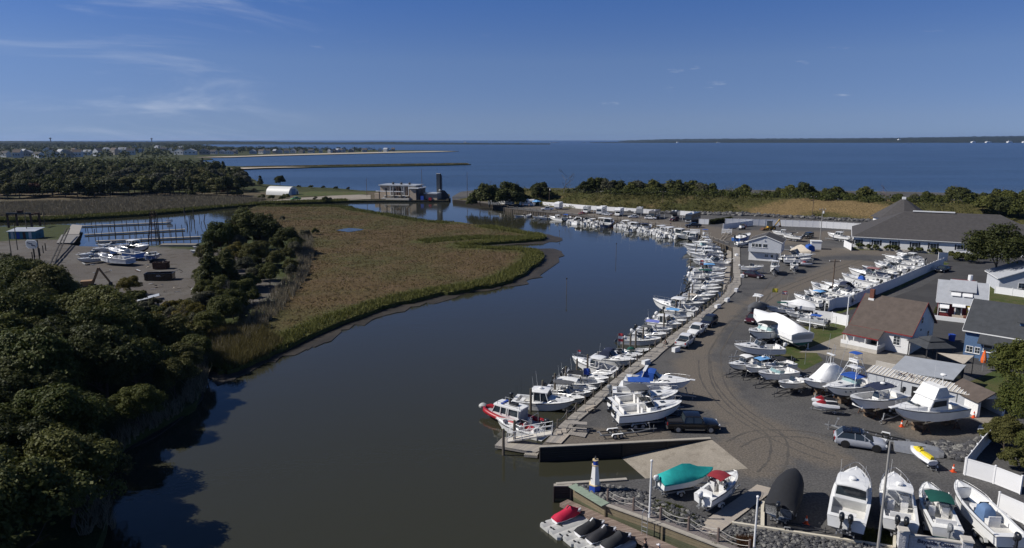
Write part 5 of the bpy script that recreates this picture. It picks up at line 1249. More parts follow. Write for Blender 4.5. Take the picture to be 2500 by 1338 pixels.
planked('finger_dock',W(1776,608,dg),W(1766,712,dg),W(1788,608,dg),W(1778,712,dg),60,dg,DECKW,'floating dock running beneath the boardwalk edge near the office',.08,mat2=CAPW,cat='floating dock')
planked('finger_dock',W(1716,653,dg),W(1775,653.5,dg),W(1716,656,dg),W(1775,656.5,dg),40,dg +.02,DECKD,'brown finger dock beside the white gangway near the office',.08,cat='floating dock')
# small dockside things
pt =thing('picnic_table','weathered picnic table with two benches on the small deck','table',W(1412,1048,.13),R(-8))
part('table_top',MB().box((0,0,.74),(1.9,.75,.06)),DECKW,pt)
for sd in (-1,1): part('bench',MB().box((0,sd *.68,.43),(1.9,.28,.05)),DECKW,pt)
for sx in (-1,1): part('leg_frame',MB().bar((sx *.65,-.6,0),(sx *.65,-.25,.72),.06,.09).bar((sx *.65,.6,0),(sx *.65,.25,.72),.06,.09).bar((sx *.65,-.78,.38),(sx *.65,.78,.38),.06,.09),DECKW,pt)
pt2 =thing('plank_bench','wooden bench facing the patrol boat on the boardwalk','bench',W(1441,1002,.13),R(45))
part('seat',MB().box((0,0,.42),(1.7,.45,.07)),PALEW,pt2)
for sx in (-1,1): part('leg',MB().box((sx *.7,0,.19),(.1,.42,.38)),PALEW,pt2)
for sx in (0,1): part('step',MB().box((-3.6-sx *.6,-6.2-sx *.45,.1+.12*sx),(.5,1.1,.2-.1*sx)),PALEW,thing('plank_step',('lower','upper')[sx] +' timber step box beside the gangway head','step',W(1441,1002,.02)))
DBOX =Kit();DBOX.add('body',MB().box((0,0,.28),(1.3,.62,.56)),GEL);DBOX.add('lid',MB().xprism([(-.35,.57),(.35,.57),(.33,.64),(-.33,.72)],-.68,.68).xf(Matrix.Rotation(math.pi /2,4,'Z')),GEL)
for px,py,rz,lb in ((1650,858,40,'white dock box behind the nearer white pickup'),(1577,890,40,'grey-white dock box at the boardwalk edge behind blue-canvas cruiser'),(1797,712,60,'white dock box on the boardwalk near the moored runabouts'),(1775,736,50,'dark-shadowed dock box inland of the green-bottomed hardtop'),(1812,677,80,'white-lidded dock box at the boardwalk corner by the maroon crossover'),(1798,626,90,'dock box at the head of the boardwalk by office'),(1752,752,40,'low dock box beside rail opposite the hardtop boat')):
 DBOX.place('dock_box',lb,'dock box',W(px,py,.04),R(rz),1.0,'dock boxes')
# miniature lighthouse
lh0 =W(1452,1198,0);lh =thing('miniature_lighthouse','small white lighthouse with royal blue base and lantern on the pier','lighthouse',lh0,R(22))
ROYAL =pm('royal_blue_paint',(.020,.065,.36),.45,.12);WPAINT =pm('white_paint',(.80,.79,.76),.5,.05);GOLD =pm('cream_trim',(.62,.50,.30),.6,.1)
def octa(prof): return MB().lathe(prof,6)
part('base',octa([(.60,0),(.56,.68)]),ROYAL,lh);part('base_trim',octa([(.60,.68),(.60,.76)]),GOLD,lh);part('tower',octa([(.48,.76),(.30,2.55)]),WPAINT,lh);part('gallery',octa([(.34,2.55),(.36,2.64)]),GOLD,lh)
part('lantern_room',octa([(.24,2.64),(.25,3.05)]),ROYAL,lh);part('cornice',octa([(.30,3.05),(.30,3.13)]),GOLD,lh);part('lamp',octa([(.10,3.13),(.11,3.30),(.07,3.36),(.02,3.5)]),DARKST,lh)
part('door',MB().box((-.42,0,1.35),(.02,.2,.08)),DARKST,lh)
# kerbs of the gravel beds
def kerb(label,px0,px1,w=.22,h=.2):
 a,b =W(*px0),W(*px1);mb =MB().bar((0,0,h /2),((b -a).x,(b -a).y,h /2),w,h);solo('timber_kerb',mb,CREAMB,label,'kerb',None,False,(a.x,a.y,0))
kerb('long cream timber kerb at the foot of gravel bed by sign',(1787,1279),(2178,1338));kerb('short cream timber kerb beside the black-tarpaulin boat',(1862,1228),(1861,1290),.3);kerb('cream kerb stub beside the sign pillar',(2183,1320),(2182,1352),.2,.5)
# poles
def pole(name,label,px,py,toppy,r0,r1,m,z0=0,cat='pole',cap=True,n=8,group=None):
 p =W(px,py,z0);h =fit_h(p,toppy);t =thing(name,label,cat,p,0,group)
 part('shaft',MB().cyl((0,0,0),(0,0,h),r0,r1,n),m,t,True)
 if cap: part('cap',MB().lathe([(r1 *1.7,h),(r1 *1.7,h +r1 *1.2),(r1 *.8,h +r1 *2)],8),m,t)
 t['h'] =h;return t
pole('lamp_post','tall bare grey pole standing between boats by the sign',2142,1352,1078,.12,.07,POLEG,cat='pole',cap=False)
for px,py,tp,lb in ((1585,1266,1126,'white post on the pier behind the lighthouse'),(1840,1349,1214,'white post beside the gravel bed at the bottom'),(1972,852,776,'white post on the grass beside the big shrink-wrapped boat'),(2064,814,727,'tall white sign post at the street corner'),(2013,762,741,'slim white post at the end of street fence')):
 t =pole('white_post',lb,px,py,tp,.09,.07,POSTW,cat='post',group='white square posts');part('foot',MB().box((0,0,.04),(.35,.35,.08)),POSTW,t)
def wire_pole(label,px,py,tp,m=POLEB,arm=1.2,z0=0,tr=False):
 t =pole('utility_pole',label,px,py,tp,.15,.10,m,z0,'utility pole',False,7,'utility poles');h =t['h']
 if arm: part('crossarm',MB().box((0,0,h -.5),(arm *2,.1,.12)),m,t);part('insulators',MB().cyl((-arm *.9,0,h -.44),(-arm *.9,0,h -.2),.06).cyl((arm *.9,0,h -.44),(arm *.9,0,h -.2),.06),POSTW,t)
 if tr: part('transformer',MB().cyl((.3,-.2,h -1.7),(.3,-.2,h -.9),.24,None,8),POSTW,t)
 return t
UP = {}
for key,a in {'yard': ('utility pole standing among the boats of the street fence row',2030,731,633),'office': ('grey utility pole with crossarm and transformer behind white shed',2002,588,508,POLEG,1.0,0,True),'lev1': ('thin utility pole at the foot of the levee behind white fence',1983,527,478),'lev2': ('utility pole with transformer pair on the levee behind the caravans',1341,497,456,POLEB,.8,1.0,True),'lev3': ('thin dark utility pole behind the motorhomes',1617,512,466),'inlet': ('utility pole on the levee tip beside the inlet',1141,484,421,POLEB,0),'st1': ('utility pole at the right corner of pumping station',1031,487,415,POLEB,0,FZ),'st2': ('utility pole left of the pumping station',896,480,436,POLEB,0,FZ),'left': ('lamp pole with white lamp at the left boat yard shore',110,553,497,POLEB,0,LZ)}.items(): UP[key] =wire_pole(*a)
def wires(label,a,b,sag,offs=((0,0,0),)):
 A =a.location +Vector((0,0,a['h'] -.3));B =b.location +Vector((0,0,b['h'] -.3));mb =MB()
 for o_ in offs: mb.tube([tuple(A.lerp(B,t /10) +Vector((0,0,-sag *4* (t /10) * (1-t /10))) +Vector(o_) -A) for t in range(11)],.022,3)
 solo('power_line',mb,DARKST,label,'cable',None,False,A)
wires('cable strung over the inlet beside the gate tower',UP['st1'],UP['inlet'],3.0);wires('cable sagging left of the pumping station',UP['st2'],UP['st1'],4.0);wires('cable along the levee top above the caravans',UP['inlet'],UP['lev2'],2.5)
wires('long cable running above the levee behind motorhomes',UP['lev2'],UP['lev3'],2.0);wires('long cable running above the levee behind white fence',UP['lev3'],UP['lev1'],2.5)
# white vinyl fences: panels and posts are parts
_fp = {}
def fence(label,pts,h=1.9,pl=2.4,m=None,name='vinyl_fence',rail=True,z=0.0,group='white vinyl fences',ph=.14):
 m =m or VINYLW;root =thing(name,label,'fence',(pts[0].x,pts[0].y,z),0,group);o =Vector((pts[0].x,pts[0].y,0))
 key = (h,m.name)
 if key not in _fp:
  pm_ =MB().box((0,0,h /2+.03),(1,.04,h -.1)).box((0,0,h -.04),(1,.07,.12)).box((0,0,.1),(1,.07,.12))
  po =MB().box((0,0,h /2+.03),(.12,.12,h +.1)).box((0,0,h +.1),(.17,.17,.05)).box((0,0,h +.14),(.1,.1,.05))
  _fp[key] = (pm_.mesh('panel',m),po.mesh('post',m))
 pme,pome =_fp[key]
 for a,b in zip(pts[:-1],pts[1:]):
  L = (b -a).length;n =max(1,round(L /pl));ang =math.atan2((b -a).y,(b -a).x)
  for j in range(n):
   p =a.lerp(b,(j +.5) /n) -o;ob =link('panel',pme,root,(p.x,p.y,0),ang);ob.scale = (L /n -.13,1,1)
   p =a.lerp(b,j /n) -o;link('post',pome,root,(p.x,p.y,0),ang)
 p =pts[-1] -o;link('post',pome,root,(p.x,p.y,0))
 return root
fence('long white panel fence between the boat row and street',PX([(2022,760),(2040,752),(2072,750),(2090,741),(2190,699),(2284,657),(2302,650)],0),2.1)
fence('white gate fence across the yard entrance beside the pontoon boat',PX([(1985,782),(2030,788),(2069,797)],0),1.9)
fence('white fence beside the hedge in the right foreground, long sunlit panels',PX([(2355,1160),(2425,1181),(2490,1207)],0),1.75,3.2)
fence('white fence running back from the right foreground post towards the garage',PX([(2353,1158),(2395,1104),(2428,1068)],0),1.6,2.6)
fence('white fence behind the rightmost boat by the sign',PX([(2434,1250),(2500,1280),(2600,1325)],0),1.8,3.2)
fence('long tall white fence below the levee',PX([(1770,549),(1900,552),(2000,556),(2100,562),(2150,566)],0),2.4)
fence('short white fence panels by the skid steer below levee',PX([(1765,560),(1800,556),(1838,551)],0),2.0)
fence('white fence behind the caravans on the far bulkhead',PX([(1325,502),(1440,512),(1560,520),(1612,523)],0),1.9,3.0)
fence('white fence behind the motorhomes near their right end',PX([(1640,524),(1700,528)],0),1.9,3.0)
fence('short white fence panel beside the dark hedge',PX([(1706,547),(1730,548)],0),2.0)
fence('white fence panels at the left corner of the dark-roofed hall',PX([(2060,602),(2078,612)],0),2.0)
fence('white gate fence at the far end of street fence',PX([(2290,638),(2312,637)],0),2.3)
fence('low white garden fence of the grey house at the right edge',PX([(2428,716),(2470,722),(2560,735)],0),1.5)
fence('metal mesh gate at the far caravan end',PX([(1192,499),(1222,500)],0),2.2,2.5,GALV,'mesh_gate',group='metal gates')
for px,py,lb in ((1696,574,'white slatted board barrier on the bulkhead corner'),(1774,573,'white slatted board barrier beside the slanting poles')):
 t =thing('board_barrier',lb,'barrier',W(px,py),R(-20))
 for i in range(3): part('slat',MB().box((0,0,.7+i *.55),(3.4,.05,.36)),POSTW,t)
 for sx in (-1,1): part('post',MB().box((sx *1.6,.06,.95),(.12,.1,1.9)),POSTW,t)
for i in (0,1):
 a,b =W(1750+i *7,592+i *3,0),W(1780+i *7,566+i *2,0);t =thing('slanting_pole',('left','right')[i] +' of two long pale poles slanting off the bulkhead corner','pole',(a.x,a.y,0));part('shaft',MB().cyl((0,0,-.6),((b -a).x,(b -a).y,1.4),.11,.09),PALEW,t);part('end_cap',MB().box((0,0,-.62),(.26,.26,.1)),DARKST,t)
t =thing('wire_fence','grey wire fence with thin posts beside the yard grass','fence',W(1880,885));o =W(1880,885)
wp =PX([(1880,878),(1895,862),(1912,852),(1930,842),(1950,832),(1978,818),(2010,808),(2040,800)],0)
for p in wp: part('post',MB().cyl((p.x -o.x,p.y -o.y,0),(p.x -o.x,p.y -o.y,2.0),.035,None,5),GALV,t)
for zz in (1.0,1.95): part('wire',MB().tube([(p.x -o.x,p.y -o.y,zz) for p in wp],.015,3),GALV,t)
wp =PX([(1925,935),(1930,905),(1965,890)],0)
for p in wp: part('post',MB().cyl((p.x -o.x,p.y -o.y,0),(p.x -o.x,p.y -o.y,2.2),.035,None,5),GALV,t)
for px,py,tp,lb in ((1383,720,679,'thin channel marker stake standing in mid creek'),(1504,628,594,'channel marker stake with small triangle top in the upper creek'),(1366,580,563,'thin stake off the upper mud point')):
 t =pole('channel_stake',lb,px,py,tp,.06,.05,PILEM,WATER -.1,'marker');part('marker_board',MB().box((0,0,t['h'] -.1),(.3,.04,.3)),DARKST,t)
# vehicles
def paint(name,c,rough=.25): return pm(name,c,rough,.06,1.0,coat=.4,spec=.4)
CARP = {'silver': paint('silver_car_paint',(.42,.44,.48)),'black': paint('black_car_paint',(.007,.008,.011)),'white': paint('white_car_paint',(.78,.78,.77)),'navy': paint('dark_navy_car_paint',(.014,.018,.038)),'burgundy': paint('burgundy_car_paint',(.060,.010,.016)),'maroon': paint('dark_maroon_car_paint',(.035,.014,.020)),
  'red': paint('red_car_paint',(.30,.02,.02)),'grey': paint('grey_car_paint',(.12,.125,.13)),'lime': paint('lime_green_paint',(.10,.32,.05))}
PLAST =pm('black_plastic',(.02,.02,.022),.6,.1);LAMP =pm('headlamp',(.72,.73,.74),.15,.05);TAIL =pm('tail_lamp',(.38,.015,.015),.25,.1);CHROME =pm('chrome',(.6,.6,.6),.2,.05,metal=.9)
CARK = {}
def car_kit(kind,col,rim=None):
 key = (kind,col,rim)
 if key in CARK: return CARK[key]
 k =Kit();pmat =CARP[col]
 S = {'suv': dict(L=4.9,W=1.95,r=.38,st=[(-2.45,.46,.98,.80),(-2.34,.34,1.08,.92),(-1.5,.28,1.10,.975),(0,.27,1.06,.975),(.95,.28,1.04,.97),(1.5,.29,1.0,.965),(2.05,.32,.93,.93),(2.32,.36,.82,.86),(2.45,.44,.70,.72)],g0=(-2.28,1.18),g1=(-1.70,.12),zr=1.72,wx=(-1.42,1.48),pil=(-.55,.35)),
         'sedan': dict(L=4.7,W=1.85,r=.34,st=[(-2.35,.42,.88,.76),(-2.2,.32,.98,.88),(-1.4,.26,1.0,.925),(0,.25,.97,.925),(1.0,.26,.94,.92),(1.8,.28,.86,.89),(2.2,.32,.74,.82),(2.35,.40,.62,.68)],g0=(-1.75,1.0),g1=(-1.0,.25),zr=1.45,wx=(-1.4,1.42),pil=(-.3,)),
         'pickup': dict(L=5.8,W=2.0,r=.40,st=[(-2.9,.55,1.18,.94),(-2.85,.46,1.24,.985),(-1.6,.42,1.25,.99),(0,.40,1.24,.99),(.9,.40,1.22,.985),(1.5,.42,1.16,.98),(2.4,.45,1.10,.95),(2.78,.50,.98,.90),(2.9,.56,.82,.80)],g0=(-1.15,1.35),g1=(-.95,.72),zr=1.92,wx=(-1.75,1.85),pil=(-.1,)),
         'jeep': dict(L=4.3,W=1.85,r=.42,st=[(-2.1,.55,1.15,.86),(-2.05,.5,1.2,.88),(0,.48,1.2,.89),(.7,.48,1.16,.86),(1.9,.5,1.1,.74),(2.1,.55,.95,.66)],g0=(-2.0,.75),g1=(-1.95,.5),zr=1.85,wx=(-1.3,1.4),pil=(-.9,-.1))}[kind]
 st =S['st'];rings = []
 for x,z0,z1,w in st:
  rings.append([(x,-w *.90,z0),(x,-w,z0 +.18),(x,-w,z1 -.20),(x,-w *.94,z1 -.03),(x,-w *.80,z1),(x,w *.80,z1),(x,w *.94,z1 -.03),(x,w,z1 -.20),(x,w,z0 +.18),(x,w *.90,z0)])
 b =MB();b.loft(rings);b.f = [f[::-1] for f in b.f]
 bi =k.add('body',b,pmat,True,angle=35)
 (gb0,gb1),(gt0,gt1),zr =S['g0'],S['g1'],S['zr'];w =S['W'] /2-.03;zb =1.06 if kind in ('suv',) else .93 if kind =='sedan' else 1.18
 lo = [(gb0,-w,zb),(gb1 -.25,-w,zb),(gb1,-w *.78,zb -.02),(gb1,w *.78,zb -.02),(gb1 -.25,w,zb),(gb0,w,zb)]
 wt =w *.80;hi = [(gt0,-wt,zr -.06),(gt1 -.15,-wt,zr -.06),(gt1,-wt *.8,zr -.07),(gt1,wt *.8,zr -.07),(gt1 -.15,wt,zr -.06),(gt0,wt,zr -.06)]
 g =MB();g.loft([lo,hi]);k.add('windows',g,GLASS)
 rf =MB();xs = [gt0 -.03,gt0 + (gt1 -gt0) *.3,gt0 + (gt1 -gt0) *.7,gt1 +.03]
 rf.slab([[(x,(j /3-1) * (wt +.03),zr +.03* (1- (j /3-1) **2) - (.03 if x in (xs[0],xs[-1]) else 0)) for j in range(7)][::-1] for x in xs],.09);k.add('roof',rf,CARP['black'] if (kind =='suv' and col =='silver') else pmat,True,angle=50)
 for sd in (-1,1):
  for (xb,xt,yb) in ((gb0 +.02,gt0 +.02,w),(gb1 -.2,gt1 -.12,w)) +tuple((p,p -.05,w) for p in S['pil']):
   p =MB();p.bar((xb,sd *yb *1.0,zb),(xt,sd *wt *1.0,zr -.05),.07,.05);k.add('pillar',p,pmat)
 for x in S['wx']:
  for sd in (-1,1):
   wv =S['W'] /2;k.add('wheel_arch',MB().cyl((x,sd * (wv -.10),S['r'] +.03),(x,sd * (wv +.004),S['r'] +.03),S['r'] *1.17,None,14),PLAST,False,bi)
   wh =MB().cyl((x,sd * (wv -.16),S['r']),(x,sd * (wv +.02),S['r']),S['r'],None,16);wi =k.add('wheel',wh,TYRE,True,angle=50)
   rm =MB().cyl((x,sd * (wv -.1),S['r']),(x,sd * (wv +.03),S['r']),S['r'] *.64,None,12)
   k.add('rim',rm,RIM if rim != 'dark' else PLAST,False,wi)
 xr,xf =st[0][0],st[-1][0];zt =st[1][2]
 for sd in (-1,1):
  k.add('tail_lamp',MB().box((xr +.02,sd *st[1][3] *.84,zt -.22),(.12,.2,.3)),TAIL);k.add('headlamp',MB().box((xf -.14,sd *st[-2][3] *.78,st[-2][2] -.08),(.22,.36,.14)),LAMP)
  k.add('mirror',MB().box((gb1 -.45,sd * (w +.12),zb +.12),(.12,.22,.16)),pmat)
 k.add('front_bumper',MB().box((xf -.02,0,.5),(.16,st[-1][3] *1.9,.22)),PLAST if kind != 'pickup' else CHROME);k.add('rear_bumper',MB().box((xr -.02,0,.55),(.16,st[0][3] *1.9,.2)),PLAST if kind != 'pickup' else CHROME)
 k.add('number_plate',MB().box((xr -.05,0,.8),(.03,.35,.16)),GEL)
 if kind =='pickup':
  k.add('bed_floor',MB().box((-2.0,0,1.253),(1.56,1.62,.02)),PLAST)
  rl =MB()
  for sd in (-1,1): rl.box((-2.0,sd *.92,1.29),(1.66,.12,.09))
  rl.box((-2.86,0,1.27),(.1,1.9,.08));k.add('bed_rail',rl,pmat);k.add('step_bar',MB().box((.1,-1.0,.42),(2.2,.1,.07)).box((.1,1.0,.42),(2.2,.1,.07)),CHROME)
 if kind =='suv':
  for sd in (-1,1): k.add('roof_rail',MB().bar((gt0 +.2,sd *wt *.9,zr +.07),(gt1 -.2,sd *wt *.9,zr +.07),.05,.04),PLAST)
  for x in (-.9,-.1): k.add('crossbar',MB().bar((x,-wt *.9,zr +.1),(x,wt *.9,zr +.1),.06,.04),PLAST)
 if kind =='jeep': k.add('spare_wheel',MB().cyl((-2.25,0,.95),(-2.02,0,.95),.4,None,14),TYRE)
 CARK[key] =k;return k
def park(kind,col,label,rear,front,name,cat,rim=None,L=None,sc=1.0,z=.0,group=None):
 a,b =W(*rear,.4),W(*front,.4);rz =math.atan2(b.y -a.y,b.x -a.x);c = (a +b) /2
 return car_kit(kind,col,rim).place(name,label,cat,(c.x,c.y,z),rz,sc,group)
park('suv','silver','silver grey SUV with black roof parked across the gravel drive',(2037,1072),(2163,1091),'parked_car','car','dark',sc=1.02)
park('pickup','black','black crew cab pickup truck beside the empty tandem trailer',(1627,1040),(1753,1042),'pickup_truck','pickup',sc=1.0)
park('pickup','white','white pickup truck seen from its tailgate beside the boardwalk',(1656,850),(1690,822),'pickup_truck','pickup',sc=.92)
park('pickup','white','white pickup truck with sunroof facing the other along the boardwalk',(1720,797),(1682,822),'pickup_truck','pickup',sc=.92)
park('suv','navy','very dark blue SUV parked at the boardwalk behind white pickups',(1745,779),(1716,797),'parked_car','car',sc=.97)
park('suv','burgundy','burgundy SUV parked nose-out beside the big shrink-wrapped boat',(1855,772),(1822,791),'parked_car','car',sc=.95)
park('suv','maroon','dark maroon crossover parked in front of the marina office boats',(1816,670),(1866,677),'parked_car','car',sc=.95)
park('sedan','black','black car at the street end beside the white fence',(2322,655),(2280,664),'parked_car','car',sc=1.05)
park('jeep','black','black open-bodied jeep parked on the sand behind white utility shed',(1982,577),(1962,580),'parked_car','car',sc=1.05)
park('sedan','silver','silver hatchback parked in front of the white motorhome',(1493,525),(1471,523),'parked_car','car')
park('suv','white','white SUV parked in front of the dark grey motorhome',(1577,533),(1600,534),'parked_car','car')
park('sedan','white','small white car parked left of the white SUV among the motorhomes',(1557,530),(1536,530),'parked_car','car')
park('suv','burgundy','purple-red SUV in front of the dark camper',(1658,536),(1635,539),'parked_car','car')
park('pickup','black','black pickup truck driving on the sandy lane at bulkhead corner',(1712,553),(1672,553),'pickup_truck','pickup')
park('pickup','white','white pickup truck beside the small grey caravan',(1347,512),(1325,512),'pickup_truck','pickup')
park('sedan','red','red car beside the far camper van',(1427,521),(1415,522),'parked_car','car',sc=.8)
park('sedan','navy','dark blue car beside the office roof',(1800,586),(1832,580),'parked_car','car')
park('pickup','lime','lime green pickup truck in front of the rounded hut',(735,484),(708,486),'pickup_truck','pickup',z=-.4)
# caravans and motorhomes
RVW =pm('rv_white',(.78,.78,.77),.4,.05);RVG =pm('rv_grey',(.30,.31,.32),.4,.1);RVK =pm('rv_dark',(.022,.024,.030),.3,.15,coat=.4);RVB =pm('rv_brown_grey',(.10,.095,.09),.4,.15)
def rv_kit(kind,L,body,trim,nose=None):
 k =Kit();Wd =2.45;H =3.3 if kind != 'van' else 2.9;z0 =.5;b =MB()
 prof = {'trailer': [(-L /2,z0),(L /2-.3,z0),(L /2,z0 +.7),(L /2-.15,H -.5),(L /2-.6,H),(-L /2+.2,H),(-L /2,H -.2)],'classa': [(-L /2,z0),(L /2,z0),(L /2+.05,1.4),(L /2-.25,H -.35),(L /2-.6,H),(-L /2+.1,H),(-L /2,H -.1)],
   'classc': [(-L /2,z0),(L /2-1.9,z0),(L /2-1.9,2.1),(L /2-.7,2.1),(L /2-.6,H -.6),(L /2-1.0,H),(-L /2+.1,H),(-L /2,H -.1)],'van': [(-L /2,z0),(L /2-1.3,z0),(L /2-1.3,1.9),(L /2-1.5,H -.2),(L /2-1.9,H),(-L /2+.1,H),(-L /2,H -.1)]}[kind]
 b.xprism(prof,-Wd /2,Wd /2);bi =k.add('body',b,body)
 k.add('stripe',MB().box((-.3,-Wd /2-.012,1.35),(L *.8,.02,.35)).box((-.3,Wd /2+.012,1.35),(L *.8,.02,.35)),trim,False,bi)
 for x in (-L *.3,0,L *.2):
  for sd in (-1,1): k.add('window',MB().box((x,sd * (Wd /2+.015),2.1),(L *.12,.03,.6)),GLASS,False,bi)
 if kind =='classa': k.add('windscreen',MB().add([(L /2+.06,-1.1,1.5),(L /2+.06,1.1,1.5),(L /2-.22,1.1,2.75),(L /2-.22,-1.1,2.75)],[(0,1,2,3)]),GLASS,False,bi);k.add('bumper',MB().box((L /2+.05,0,.6),(.15,2.3,.35)),trim,False,bi);k.add('headlamp',MB().box((L /2+.06,-.9,1.0),(.06,.4,.2)).box((L /2+.06,.9,1.0),(.06,.4,.2)),LAMP,False,bi)
 if kind in ('classc','van'):
  c =MB();x1 =L /2;x0 =L /2- (1.9 if kind =='classc' else 1.3) -.01
  c.xprism([(x0,z0),(x1,z0),(x1 +.02,1.0),(x1 -.75,1.2),(x1 -.9,1.25),(x0 +.2,2.08),(x0,2.08)],-1.0,1.0);k.add('cab',c,RVW)
  k.add('windscreen',MB().add([(x1 -.86,-.92,1.28),(x1 -.86,.92,1.28),(x0 +.26,.92,2.02),(x0 +.26,-.92,2.02)],[(0,1,2,3)]),GLASS)
 k.add('door',MB().box((L *.33,Wd /2+.02,1.6),(.65,.03,1.8)),trim if kind =='trailer' else body,False,bi);k.add('roof_unit',MB().box((-.2,0,H +.14),(.9,.7,.26),taper=.8),RVW,False,bi)
 for x in ((-.45,.45) if kind =='trailer' else (-L *.28,L *.34)):
  for sd in (-1,1): k.add('wheel',MB().cyl((x,sd * (Wd /2-.25),.4),(x,sd * (Wd /2-.01),.4),.4,None,12),TYRE)
 if kind =='trailer': k.add('tongue',MB().bar((L /2-.3,-.5,.55),(L /2+1.1,0,.5),.1).bar((L /2-.3,.5,.55),(L /2+1.1,0,.5),.1).cyl((L /2+.95,0,.02),(L /2+.95,0,.9),.05),DARKST)
 return k
def rv(kind,L,body,trim,label,rear,front,name='motorhome',cat='motorhome',sc=1.0):
 a,b =W(*rear,.5),W(*front,.5);rz =math.atan2(b.y -a.y,b.x -a.x)
 d =Vector((math.cos(rz),math.sin(rz),0));c =b -d * (L /2*sc) if kind != 'trailer' else (a +b) /2
 rv_kit(kind,L,body,trim).place(name,label,cat,(c.x,c.y,.01),rz,sc,'caravans and motorhomes on the far bulkhead')
rv('trailer',7.6,RVW,RVG,'white caravan farthest along the bulkhead beside mesh gate',(1255,499),(1219,497),'caravan','caravan')
rv('trailer',7.6,RVW,RVG,'second white caravan with people and blue awning in front',(1306,501),(1269,500),'caravan','caravan')
rv('trailer',5.4,RVW,RVG,'small grey and white caravan beside the white pickup',(1375,505),(1352,511),'caravan','caravan')
rv('van',6.4,RVG,RVW,'grey camper van with white cab between small caravan and white motorhome',(1450,510),(1428,519))
rv('classa',8.8,RVW,RVG,'white motorhome with flat windscreen, third from the left',(1489,512),(1462,522))
rv('classc',7.6,RVW,RVG,'white motorhome with cab-over bunk',(1530,516),(1506,526))
rv('trailer',5.6,RVG,RVW,'grey caravan end-on between white motorhome and dark grey motorhome',(1567,517),(1556,527),'caravan','caravan')
rv('classa',9.6,RVB,RVW,'dark grey-brown motorhome with pale roof edge',(1628,519),(1590,533))
rv('classc',7.4,RVK,RVG,'dark camper with white cab-over beside purple-red SUV',(1668,521),(1645,534))
rv('classa',11.5,RVK,RVG,'large black motorhome with sloping front at the right end of row',(1726,527),(1680,542),sc=1.05)
t =thing('canopy_tent','bright blue canopy tent beside the second caravan','tent',W(1310,504));part('canopy',MB().lathe([(2.3,2.3),(2.3,2.5),(.05,3.2)],4),CV['sky'],t)
for sx in (-1,1):
 for sy in (-1,1): part('leg',MB().cyl((sx *1.5,sy *1.5,0),(sx *1.5,sy *1.5,2.35),.04),GALV,t)
for i,px in enumerate((1420,1436,1449,1520,1565,1611,1622,1660,1666)):
 t =thing('bay_post','white bay post, number %s from the left along the caravan bays' % ('one two three four five six seven eight nine'.split()[i]),'post',W(px,519+ (px -1420) *.078),0,'white bay posts of the caravan park');part('shaft',MB().box((0,0,.8),(.18,.18,1.6)),POSTW,t);part('cap',MB().box((0,0,1.63),(.24,.24,.07)),POSTW,t)
# empty trailers
def solo_trailer(label,back,front,kit,sc=1.0,skip=()):
 a,b =W(*back),W(*front);rz =math.atan2(b.y -a.y,b.x -a.x);return kit.place('boat_trailer',label,'trailer',(a.x,a.y,.01),rz,sc,'boat trailers in the marina yard',None,None,skip)
solo_trailer('empty galvanised tandem trailer hitched towards the black pickup',(1466,1068),(1640,1050),TRK2,.82)
solo_trailer('empty galvanised trailer standing behind the silver SUV',(2210,1092),(2005,1044),TRK1,1.1)
solo_trailer('empty silver trailer frame beside the orange cone and flybridge cruiser',(2205,1008),(2140,1040),TRK1,.8)
solo_trailer('flat dark trailer behind the cream kerb at the bottom',(1885,1285),(1995,1300),TRKD,.62)
solo_trailer('old grey trailer left of the tower sportfisher under the jet ski pair',(2040,962),(1958,988),TRK1,.7)
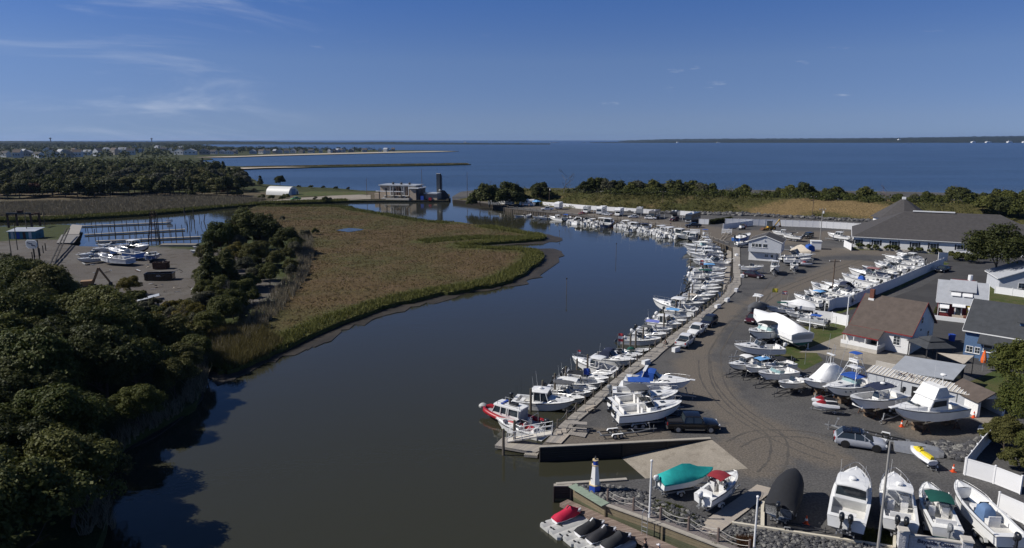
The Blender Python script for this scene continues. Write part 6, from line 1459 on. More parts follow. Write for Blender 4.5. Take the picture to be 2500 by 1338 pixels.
# jet skis
JW,JK =pm('jetski_white',(.74,.74,.75),.25,.06,coat=.4),pm('jetski_black',(.02,.02,.024),.4,.15)
def jetski_kit(base,top,cover=None,accent=None):
 k =Kit();rings = []
 for x,w,z0,z1 in ((0,.50,.12,.50),(.4,.56,.06,.58),(1.2,.58,.05,.62),(2.0,.52,.08,.72),(2.6,.34,.18,.74),(2.95,.10,.40,.66)): rings.append([(x,-w *.5,z0),(x,-w,z0 + (z1 -z0) *.55),(x,-w *.8,z1),(x,0,z1 +.06),(x,w *.8,z1),(x,w,z0 + (z1 -z0) *.55),(x,w *.5,z0)])
 b =MB();b.loft(rings);b.f = [f[::-1] for f in b.f];k.add('hull',b,base,True,angle=45)
 if cover:
  rr = [];rd =random.Random(4)
  for x,w,z in ((-.05,.46,.62),(.35,.60,.86),(.9,.60,.98),(1.35,.55,1.12),(1.65,.60,1.34),(1.95,.55,1.16),(2.5,.42,.86),(2.92,.14,.72)): rr.append([(x,-w,.42),(x,-w *.85,.42+ (z -.42) *.45+rd.uniform(-.04,.04)),(x,-w *.35,z -.06),(x,0,z),(x,w *.35,z -.06),(x,w *.85,.42+ (z -.42) *.45+rd.uniform(-.04,.04)),(x,w,.42)])
  c =MB();c.loft(rr);c.f = [f[::-1] for f in c.f];k.add('cover',c,cover,True,angle=40)
  if accent: k.add('cover_panel',MB().loft([[(p[0],p[1] *.5,p[2] +.02) for p in rr[j][2:5]] + [(rr[j][4][0],rr[j][4][1] *.5,rr[j][4][2] -.1),(rr[j][2][0],rr[j][2][1] *.5,rr[j][2][2] -.1)] for j in (3,4,5)]),accent,True)
 else:
  k.add('seat',MB().loft([[(x,-w,.60),(x,-w *.6,z),(x,w *.6,z),(x,w,.60)] for x,w,z in ((.15,.22,.84),(.6,.24,.88),(1.2,.24,.86),(1.6,.2,.80))]),top,True)
  k.add('fairing',MB().loft([[(x,-w,.62),(x,-w *.5,z),(x,w *.5,z),(x,w,.62)] for x,w,z in ((1.5,.3,.92),(1.8,.38,1.10),(2.2,.34,.95),(2.7,.16,.72))]),accent or base,True)
  k.add('handlebar',MB().tube([(1.62,-.38,1.12),(1.75,0,1.14),(1.62,.38,1.12)],.03),PLAST)
 return k
FLOATM =pm('grey_float_plastic',(.46,.46,.44),.5,.08)
FLK =Kit();fm =MB();fr = []
for x,w in ((0,.60),(.25,.78),(.5,.64),(.75,.80),(1.2,.76),(3.9,.76),(4.1,.70)): fr.append([(x,-w,-.25),(x,-w,.16),(x,-w *.8,.24),(x,-w *.35,.20),(x,0,.10),(x,w *.35,.20),(x,w *.8,.24),(x,w,.16),(x,w,-.25)])
fm.loft(fr);fm.f = [f[::-1] for f in fm.f];FLK.add('pontoon',fm,FLOATM,True,angle=40)
for x,y in ((.4,-.5),(.4,.5),(1.3,-.55),(1.3,.55)): FLK.add('roller',MB().cyl((x,y -.08,.25),(x,y +.08,.25),.08,None,8),PLAST)
fdir = (B1 -B0).normalized();fn =Vector((fdir.y,-fdir.x,0));fn =fn if fn.x <0 else -fn
for i,(px,py,lb,jk,jl) in enumerate(((1328,1289,'grey plastic jet ski float under the red cover, outermost',jetski_kit(JW,JK,pm('red_cover',(.50,.012,.05),.7,.15,2,bump=.3),CV['black']),'jet ski under bright red and black cover on the outermost float'),
                                       (1350,1306,'empty grey plastic jet ski float between the red and black covered ones',None,None),(1384,1322,'grey plastic jet ski float third from the outer end',jetski_kit(JW,JK,CV['black'],CV['white']),'jet ski under black cover with grey towel-like panel on the third float'),
                                       (1412,1340,'grey plastic jet ski float at the bottom edge, fourth',jetski_kit(JW,JK,pm('black_white_cover',(.022,.022,.026),.7,.2),JW),'jet ski under black cover with broad white panels'),(1448,1356,'grey plastic jet ski float cut by the bottom edge, fifth',jetski_kit(JW,JK,pm('charcoal_cover',(.026,.027,.030),.8,.2)),'jet ski under plain charcoal cover at the bottom edge'))):
 p =W(px,py,WATER +.2);tgt =W(px,py,WATER +.2)
 ang =math.atan2((W(1421,1257,dz) -W(1330,1290,dz)).y,(W(1421,1257,dz) -W(1330,1290,dz)).x)
 FLK.place('jet_ski_float',lb,'jet ski float',(p.x,p.y,WATER +.12),ang,1.0,'plastic jet ski floats')
 if jk: q =p +Vector((math.cos(ang),math.sin(ang),0)) *1.1;jk.place('jet_ski',jl,'jet ski',(q.x,q.y,WATER +.20),ang,1.0,'jet skis')
jetski_kit(JW,JK,None,CARP['red']).place('jet_ski','white, red and blue jet ski on a trailer left of tower sportfisher','jet ski',W(2046,1012,0) +Vector((0,0,.62)),R(170),1.0,'jet skis');solo_trailer('white-fendered jet ski trailer under the red and white jet ski',(2058,1012),(1945,995),TRK1,.5)
jetski_kit(JW,JK,None,CARP['red']).place('jet_ski','second red-nosed jet ski behind the first on the gravel','jet ski',W(2040,998,0) +Vector((0,0,.5)),R(170),.95,'jet skis')
jetski_kit(JW,pm('yellow_vinyl',(.62,.48,.02),.5),None,pm('yellow_fairing',(.66,.52,.03),.35)).place('jet_ski','white jet ski with yellow seat beside the right foreground fence','jet ski',W(2276,1150,0) +Vector((0,0,.45)),R(96),1.1,'jet skis');solo_trailer('small trailer under the yellow-seated jet ski',(2278,1152),(2268,1108),TRK1,.45)
jetski_kit(JW,JK,None,CARP['red']).place('jet_ski','black and red jet ski right of the office boats','jet ski',W(1980,652,0) +Vector((0,0,.5)),R(190),1.0,'jet skis')
# red-collared patrol boat
def patrol():
 k =Kit();L =8.4;B =2.9;REDT =pm('red_collar',(.34,.014,.022),.4,.1,coat=.2);h =Hull(L -.3,B -.5,.9,1.35)
 up =MB()
 for sd in (-1,1):
  g = [[(h.xx(t,0),0,h.zk(t)),(h.xx(t,.3),sd *max(.02,h.chine(t)[0]),max(h.chine(t)[1],h.zk(t) +.02)),(h.xs(t),sd *max(.02,h.hb(t)),h.zs(t))] for t in HT];up.sheet([r[::-1] for r in g] if sd >0 else g)
 up.add([(0,0,0),(0,h.chine(0)[0],h.chine(0)[1]),(0,h.hb(0),h.zs(0)),(0,-h.hb(0),h.zs(0)),(0,-h.chine(0)[0],h.chine(0)[1])],[(0,1,2,3,4)]);k.add('hull',up,BOTK,True)
 for sd in (-1,1):
  tb =MB();rr = []
  for t in [0,.03,.15,.3,.45,.58,.68,.77,.85,.92,.97,1.0]:
   r =.30 if .02<t <.97 else .16;c = (h.xs(t) +.1*t,sd * (h.hb(t) +.1 if t <.97 else .1),h.zs(t) +.02);rr.append([(c[0],c[1] +r *math.cos(q *math.pi /4),c[2] +r *math.sin(q *math.pi /4)) for q in range(8)])
  tb.loft(rr);tb.f =tb.f if sd <0 else [f for f in tb.f];ti =k.add('collar',tb,REDT,True,angle=70)
  for j,t in enumerate((.30,.335,.37,.405,.44,.475,.52,.555,.59,.625)): k.add('collar_lettering',MB().box((h.xs(t),sd * (h.hb(t) +.405),h.zs(t) +.04),(.2,.015,.22)),WPAINT,False,ti)
 k.add('bow_pad',MB().ell((L -.15,0,1.42),(.45,.55,.3),10,5),FLOATM,True);k.add('deck',MB().loft([[(h.xs(t),-max(.05,h.hb(t)),h.zs(t) -.12),(h.xs(t),max(.05,h.hb(t)),h.zs(t) -.12)] for t in HT],False,False,False),GREYH)
 x0,x1,w =2.4,5.9,.92;zb,zm,zt =.7,1.55,2.4
 k.add('cabin',MB().b2(x0,x1,-w,w,zb,zm),ALU if False else GEL);gl =MB();gl.loft([[(x0 +.02,-w +.02,zm),(x1 +.3,-w +.02,zm),(x1 +.3,w -.02,zm),(x0 +.02,w -.02,zm)],[(x0 +.02,-w *.92,zt),(x1 -.1,-w *.92,zt),(x1 -.1,w *.92,zt),(x0 +.02,w *.92,zt)]]);k.add('cabin_glass',gl,GLASS)
 for sd in (-1,1):
  for xb,xt in ((x0 +.1,x0 +.1),(x0 +1.5,x0 +1.45),(x0 +1.75,x0 +1.7),(x0 +2.6,x0 +2.5),(x1 +.28,x1 -.12)): k.add('pillar',MB().bar((xb,sd *w,zm -.05),(xt,sd *w *.93,zt),.2 if xb <x1 else .12,.08),GEL)
 k.add('cabin_apron',MB().xprism([(x1,zb),(x1 +.9,zb +.1),(x1 +.32,zm),(x1,zm)],-w,w),GEL);k.add('roof',roof_sheet(x0 -.2,x1 +.1,w *2.1,zt +.1,.05,.16,.02),GEL)
 k.add('roof_raft',MB().box((x0 +1.2,.1,zt +.3),(.9,.6,.3)),PLAST);k.add('light_bar',MB().box((x0 +2.6,0,zt +.22),(.25,1.2,.12)),ROYAL);k.add('rear_bulkhead',MB().box((x0 -.02,0,1.55),(.06,w *1.9,1.65)),GREYH)
 rl =MB()
 for sd in (-1,1): rl.tube([(x0,sd *.8,zt +.1),(x0,sd *.8,zt +.45),(x1 -.4,sd *.8,zt +.45),(x1 -.4,sd *.8,zt +.1)],.03)
 k.add('roof_rail',rl,ALU);antenna(k,x0 +.4,.7,zt,3.2,0,PLAST);antenna(k,x0 +.8,-.7,zt,3.4,0,PLAST)
 ml =MB().tube([(.9,-.8,.9),(.9,-.8,2.0),(.9,.8,2.0),(.9,.8,.9)],.04);k.add('stern_frame',ml,ALU);k.add('fire_pump',MB().cyl((1.5,0,.9),(1.5,0,1.5),.3,.26,8),GEL);k.add('monitor',MB().bar((1.5,0,1.5),(1.0,0,1.9),.14),CARP['red'])
 for y in (-.42,.42): outboard(k,-.1,y,1.0,ENGK,0,1.25)
 return k
a,b =W(1176,990,-.6),W(1321,1030,-.6);rz =math.atan2(a.y -b.y,a.x -b.x);d =Vector((math.cos(rz),math.sin(rz),0));sc_ = (a -b).length /8.4;p =b;p.z =WATER -.45
patrol().place('patrol_boat','red-collared patrol boat with white cabin at the outer end of dock','boat',p,rz,sc_,'boats moored along the near boardwalk')
# people
SKIN =pm('skin',(.42,.26,.19),.6,.08);HAIR =pm('brown_hair',(.05,.032,.022),.8,.2)
def person(label,loc,rz,shirt,trousers,hair=HAIR,pose='stand',h=1.75,cap=None):
 root =thing('person',label,'person',loc,rz);s =h /1.75
 if pose =='stand': J = {'pel': (0,0,.95),'waist': (0,0,1.12),'chest': (.01,0,1.34),'neck': (0,0,1.49),'head0': (.02,0,1.57),'head': (.03,0,1.68),'sl': (0,.17,1.41),'el': (-.02,.26,1.13),'wl': (.10,.25,.90),'hl': (.15,.24,.82),'sr': (0,-.17,1.41),'er': (-.02,-.26,1.13),'wr': (.12,-.22,.92),'hr': (.18,-.20,.85),'tl': (0,.10,.92),'kl': (.02,.11,.50),'al': (-.02,.12,.09),'fl': (.16,.13,.04),'tr': (0,-.10,.92),'kr': (.03,-.11,.50),'ar': (-.01,-.12,.09),'fr': (.17,-.13,.04)}
 else: J = {'pel': (0,0,.50),'waist': (.06,0,.66),'chest': (.16,0,.86),'neck': (.24,0,1.0),'head0': (.28,0,1.06),'head': (.32,0,1.15),'sl': (.18,.17,.93),'el': (.34,.24,.72),'wl': (.52,.18,.66),'hl': (.58,.14,.64),'sr': (.18,-.17,.93),'er': (.34,-.24,.72),'wr': (.52,-.18,.66),'hr': (.58,-.14,.64),'tl': (.02,.11,.48),'kl': (.44,.14,.50),'al': (.42,.14,.09),'fl': (.60,.15,.04),'tr': (.02,-.11,.48),'kr': (.44,-.14,.50),'ar': (.42,-.14,.09),'fr': (.60,-.15,.04)}
 RAD = {'pel': .14,'waist': .135,'chest': .15,'neck': .06,'head0': .075,'head': .105,'sl': .07,'el': .045,'wl': .032,'hl': .04,'tl': .09,'kl': .06,'al': .042,'fl': .04}
 E = [('pel','waist'),('waist','chest'),('chest','neck'),('neck','head0'),('head0','head'),('pel','tl'),('tl','kl'),('kl','al'),('al','fl'),('pel','tr'),('tr','kr'),('kr','ar'),('ar','fr'),('chest','sl'),('sl','el'),('el','wl'),('wl','hl'),('chest','sr'),('sr','er'),('er','wr'),('wr','hr')]
 def skin(name,keys,edges,mat,grow,par,tips=None):
  pts = [Vector(J[k]) *s for k in keys]
  me =bpy.data.meshes.new(name);me.from_pydata([tuple(q) for q in pts],[(keys.index(a),keys.index(b)) for a,b in edges],[])
  o =link(name,me,par);o.modifiers.new('skin','SKIN');sv =me.skin_vertices[0].data
  for i,k in enumerate(keys):
   r =RAD.get(k,RAD.get(k[:-1] +'l',.05)) *s *grow;sv[i].radius = (r * (1.25 if k in ('pel','waist','chest') else 1),r) if k in ('pel','waist','chest') else (r,r);sv[i].use_root =k ==keys[0]
  sub =o.modifiers.new('sub','SUBSURF');sub.levels =2;sub.render_levels =2;me.materials.append(mat);return o
 body =skin('body',list(J),E,SKIN,.96,root)
 for sd in 'lr':      # fingers on each hand
  hv =Vector(J['h' +sd]) *s;wv =Vector(J['w' +sd]) *s;d_ = (hv -wv).normalized();sd_ =d_.cross(Vector((0,0,1))).normalized();fg =MB()
  for i,ln in enumerate((.075,.085,.08,.06)): b0 =hv +sd_ * ((i -1.5) *.02);fg.cyl(b0,b0 +d_ *ln *.6-Vector((0,0,.01)),.010,.009,5);fg.cyl(b0 +d_ *ln *.6-Vector((0,0,.01)),b0 +d_ *ln -Vector((0,0,.035)),.009,.007,5)
  fg.cyl(hv -d_ *.03+sd_ *.035,hv +d_ *.03+sd_ *.06,.011,.009,5);part('fingers',fg,SKIN,body)
 skin('shirt',['waist','pel','chest','sl','el','sr','er'],[('waist','pel'),('waist','chest'),('chest','sl'),('sl','el'),('chest','sr'),('sr','er')],shirt,1.14,root)
 skin('trousers',['pel','tl','kl','al','tr','kr','ar'],[('pel','tl'),('tl','kl'),('kl','al'),('pel','tr'),('tr','kr'),('kr','ar')],trousers,1.13,root)
 hd =Vector(J['head']) *s
 part('hair',MB().ell((hd.x -.02,hd.y,hd.z +.03),(.118*s,.108*s,.105*s),12,8,zmin=-.35),hair if not cap else cap,root,True)
 if cap: part('cap_peak',MB().box((hd.x +.13,hd.y,hd.z +.02),(.12,.15,.02)),cap,root)
 part('nose',MB().ell((hd.x +.105*s,hd.y,hd.z -.01),(.022,.016,.024),6,4),SKIN,root);part('ears',MB().ell((hd.x -.01,hd.y +.098*s,hd.z),(.02,.012,.03),6,4).ell((hd.x -.01,hd.y -.098*s,hd.z),(.02,.012,.03),6,4),SKIN,root)
 part('eyes',MB().ell((hd.x +.092*s,hd.y +.035,hd.z +.015),(.012,.014,.009),6,4).ell((hd.x +.092*s,hd.y -.035,hd.z +.015),(.012,.014,.009),6,4),PLAST,root);part('mouth',MB().box((hd.x +.095*s,hd.y,hd.z -.05),(.012,.045,.01)),pm('lips',(.30,.12,.10),.6),root)
 return root
BLKT,JEAN,WHT =pm('black_cotton',(.016,.016,.018),.9,.15),pm('blue_denim',(.05,.07,.12),.9,.2),pm('white_cotton',(.70,.70,.70),.9,.06)
person('person in black T-shirt on the jet ski dock at the bottom edge',W(1576,1316,dz +1.72) -Vector((0,0,1.72)),R(150),BLKT,JEAN)
person('person in white cap at the bottom edge beside the jet ski dock',W(1609,1330,dz +1.72) -Vector((0,0,1.72)),R(150),WHT,JEAN,cap=pm('white_cap',(.72,.70,.72),.8,.08))
person('person in dark clothes sitting at the boardwalk edge behind white pickup',W(1627,846,.1),R(210),BLKT,pm('grey_cloth',(.16,.15,.14),.9,.2),pose='sit')
for px,py,lb,sh in ((1240,503,'person in pale shirt by the farthest caravan',WHT),(1277,506,'person in dark clothes left of the second caravan front',BLKT),(1292,506,'person in tan clothes at the second caravan',pm('tan_cotton',(.36,.26,.16),.9,.1)),(1637,552,'person standing at the rope rail by the far boats',BLKT)): person(lb,W(px,py,0.01),R(240),sh,JEAN)
# buildings
SHGREY =pm('dark_shingles',(.062,.058,.058),.9,.2,1.2,bump=.5,bscale=7);SHBROWN =pm('brown_shingles',(.098,.078,.066),.9,.18,1.2,bump=.5,bscale=7);SHLIGHT =pm('pale_grey_shingles',(.36,.375,.40),.85,.1,1.0,bump=.3,bscale=6);SHCHAR =pm('charcoal_shingles',(.050,.054,.060),.9,.2,1.2,bump=.5,bscale=7)
def siding(name,c,pitch=.16,rough=.6):
 m =pm(name,c,rough,.05,.8);nt =m.node_tree;n,l =nt.nodes,nt.links;p =n['Principled BSDF']
 g =n.new('ShaderNodeTexCoord');sp =n.new('ShaderNodeSeparateXYZ');l.new(g.outputs['Object'],sp.inputs[0])
 d =n.new('ShaderNodeMath');d.operation ='DIVIDE';l.new(sp.outputs['Z'],d.inputs[0]);d.inputs[1].default_value =pitch
 f =n.new('ShaderNodeMath');f.operation ='FRACT';l.new(d.outputs[0],f.inputs[0])
 b =n.new('ShaderNodeBump');b.inputs['Strength'].default_value =.8;b.inputs['Distance'].default_value =.02;b.invert =True;l.new(f.outputs[0],b.inputs['Height']);l.new(b.outputs[0],p.inputs['Normal']);return m
SWHITE,SGREY,SBLUE,SRED,SPALE =siding('white_siding',(.74,.74,.73)),siding('pale_grey_siding',(.50,.52,.55)),siding('blue_siding',(.085,.150,.27)),siding('dark_red_siding',(.16,.025,.028)),siding('pale_wall_siding',(.76,.76,.76),.2)
TRIMW =pm('white_trim',(.78,.78,.77),.5,.04);BRICK =pm('red_brick',(.16,.065,.045),.9,.3,6,bump=.4);STUCCO =pm('tan_render',(.46,.38,.29),.9,.12,.7,bump=.2);REDTRIM =pm('red_trim',(.24,.03,.03),.5,.1)
def frame_px(near,other,z=0.0):
 a,b =W(*near,z),W(*other,z);u = (b -a).normalized();return a,math.atan2(u.y,u.x),(b -a).length
def window(t,face,a,z,w,h,fr=None,cols=2,rows=2,pane=None,d=.06):
 ax,c,sg =face;fr =fr or TRIMW
 def bx(da,dz,sa,sz,dep,o):
  if ax =='y': return MB().box((a +da,c +sg *o,z +dz),(sa,dep,sz))
  return MB().box((c +sg *o,a +da,z +dz),(dep,sa,sz))
 f =bx(0,0,w,h,d,d /2-.01);o =part('window',f,fr,t)
 pw,ph = (w -.1) /cols,(h -.1) /rows
 for i in range(cols):
  for j in range(rows):
   part('pane',bx(-w /2+.05+pw * (i +.5),-h /2+.05+ph * (j +.5),pw -.06,ph -.06,.02,d +.002),pane or GLASS,o)
 part('sill',bx(0,-h /2-.04,w +.16,.07,d +.06,d /2+.02),fr,o)
def gable(t,x0,x1,y0,y1,h,rise,wall,roof,axis='x',over=.4,th=.14,z0=0.0,trim=None,gm=None):
 b =MB();ym,xm = (y0 +y1) /2,(x0 +x1) /2
 if axis =='x':
  vs = [(x0,y0,z0),(x1,y0,z0),(x1,y1,z0),(x0,y1,z0),(x0,y0,h),(x1,y0,h),(x1,y1,h),(x0,y1,h),(x0,ym,h +rise),(x1,ym,h +rise)]
  fs = [(0,1,5,4),(1,2,6,9,5),(2,3,7,6),(3,0,4,8,7)]
 else:
  vs = [(x0,y0,z0),(x1,y0,z0),(x1,y1,z0),(x0,y1,z0),(x0,y0,h),(x1,y0,h),(x1,y1,h),(x0,y1,h),(xm,y0,h +rise),(xm,y1,h +rise)]
  fs = [(0,1,5,8,4),(1,2,6,5),(2,3,7,9,6),(3,0,4,7)]
 b.add(vs,fs);part('wall',b,wall,t)
 half = (y1 -y0) /2 if axis =='x' else (x1 -x0) /2;sl =rise /half
 for sd in (-1,1):
  r =MB();e =half +over;z_e,z_r =h -sl *over +th,h +rise +th
  if axis =='x': q = [(x0 -over *.7,ym +sd *e,z_e),(x1 +over *.7,ym +sd *e,z_e),(x1 +over *.7,ym,z_r),(x0 -over *.7,ym,z_r)]
  else: q = [(xm +sd *e,y0 -over *.7,z_e),(xm +sd *e,y1 +over *.7,z_e),(xm,y1 +over *.7,z_r),(xm,y0 -over *.7,z_r)]
  r.add(q + [(p[0],p[1],p[2] -th) for p in q],[(0,1,2,3),(7,6,5,4),(0,4,5,1),(1,5,6,2),(2,6,7,3),(3,7,4,0)]);o =part('roof',r,roof,t)
  f =MB();f.bar(Vector(q[0]) -Vector((0,0,th *.5+.02)),Vector(q[1]) -Vector((0,0,th *.5+.02)),.05,.16);part('fascia',f,trim or TRIMW,o)
 for e0 in ((x0,x1) if axis =='x' else (y0,y1)):
  f =MB();s_ = -1 if e0 in (x0,y0) else 1;k =e0 +s_ * (over *.7+.02)
  for sd in (-1,1):
   if axis =='x': f.bar((k,ym +sd * (half +over),h -sl *over +th *.5),(k,ym,h +rise +th *.5),.04,.18)
   else: f.bar((xm +sd * (half +over),k,h -sl *over +th *.5),(xm,k,h +rise +th *.5),.04,.18)
  part('bargeboard',f,trim or TRIMW,t)
# marina office
o,rz,L =frame_px((1827,634),(1893,639));off_ =thing('marina_office','two-storey grey and white marina office with gabled roof','building',o,rz);L *= 1.0
part('lower_wall',MB().b2(0,L,0,7.0,0,2.45),SWHITE,off_);
gable(off_,-.05,L +1.3,-1.0,7.2,5.3,1.55,SGREY,SHGREY,'y',.35,.14,2.46)
for i,a in enumerate((1.15,2.0,2.85)): window(off_,('y',-1.0,-1),a,4.25,.82,1.05,cols=1,rows=1)
window(off_,('y',-1.0,-1),4.15,4.25,1.15,1.05,cols=2,rows=1);window(off_,('y',0,-1),L *.66,1.45,.95,.75,cols=2,rows=2)
part('door',MB().box((L *.86,-.02,1.0),(.85,.06,1.95)),TRIMW,off_);part('door_glass',MB().box((L *.86,-.06,1.4),(.55,.03,.75)),GLASS,off_);part('gable_lamp',MB().box((L *.56,-1.12,5.75),(.25,.25,.2)),TRIMW,off_);part('support_post',MB().box((L +1.15,-.85,1.23),(.15,.15,2.46)),TRIMW,off_)
# hall with a big dark hipped roof
o,rz,L =frame_px((2082,603),(2330,618));hall =thing('function_hall','long low white hall with big dark hipped roof and turret','building',o,rz);L =52;D =27;h =3.2;ov =.5
part('wall',MB().b2(0,L,0,D,0,h),SPALE,hall)
A_ =13.8;zr =10.3;e = [(-ov,-ov),(L +ov,-ov),(L +ov,D +ov),(-ov,D +ov)];rd = [(A_,D /2),(L -A_,D /2)]
def slope(nm,pts,m,par,th=.2):
 r =MB();n =len(pts);r.add(list(pts) + [(p[0],p[1],p[2] -th) for p in pts],[tuple(range(n)),tuple(range(2*n -1,n -1,-1))] + [(i,i +n,(i +1) %n +n,(i +1) %n) for i in range(n)]);return part(nm,r,m,par)
E3 = [(x,y,h +.05) for x,y in e];R3 = [(x,y,zr) for x,y in rd]
slope('roof',[E3[0],E3[1],R3[1],R3[0]],SHGREY,hall);slope('roof',[E3[1],E3[2],R3[1]],SHGREY,hall);slope('roof',[E3[2],E3[3],R3[0],R3[1]],SHGREY,hall);slope('roof',[E3[3],E3[0],R3[0]],SHGREY,hall)
part('gutter',MB().bar((-ov,-ov -.06,h -.02),(L +ov,-ov -.06,h -.02),.14,.16),TRIMW,hall);part('gutter',MB().bar((-ov -.06,-ov,h -.02),(-ov -.06,D +ov,h -.02),.14,.16),TRIMW,hall)
part('ridge_cap',MB().bar((A_ +2,D /2-.5,zr +.15),(A_ +13,D /2-.5,zr +.15),.5,.35),TRIMW,hall)
tr_ = (A_ +.5,D /2+18.0);part('turret_roof',MB().lathe([(9.5,6.6),(.7,12.6)],8,(tr_[0],tr_[1],0)),SHGREY,hall);part('turret_wall',MB().lathe([(8.5,0),(8.5,6.7)],8,(tr_[0],tr_[1],0)),SPALE,hall);part('turret_vent',MB().box((tr_[0],tr_[1],12.9),(1.1,1.1,.9)),TRIMW,hall)
for px in (2094,2140,2184,2234,2279,2345,2390):
 q =W(px,590+ (px -2082) *.058,1.7);a = (q -hall.location).dot(Vector((math.cos(rz),math.sin(rz),0)))
 window(hall,('y',0,-1),a,1.75,1.7,1.35,cols=2,rows=1)
 for sd in (-1,1): part('shutter',MB().box((a +sd *1.12,-.03,1.75),(.38,.05,1.5)),PLAST,hall)
for a in (4.4,12.0,19.5): part('downpipe',MB().box((a,-.06,1.55),(.09,.09,3.0)),GALV,hall)
for a,b in ((16,7),(24,8)): part('roof_vent',MB().lathe([(.5,0),(.5,.25),(.2,.5)],8,(a,b +1.5,3.25+b *.52)),GALV,hall)
wb_ =MB();w0 =link('stone_wall',None,None,o +Vector((0,0,0)),rz);tag(w0,'low pale stone wall along the hall front','wall')
rr =random.Random(8)
for j in range(2):
 x =1.0
 while x <27:
  w_ =rr.uniform(.5,1.1);part('stone',MB().box((x +w_ /2,-3.1+rr.uniform(-.04,.04),.16+j *.30),(w_ -.05,.42,.27),0,0,.92),CONCB,w0);x +=w_
# white cottage with brown roof
o,_,L =frame_px((2219,866),(2276,832));ang =math.atan2(.735,-.676);cot =thing('white_cottage','white cottage with brown shingle roof and porch','house',o,ang)
gable(cot,0,8.6,-10.6,0,3.25,3.9,SWHITE,SHBROWN,'x',.45,.16,0,REDTRIM)
slope('porch_roof',[(3.6,-.1,3.28),(3.6,2.7,2.1),(9.0,2.7,2.1),(9.0,-.1,3.28)][::-1],SHBROWN,cot,.14);part('porch_trim',MB().bar((3.6,2.72,2.02),(9.0,2.72,2.02),.05,.16),REDTRIM,cot)
part('porch_room',MB().b2(5.6,8.6,.02,1.9,0,2.2),SWHITE,cot);part('porch_floor',MB().b2(3.4,8.8,.02,3.4,.02,.6),CONCB,cot)
for x in (3.7,5.5,7.2,8.7): part('porch_post',MB().box((x,2.55,1.35),(.12,.12,1.5)),TRIMW,cot)
rl =MB().b2(3.4,8.8,3.32,3.4,.62,1.25);part('railing',rl,TRIMW,cot);part('railing',MB().b2(3.38,3.46,.2,3.3,.62,1.25),TRIMW,cot);part('door',MB().box((5.0,.05,1.35),(.9,.06,1.9)),GLASS,cot)
window(cot,('y',0,1),1.9,1.85,1.0,1.5,cols=2,rows=3);window(cot,('x',0,-1),-4.4,4.6,.95,1.05);window(cot,('x',0,-1),-8.0,1.7,.9,1.2);part('gable_vent',MB().box((-.03,-4.3,3.1),(.06,.3,.3)),PLAST,cot)
part('chimney',MB().box((7.6,-4.6,7.3),(.62,.62,1.9)),BRICK,cot);part('chimney_flashing',MB().box((7.6,-4.6,6.55),(.85,.85,.5)),TRIMW,cot)
# red house with pale roof
o,rz,L =frame_px((2287,770),(2390,784));rz =math.atan2(-.53,.846);rh =thing('red_house','dark red house with pale grey roof and white awnings','house',o,rz)
gable(rh,0,7.2,0,8.0,3.0,3.0,SRED,SHLIGHT,'x',.55,.14,0)
part('dormer',MB().loft([[(1.8,1.7,4.3),(5.4,1.7,4.3),(5.4,1.7,4.75),(1.8,1.7,4.75)],[(1.8,4.6,5.9),(5.4,4.6,5.9),(5.4,4.6,6.35),(1.8,4.6,6.35)]]),SRED,rh);slope('dormer_roof',[(1.5,1.3,4.72),(5.7,1.3,4.72),(5.7,4.3,6.3),(1.5,4.3,6.3)],SHLIGHT,rh,.12)
for i,x in enumerate((2.6,4.4)): slope('awning',[(x -.75,.55,3.95),(x +.75,.55,3.95),(x +.75,1.68,4.5),(x -.75,1.68,4.5)],TRIMW,rh,.06)
for x,w_ in ((1.0,1.5),(5.4,1.6)):
 slope('awning',[(x -w_ /2,-.95,1.75),(x +w_ /2,-.95,1.75),(x +w_ /2,-.02,2.65),(x -w_ /2,-.02,2.65)],TRIMW,rh,.06);window(rh,('y',0,-1),x,1.5,1.2,1.3,cols=1,rows=2)
slope('awning',[(2.2,-1.3,2.3),(4.2,-1.3,2.3),(4.2,-.02,2.8),(2.2,-.02,2.8)],TRIMW,rh,.08);part('door',MB().box((3.2,-.05,1.25),(1.2,.08,2.1)),TRIMW,rh);part('door_screen',MB().box((3.2,-.1,1.25),(.8,.04,1.8)),GLASS,rh)
for i in range(5): part('step',MB().box((3.3,-.8-i *.35,.32-i *.07),(1.9,.36,.64-i *.13)),PALEW,rh)
part('chimney',MB().cyl((4.6,4.8,5.4),(4.6,4.8,7.3),.38,.38,8),TRIMW,rh);part('gutter_pipe',MB().box((.1,-.08,1.5),(.1,.1,3.0)),TRIMW,rh);part('brick_planter',MB().box((4.3,-1.2,.35),(.5,1.8,.7)),BRICK,rh)
for y in (1.2,6.6): part('gable_brace',MB().bar((7.28,y,1.0),(7.28,4,4.6),.08,.28),TRIMW,rh)
tag(part('garden_wall',MB().b2(-.8,9.5,-3.7,-3.4,0,.75),TRIMW,rh),'white garden wall',None)
solo('yellow_flag',MB().box((0,0,1.9),(.5,.04,1.2)).cyl((-.27,0,0),(-.27,0,2.6),.02),pm('yellow_cloth',(.75,.60,.10),.8),'yellow banner hanging beside the red house door','flag',None,False,rh.location +Vector((3.8,-2.9,0)),rz)
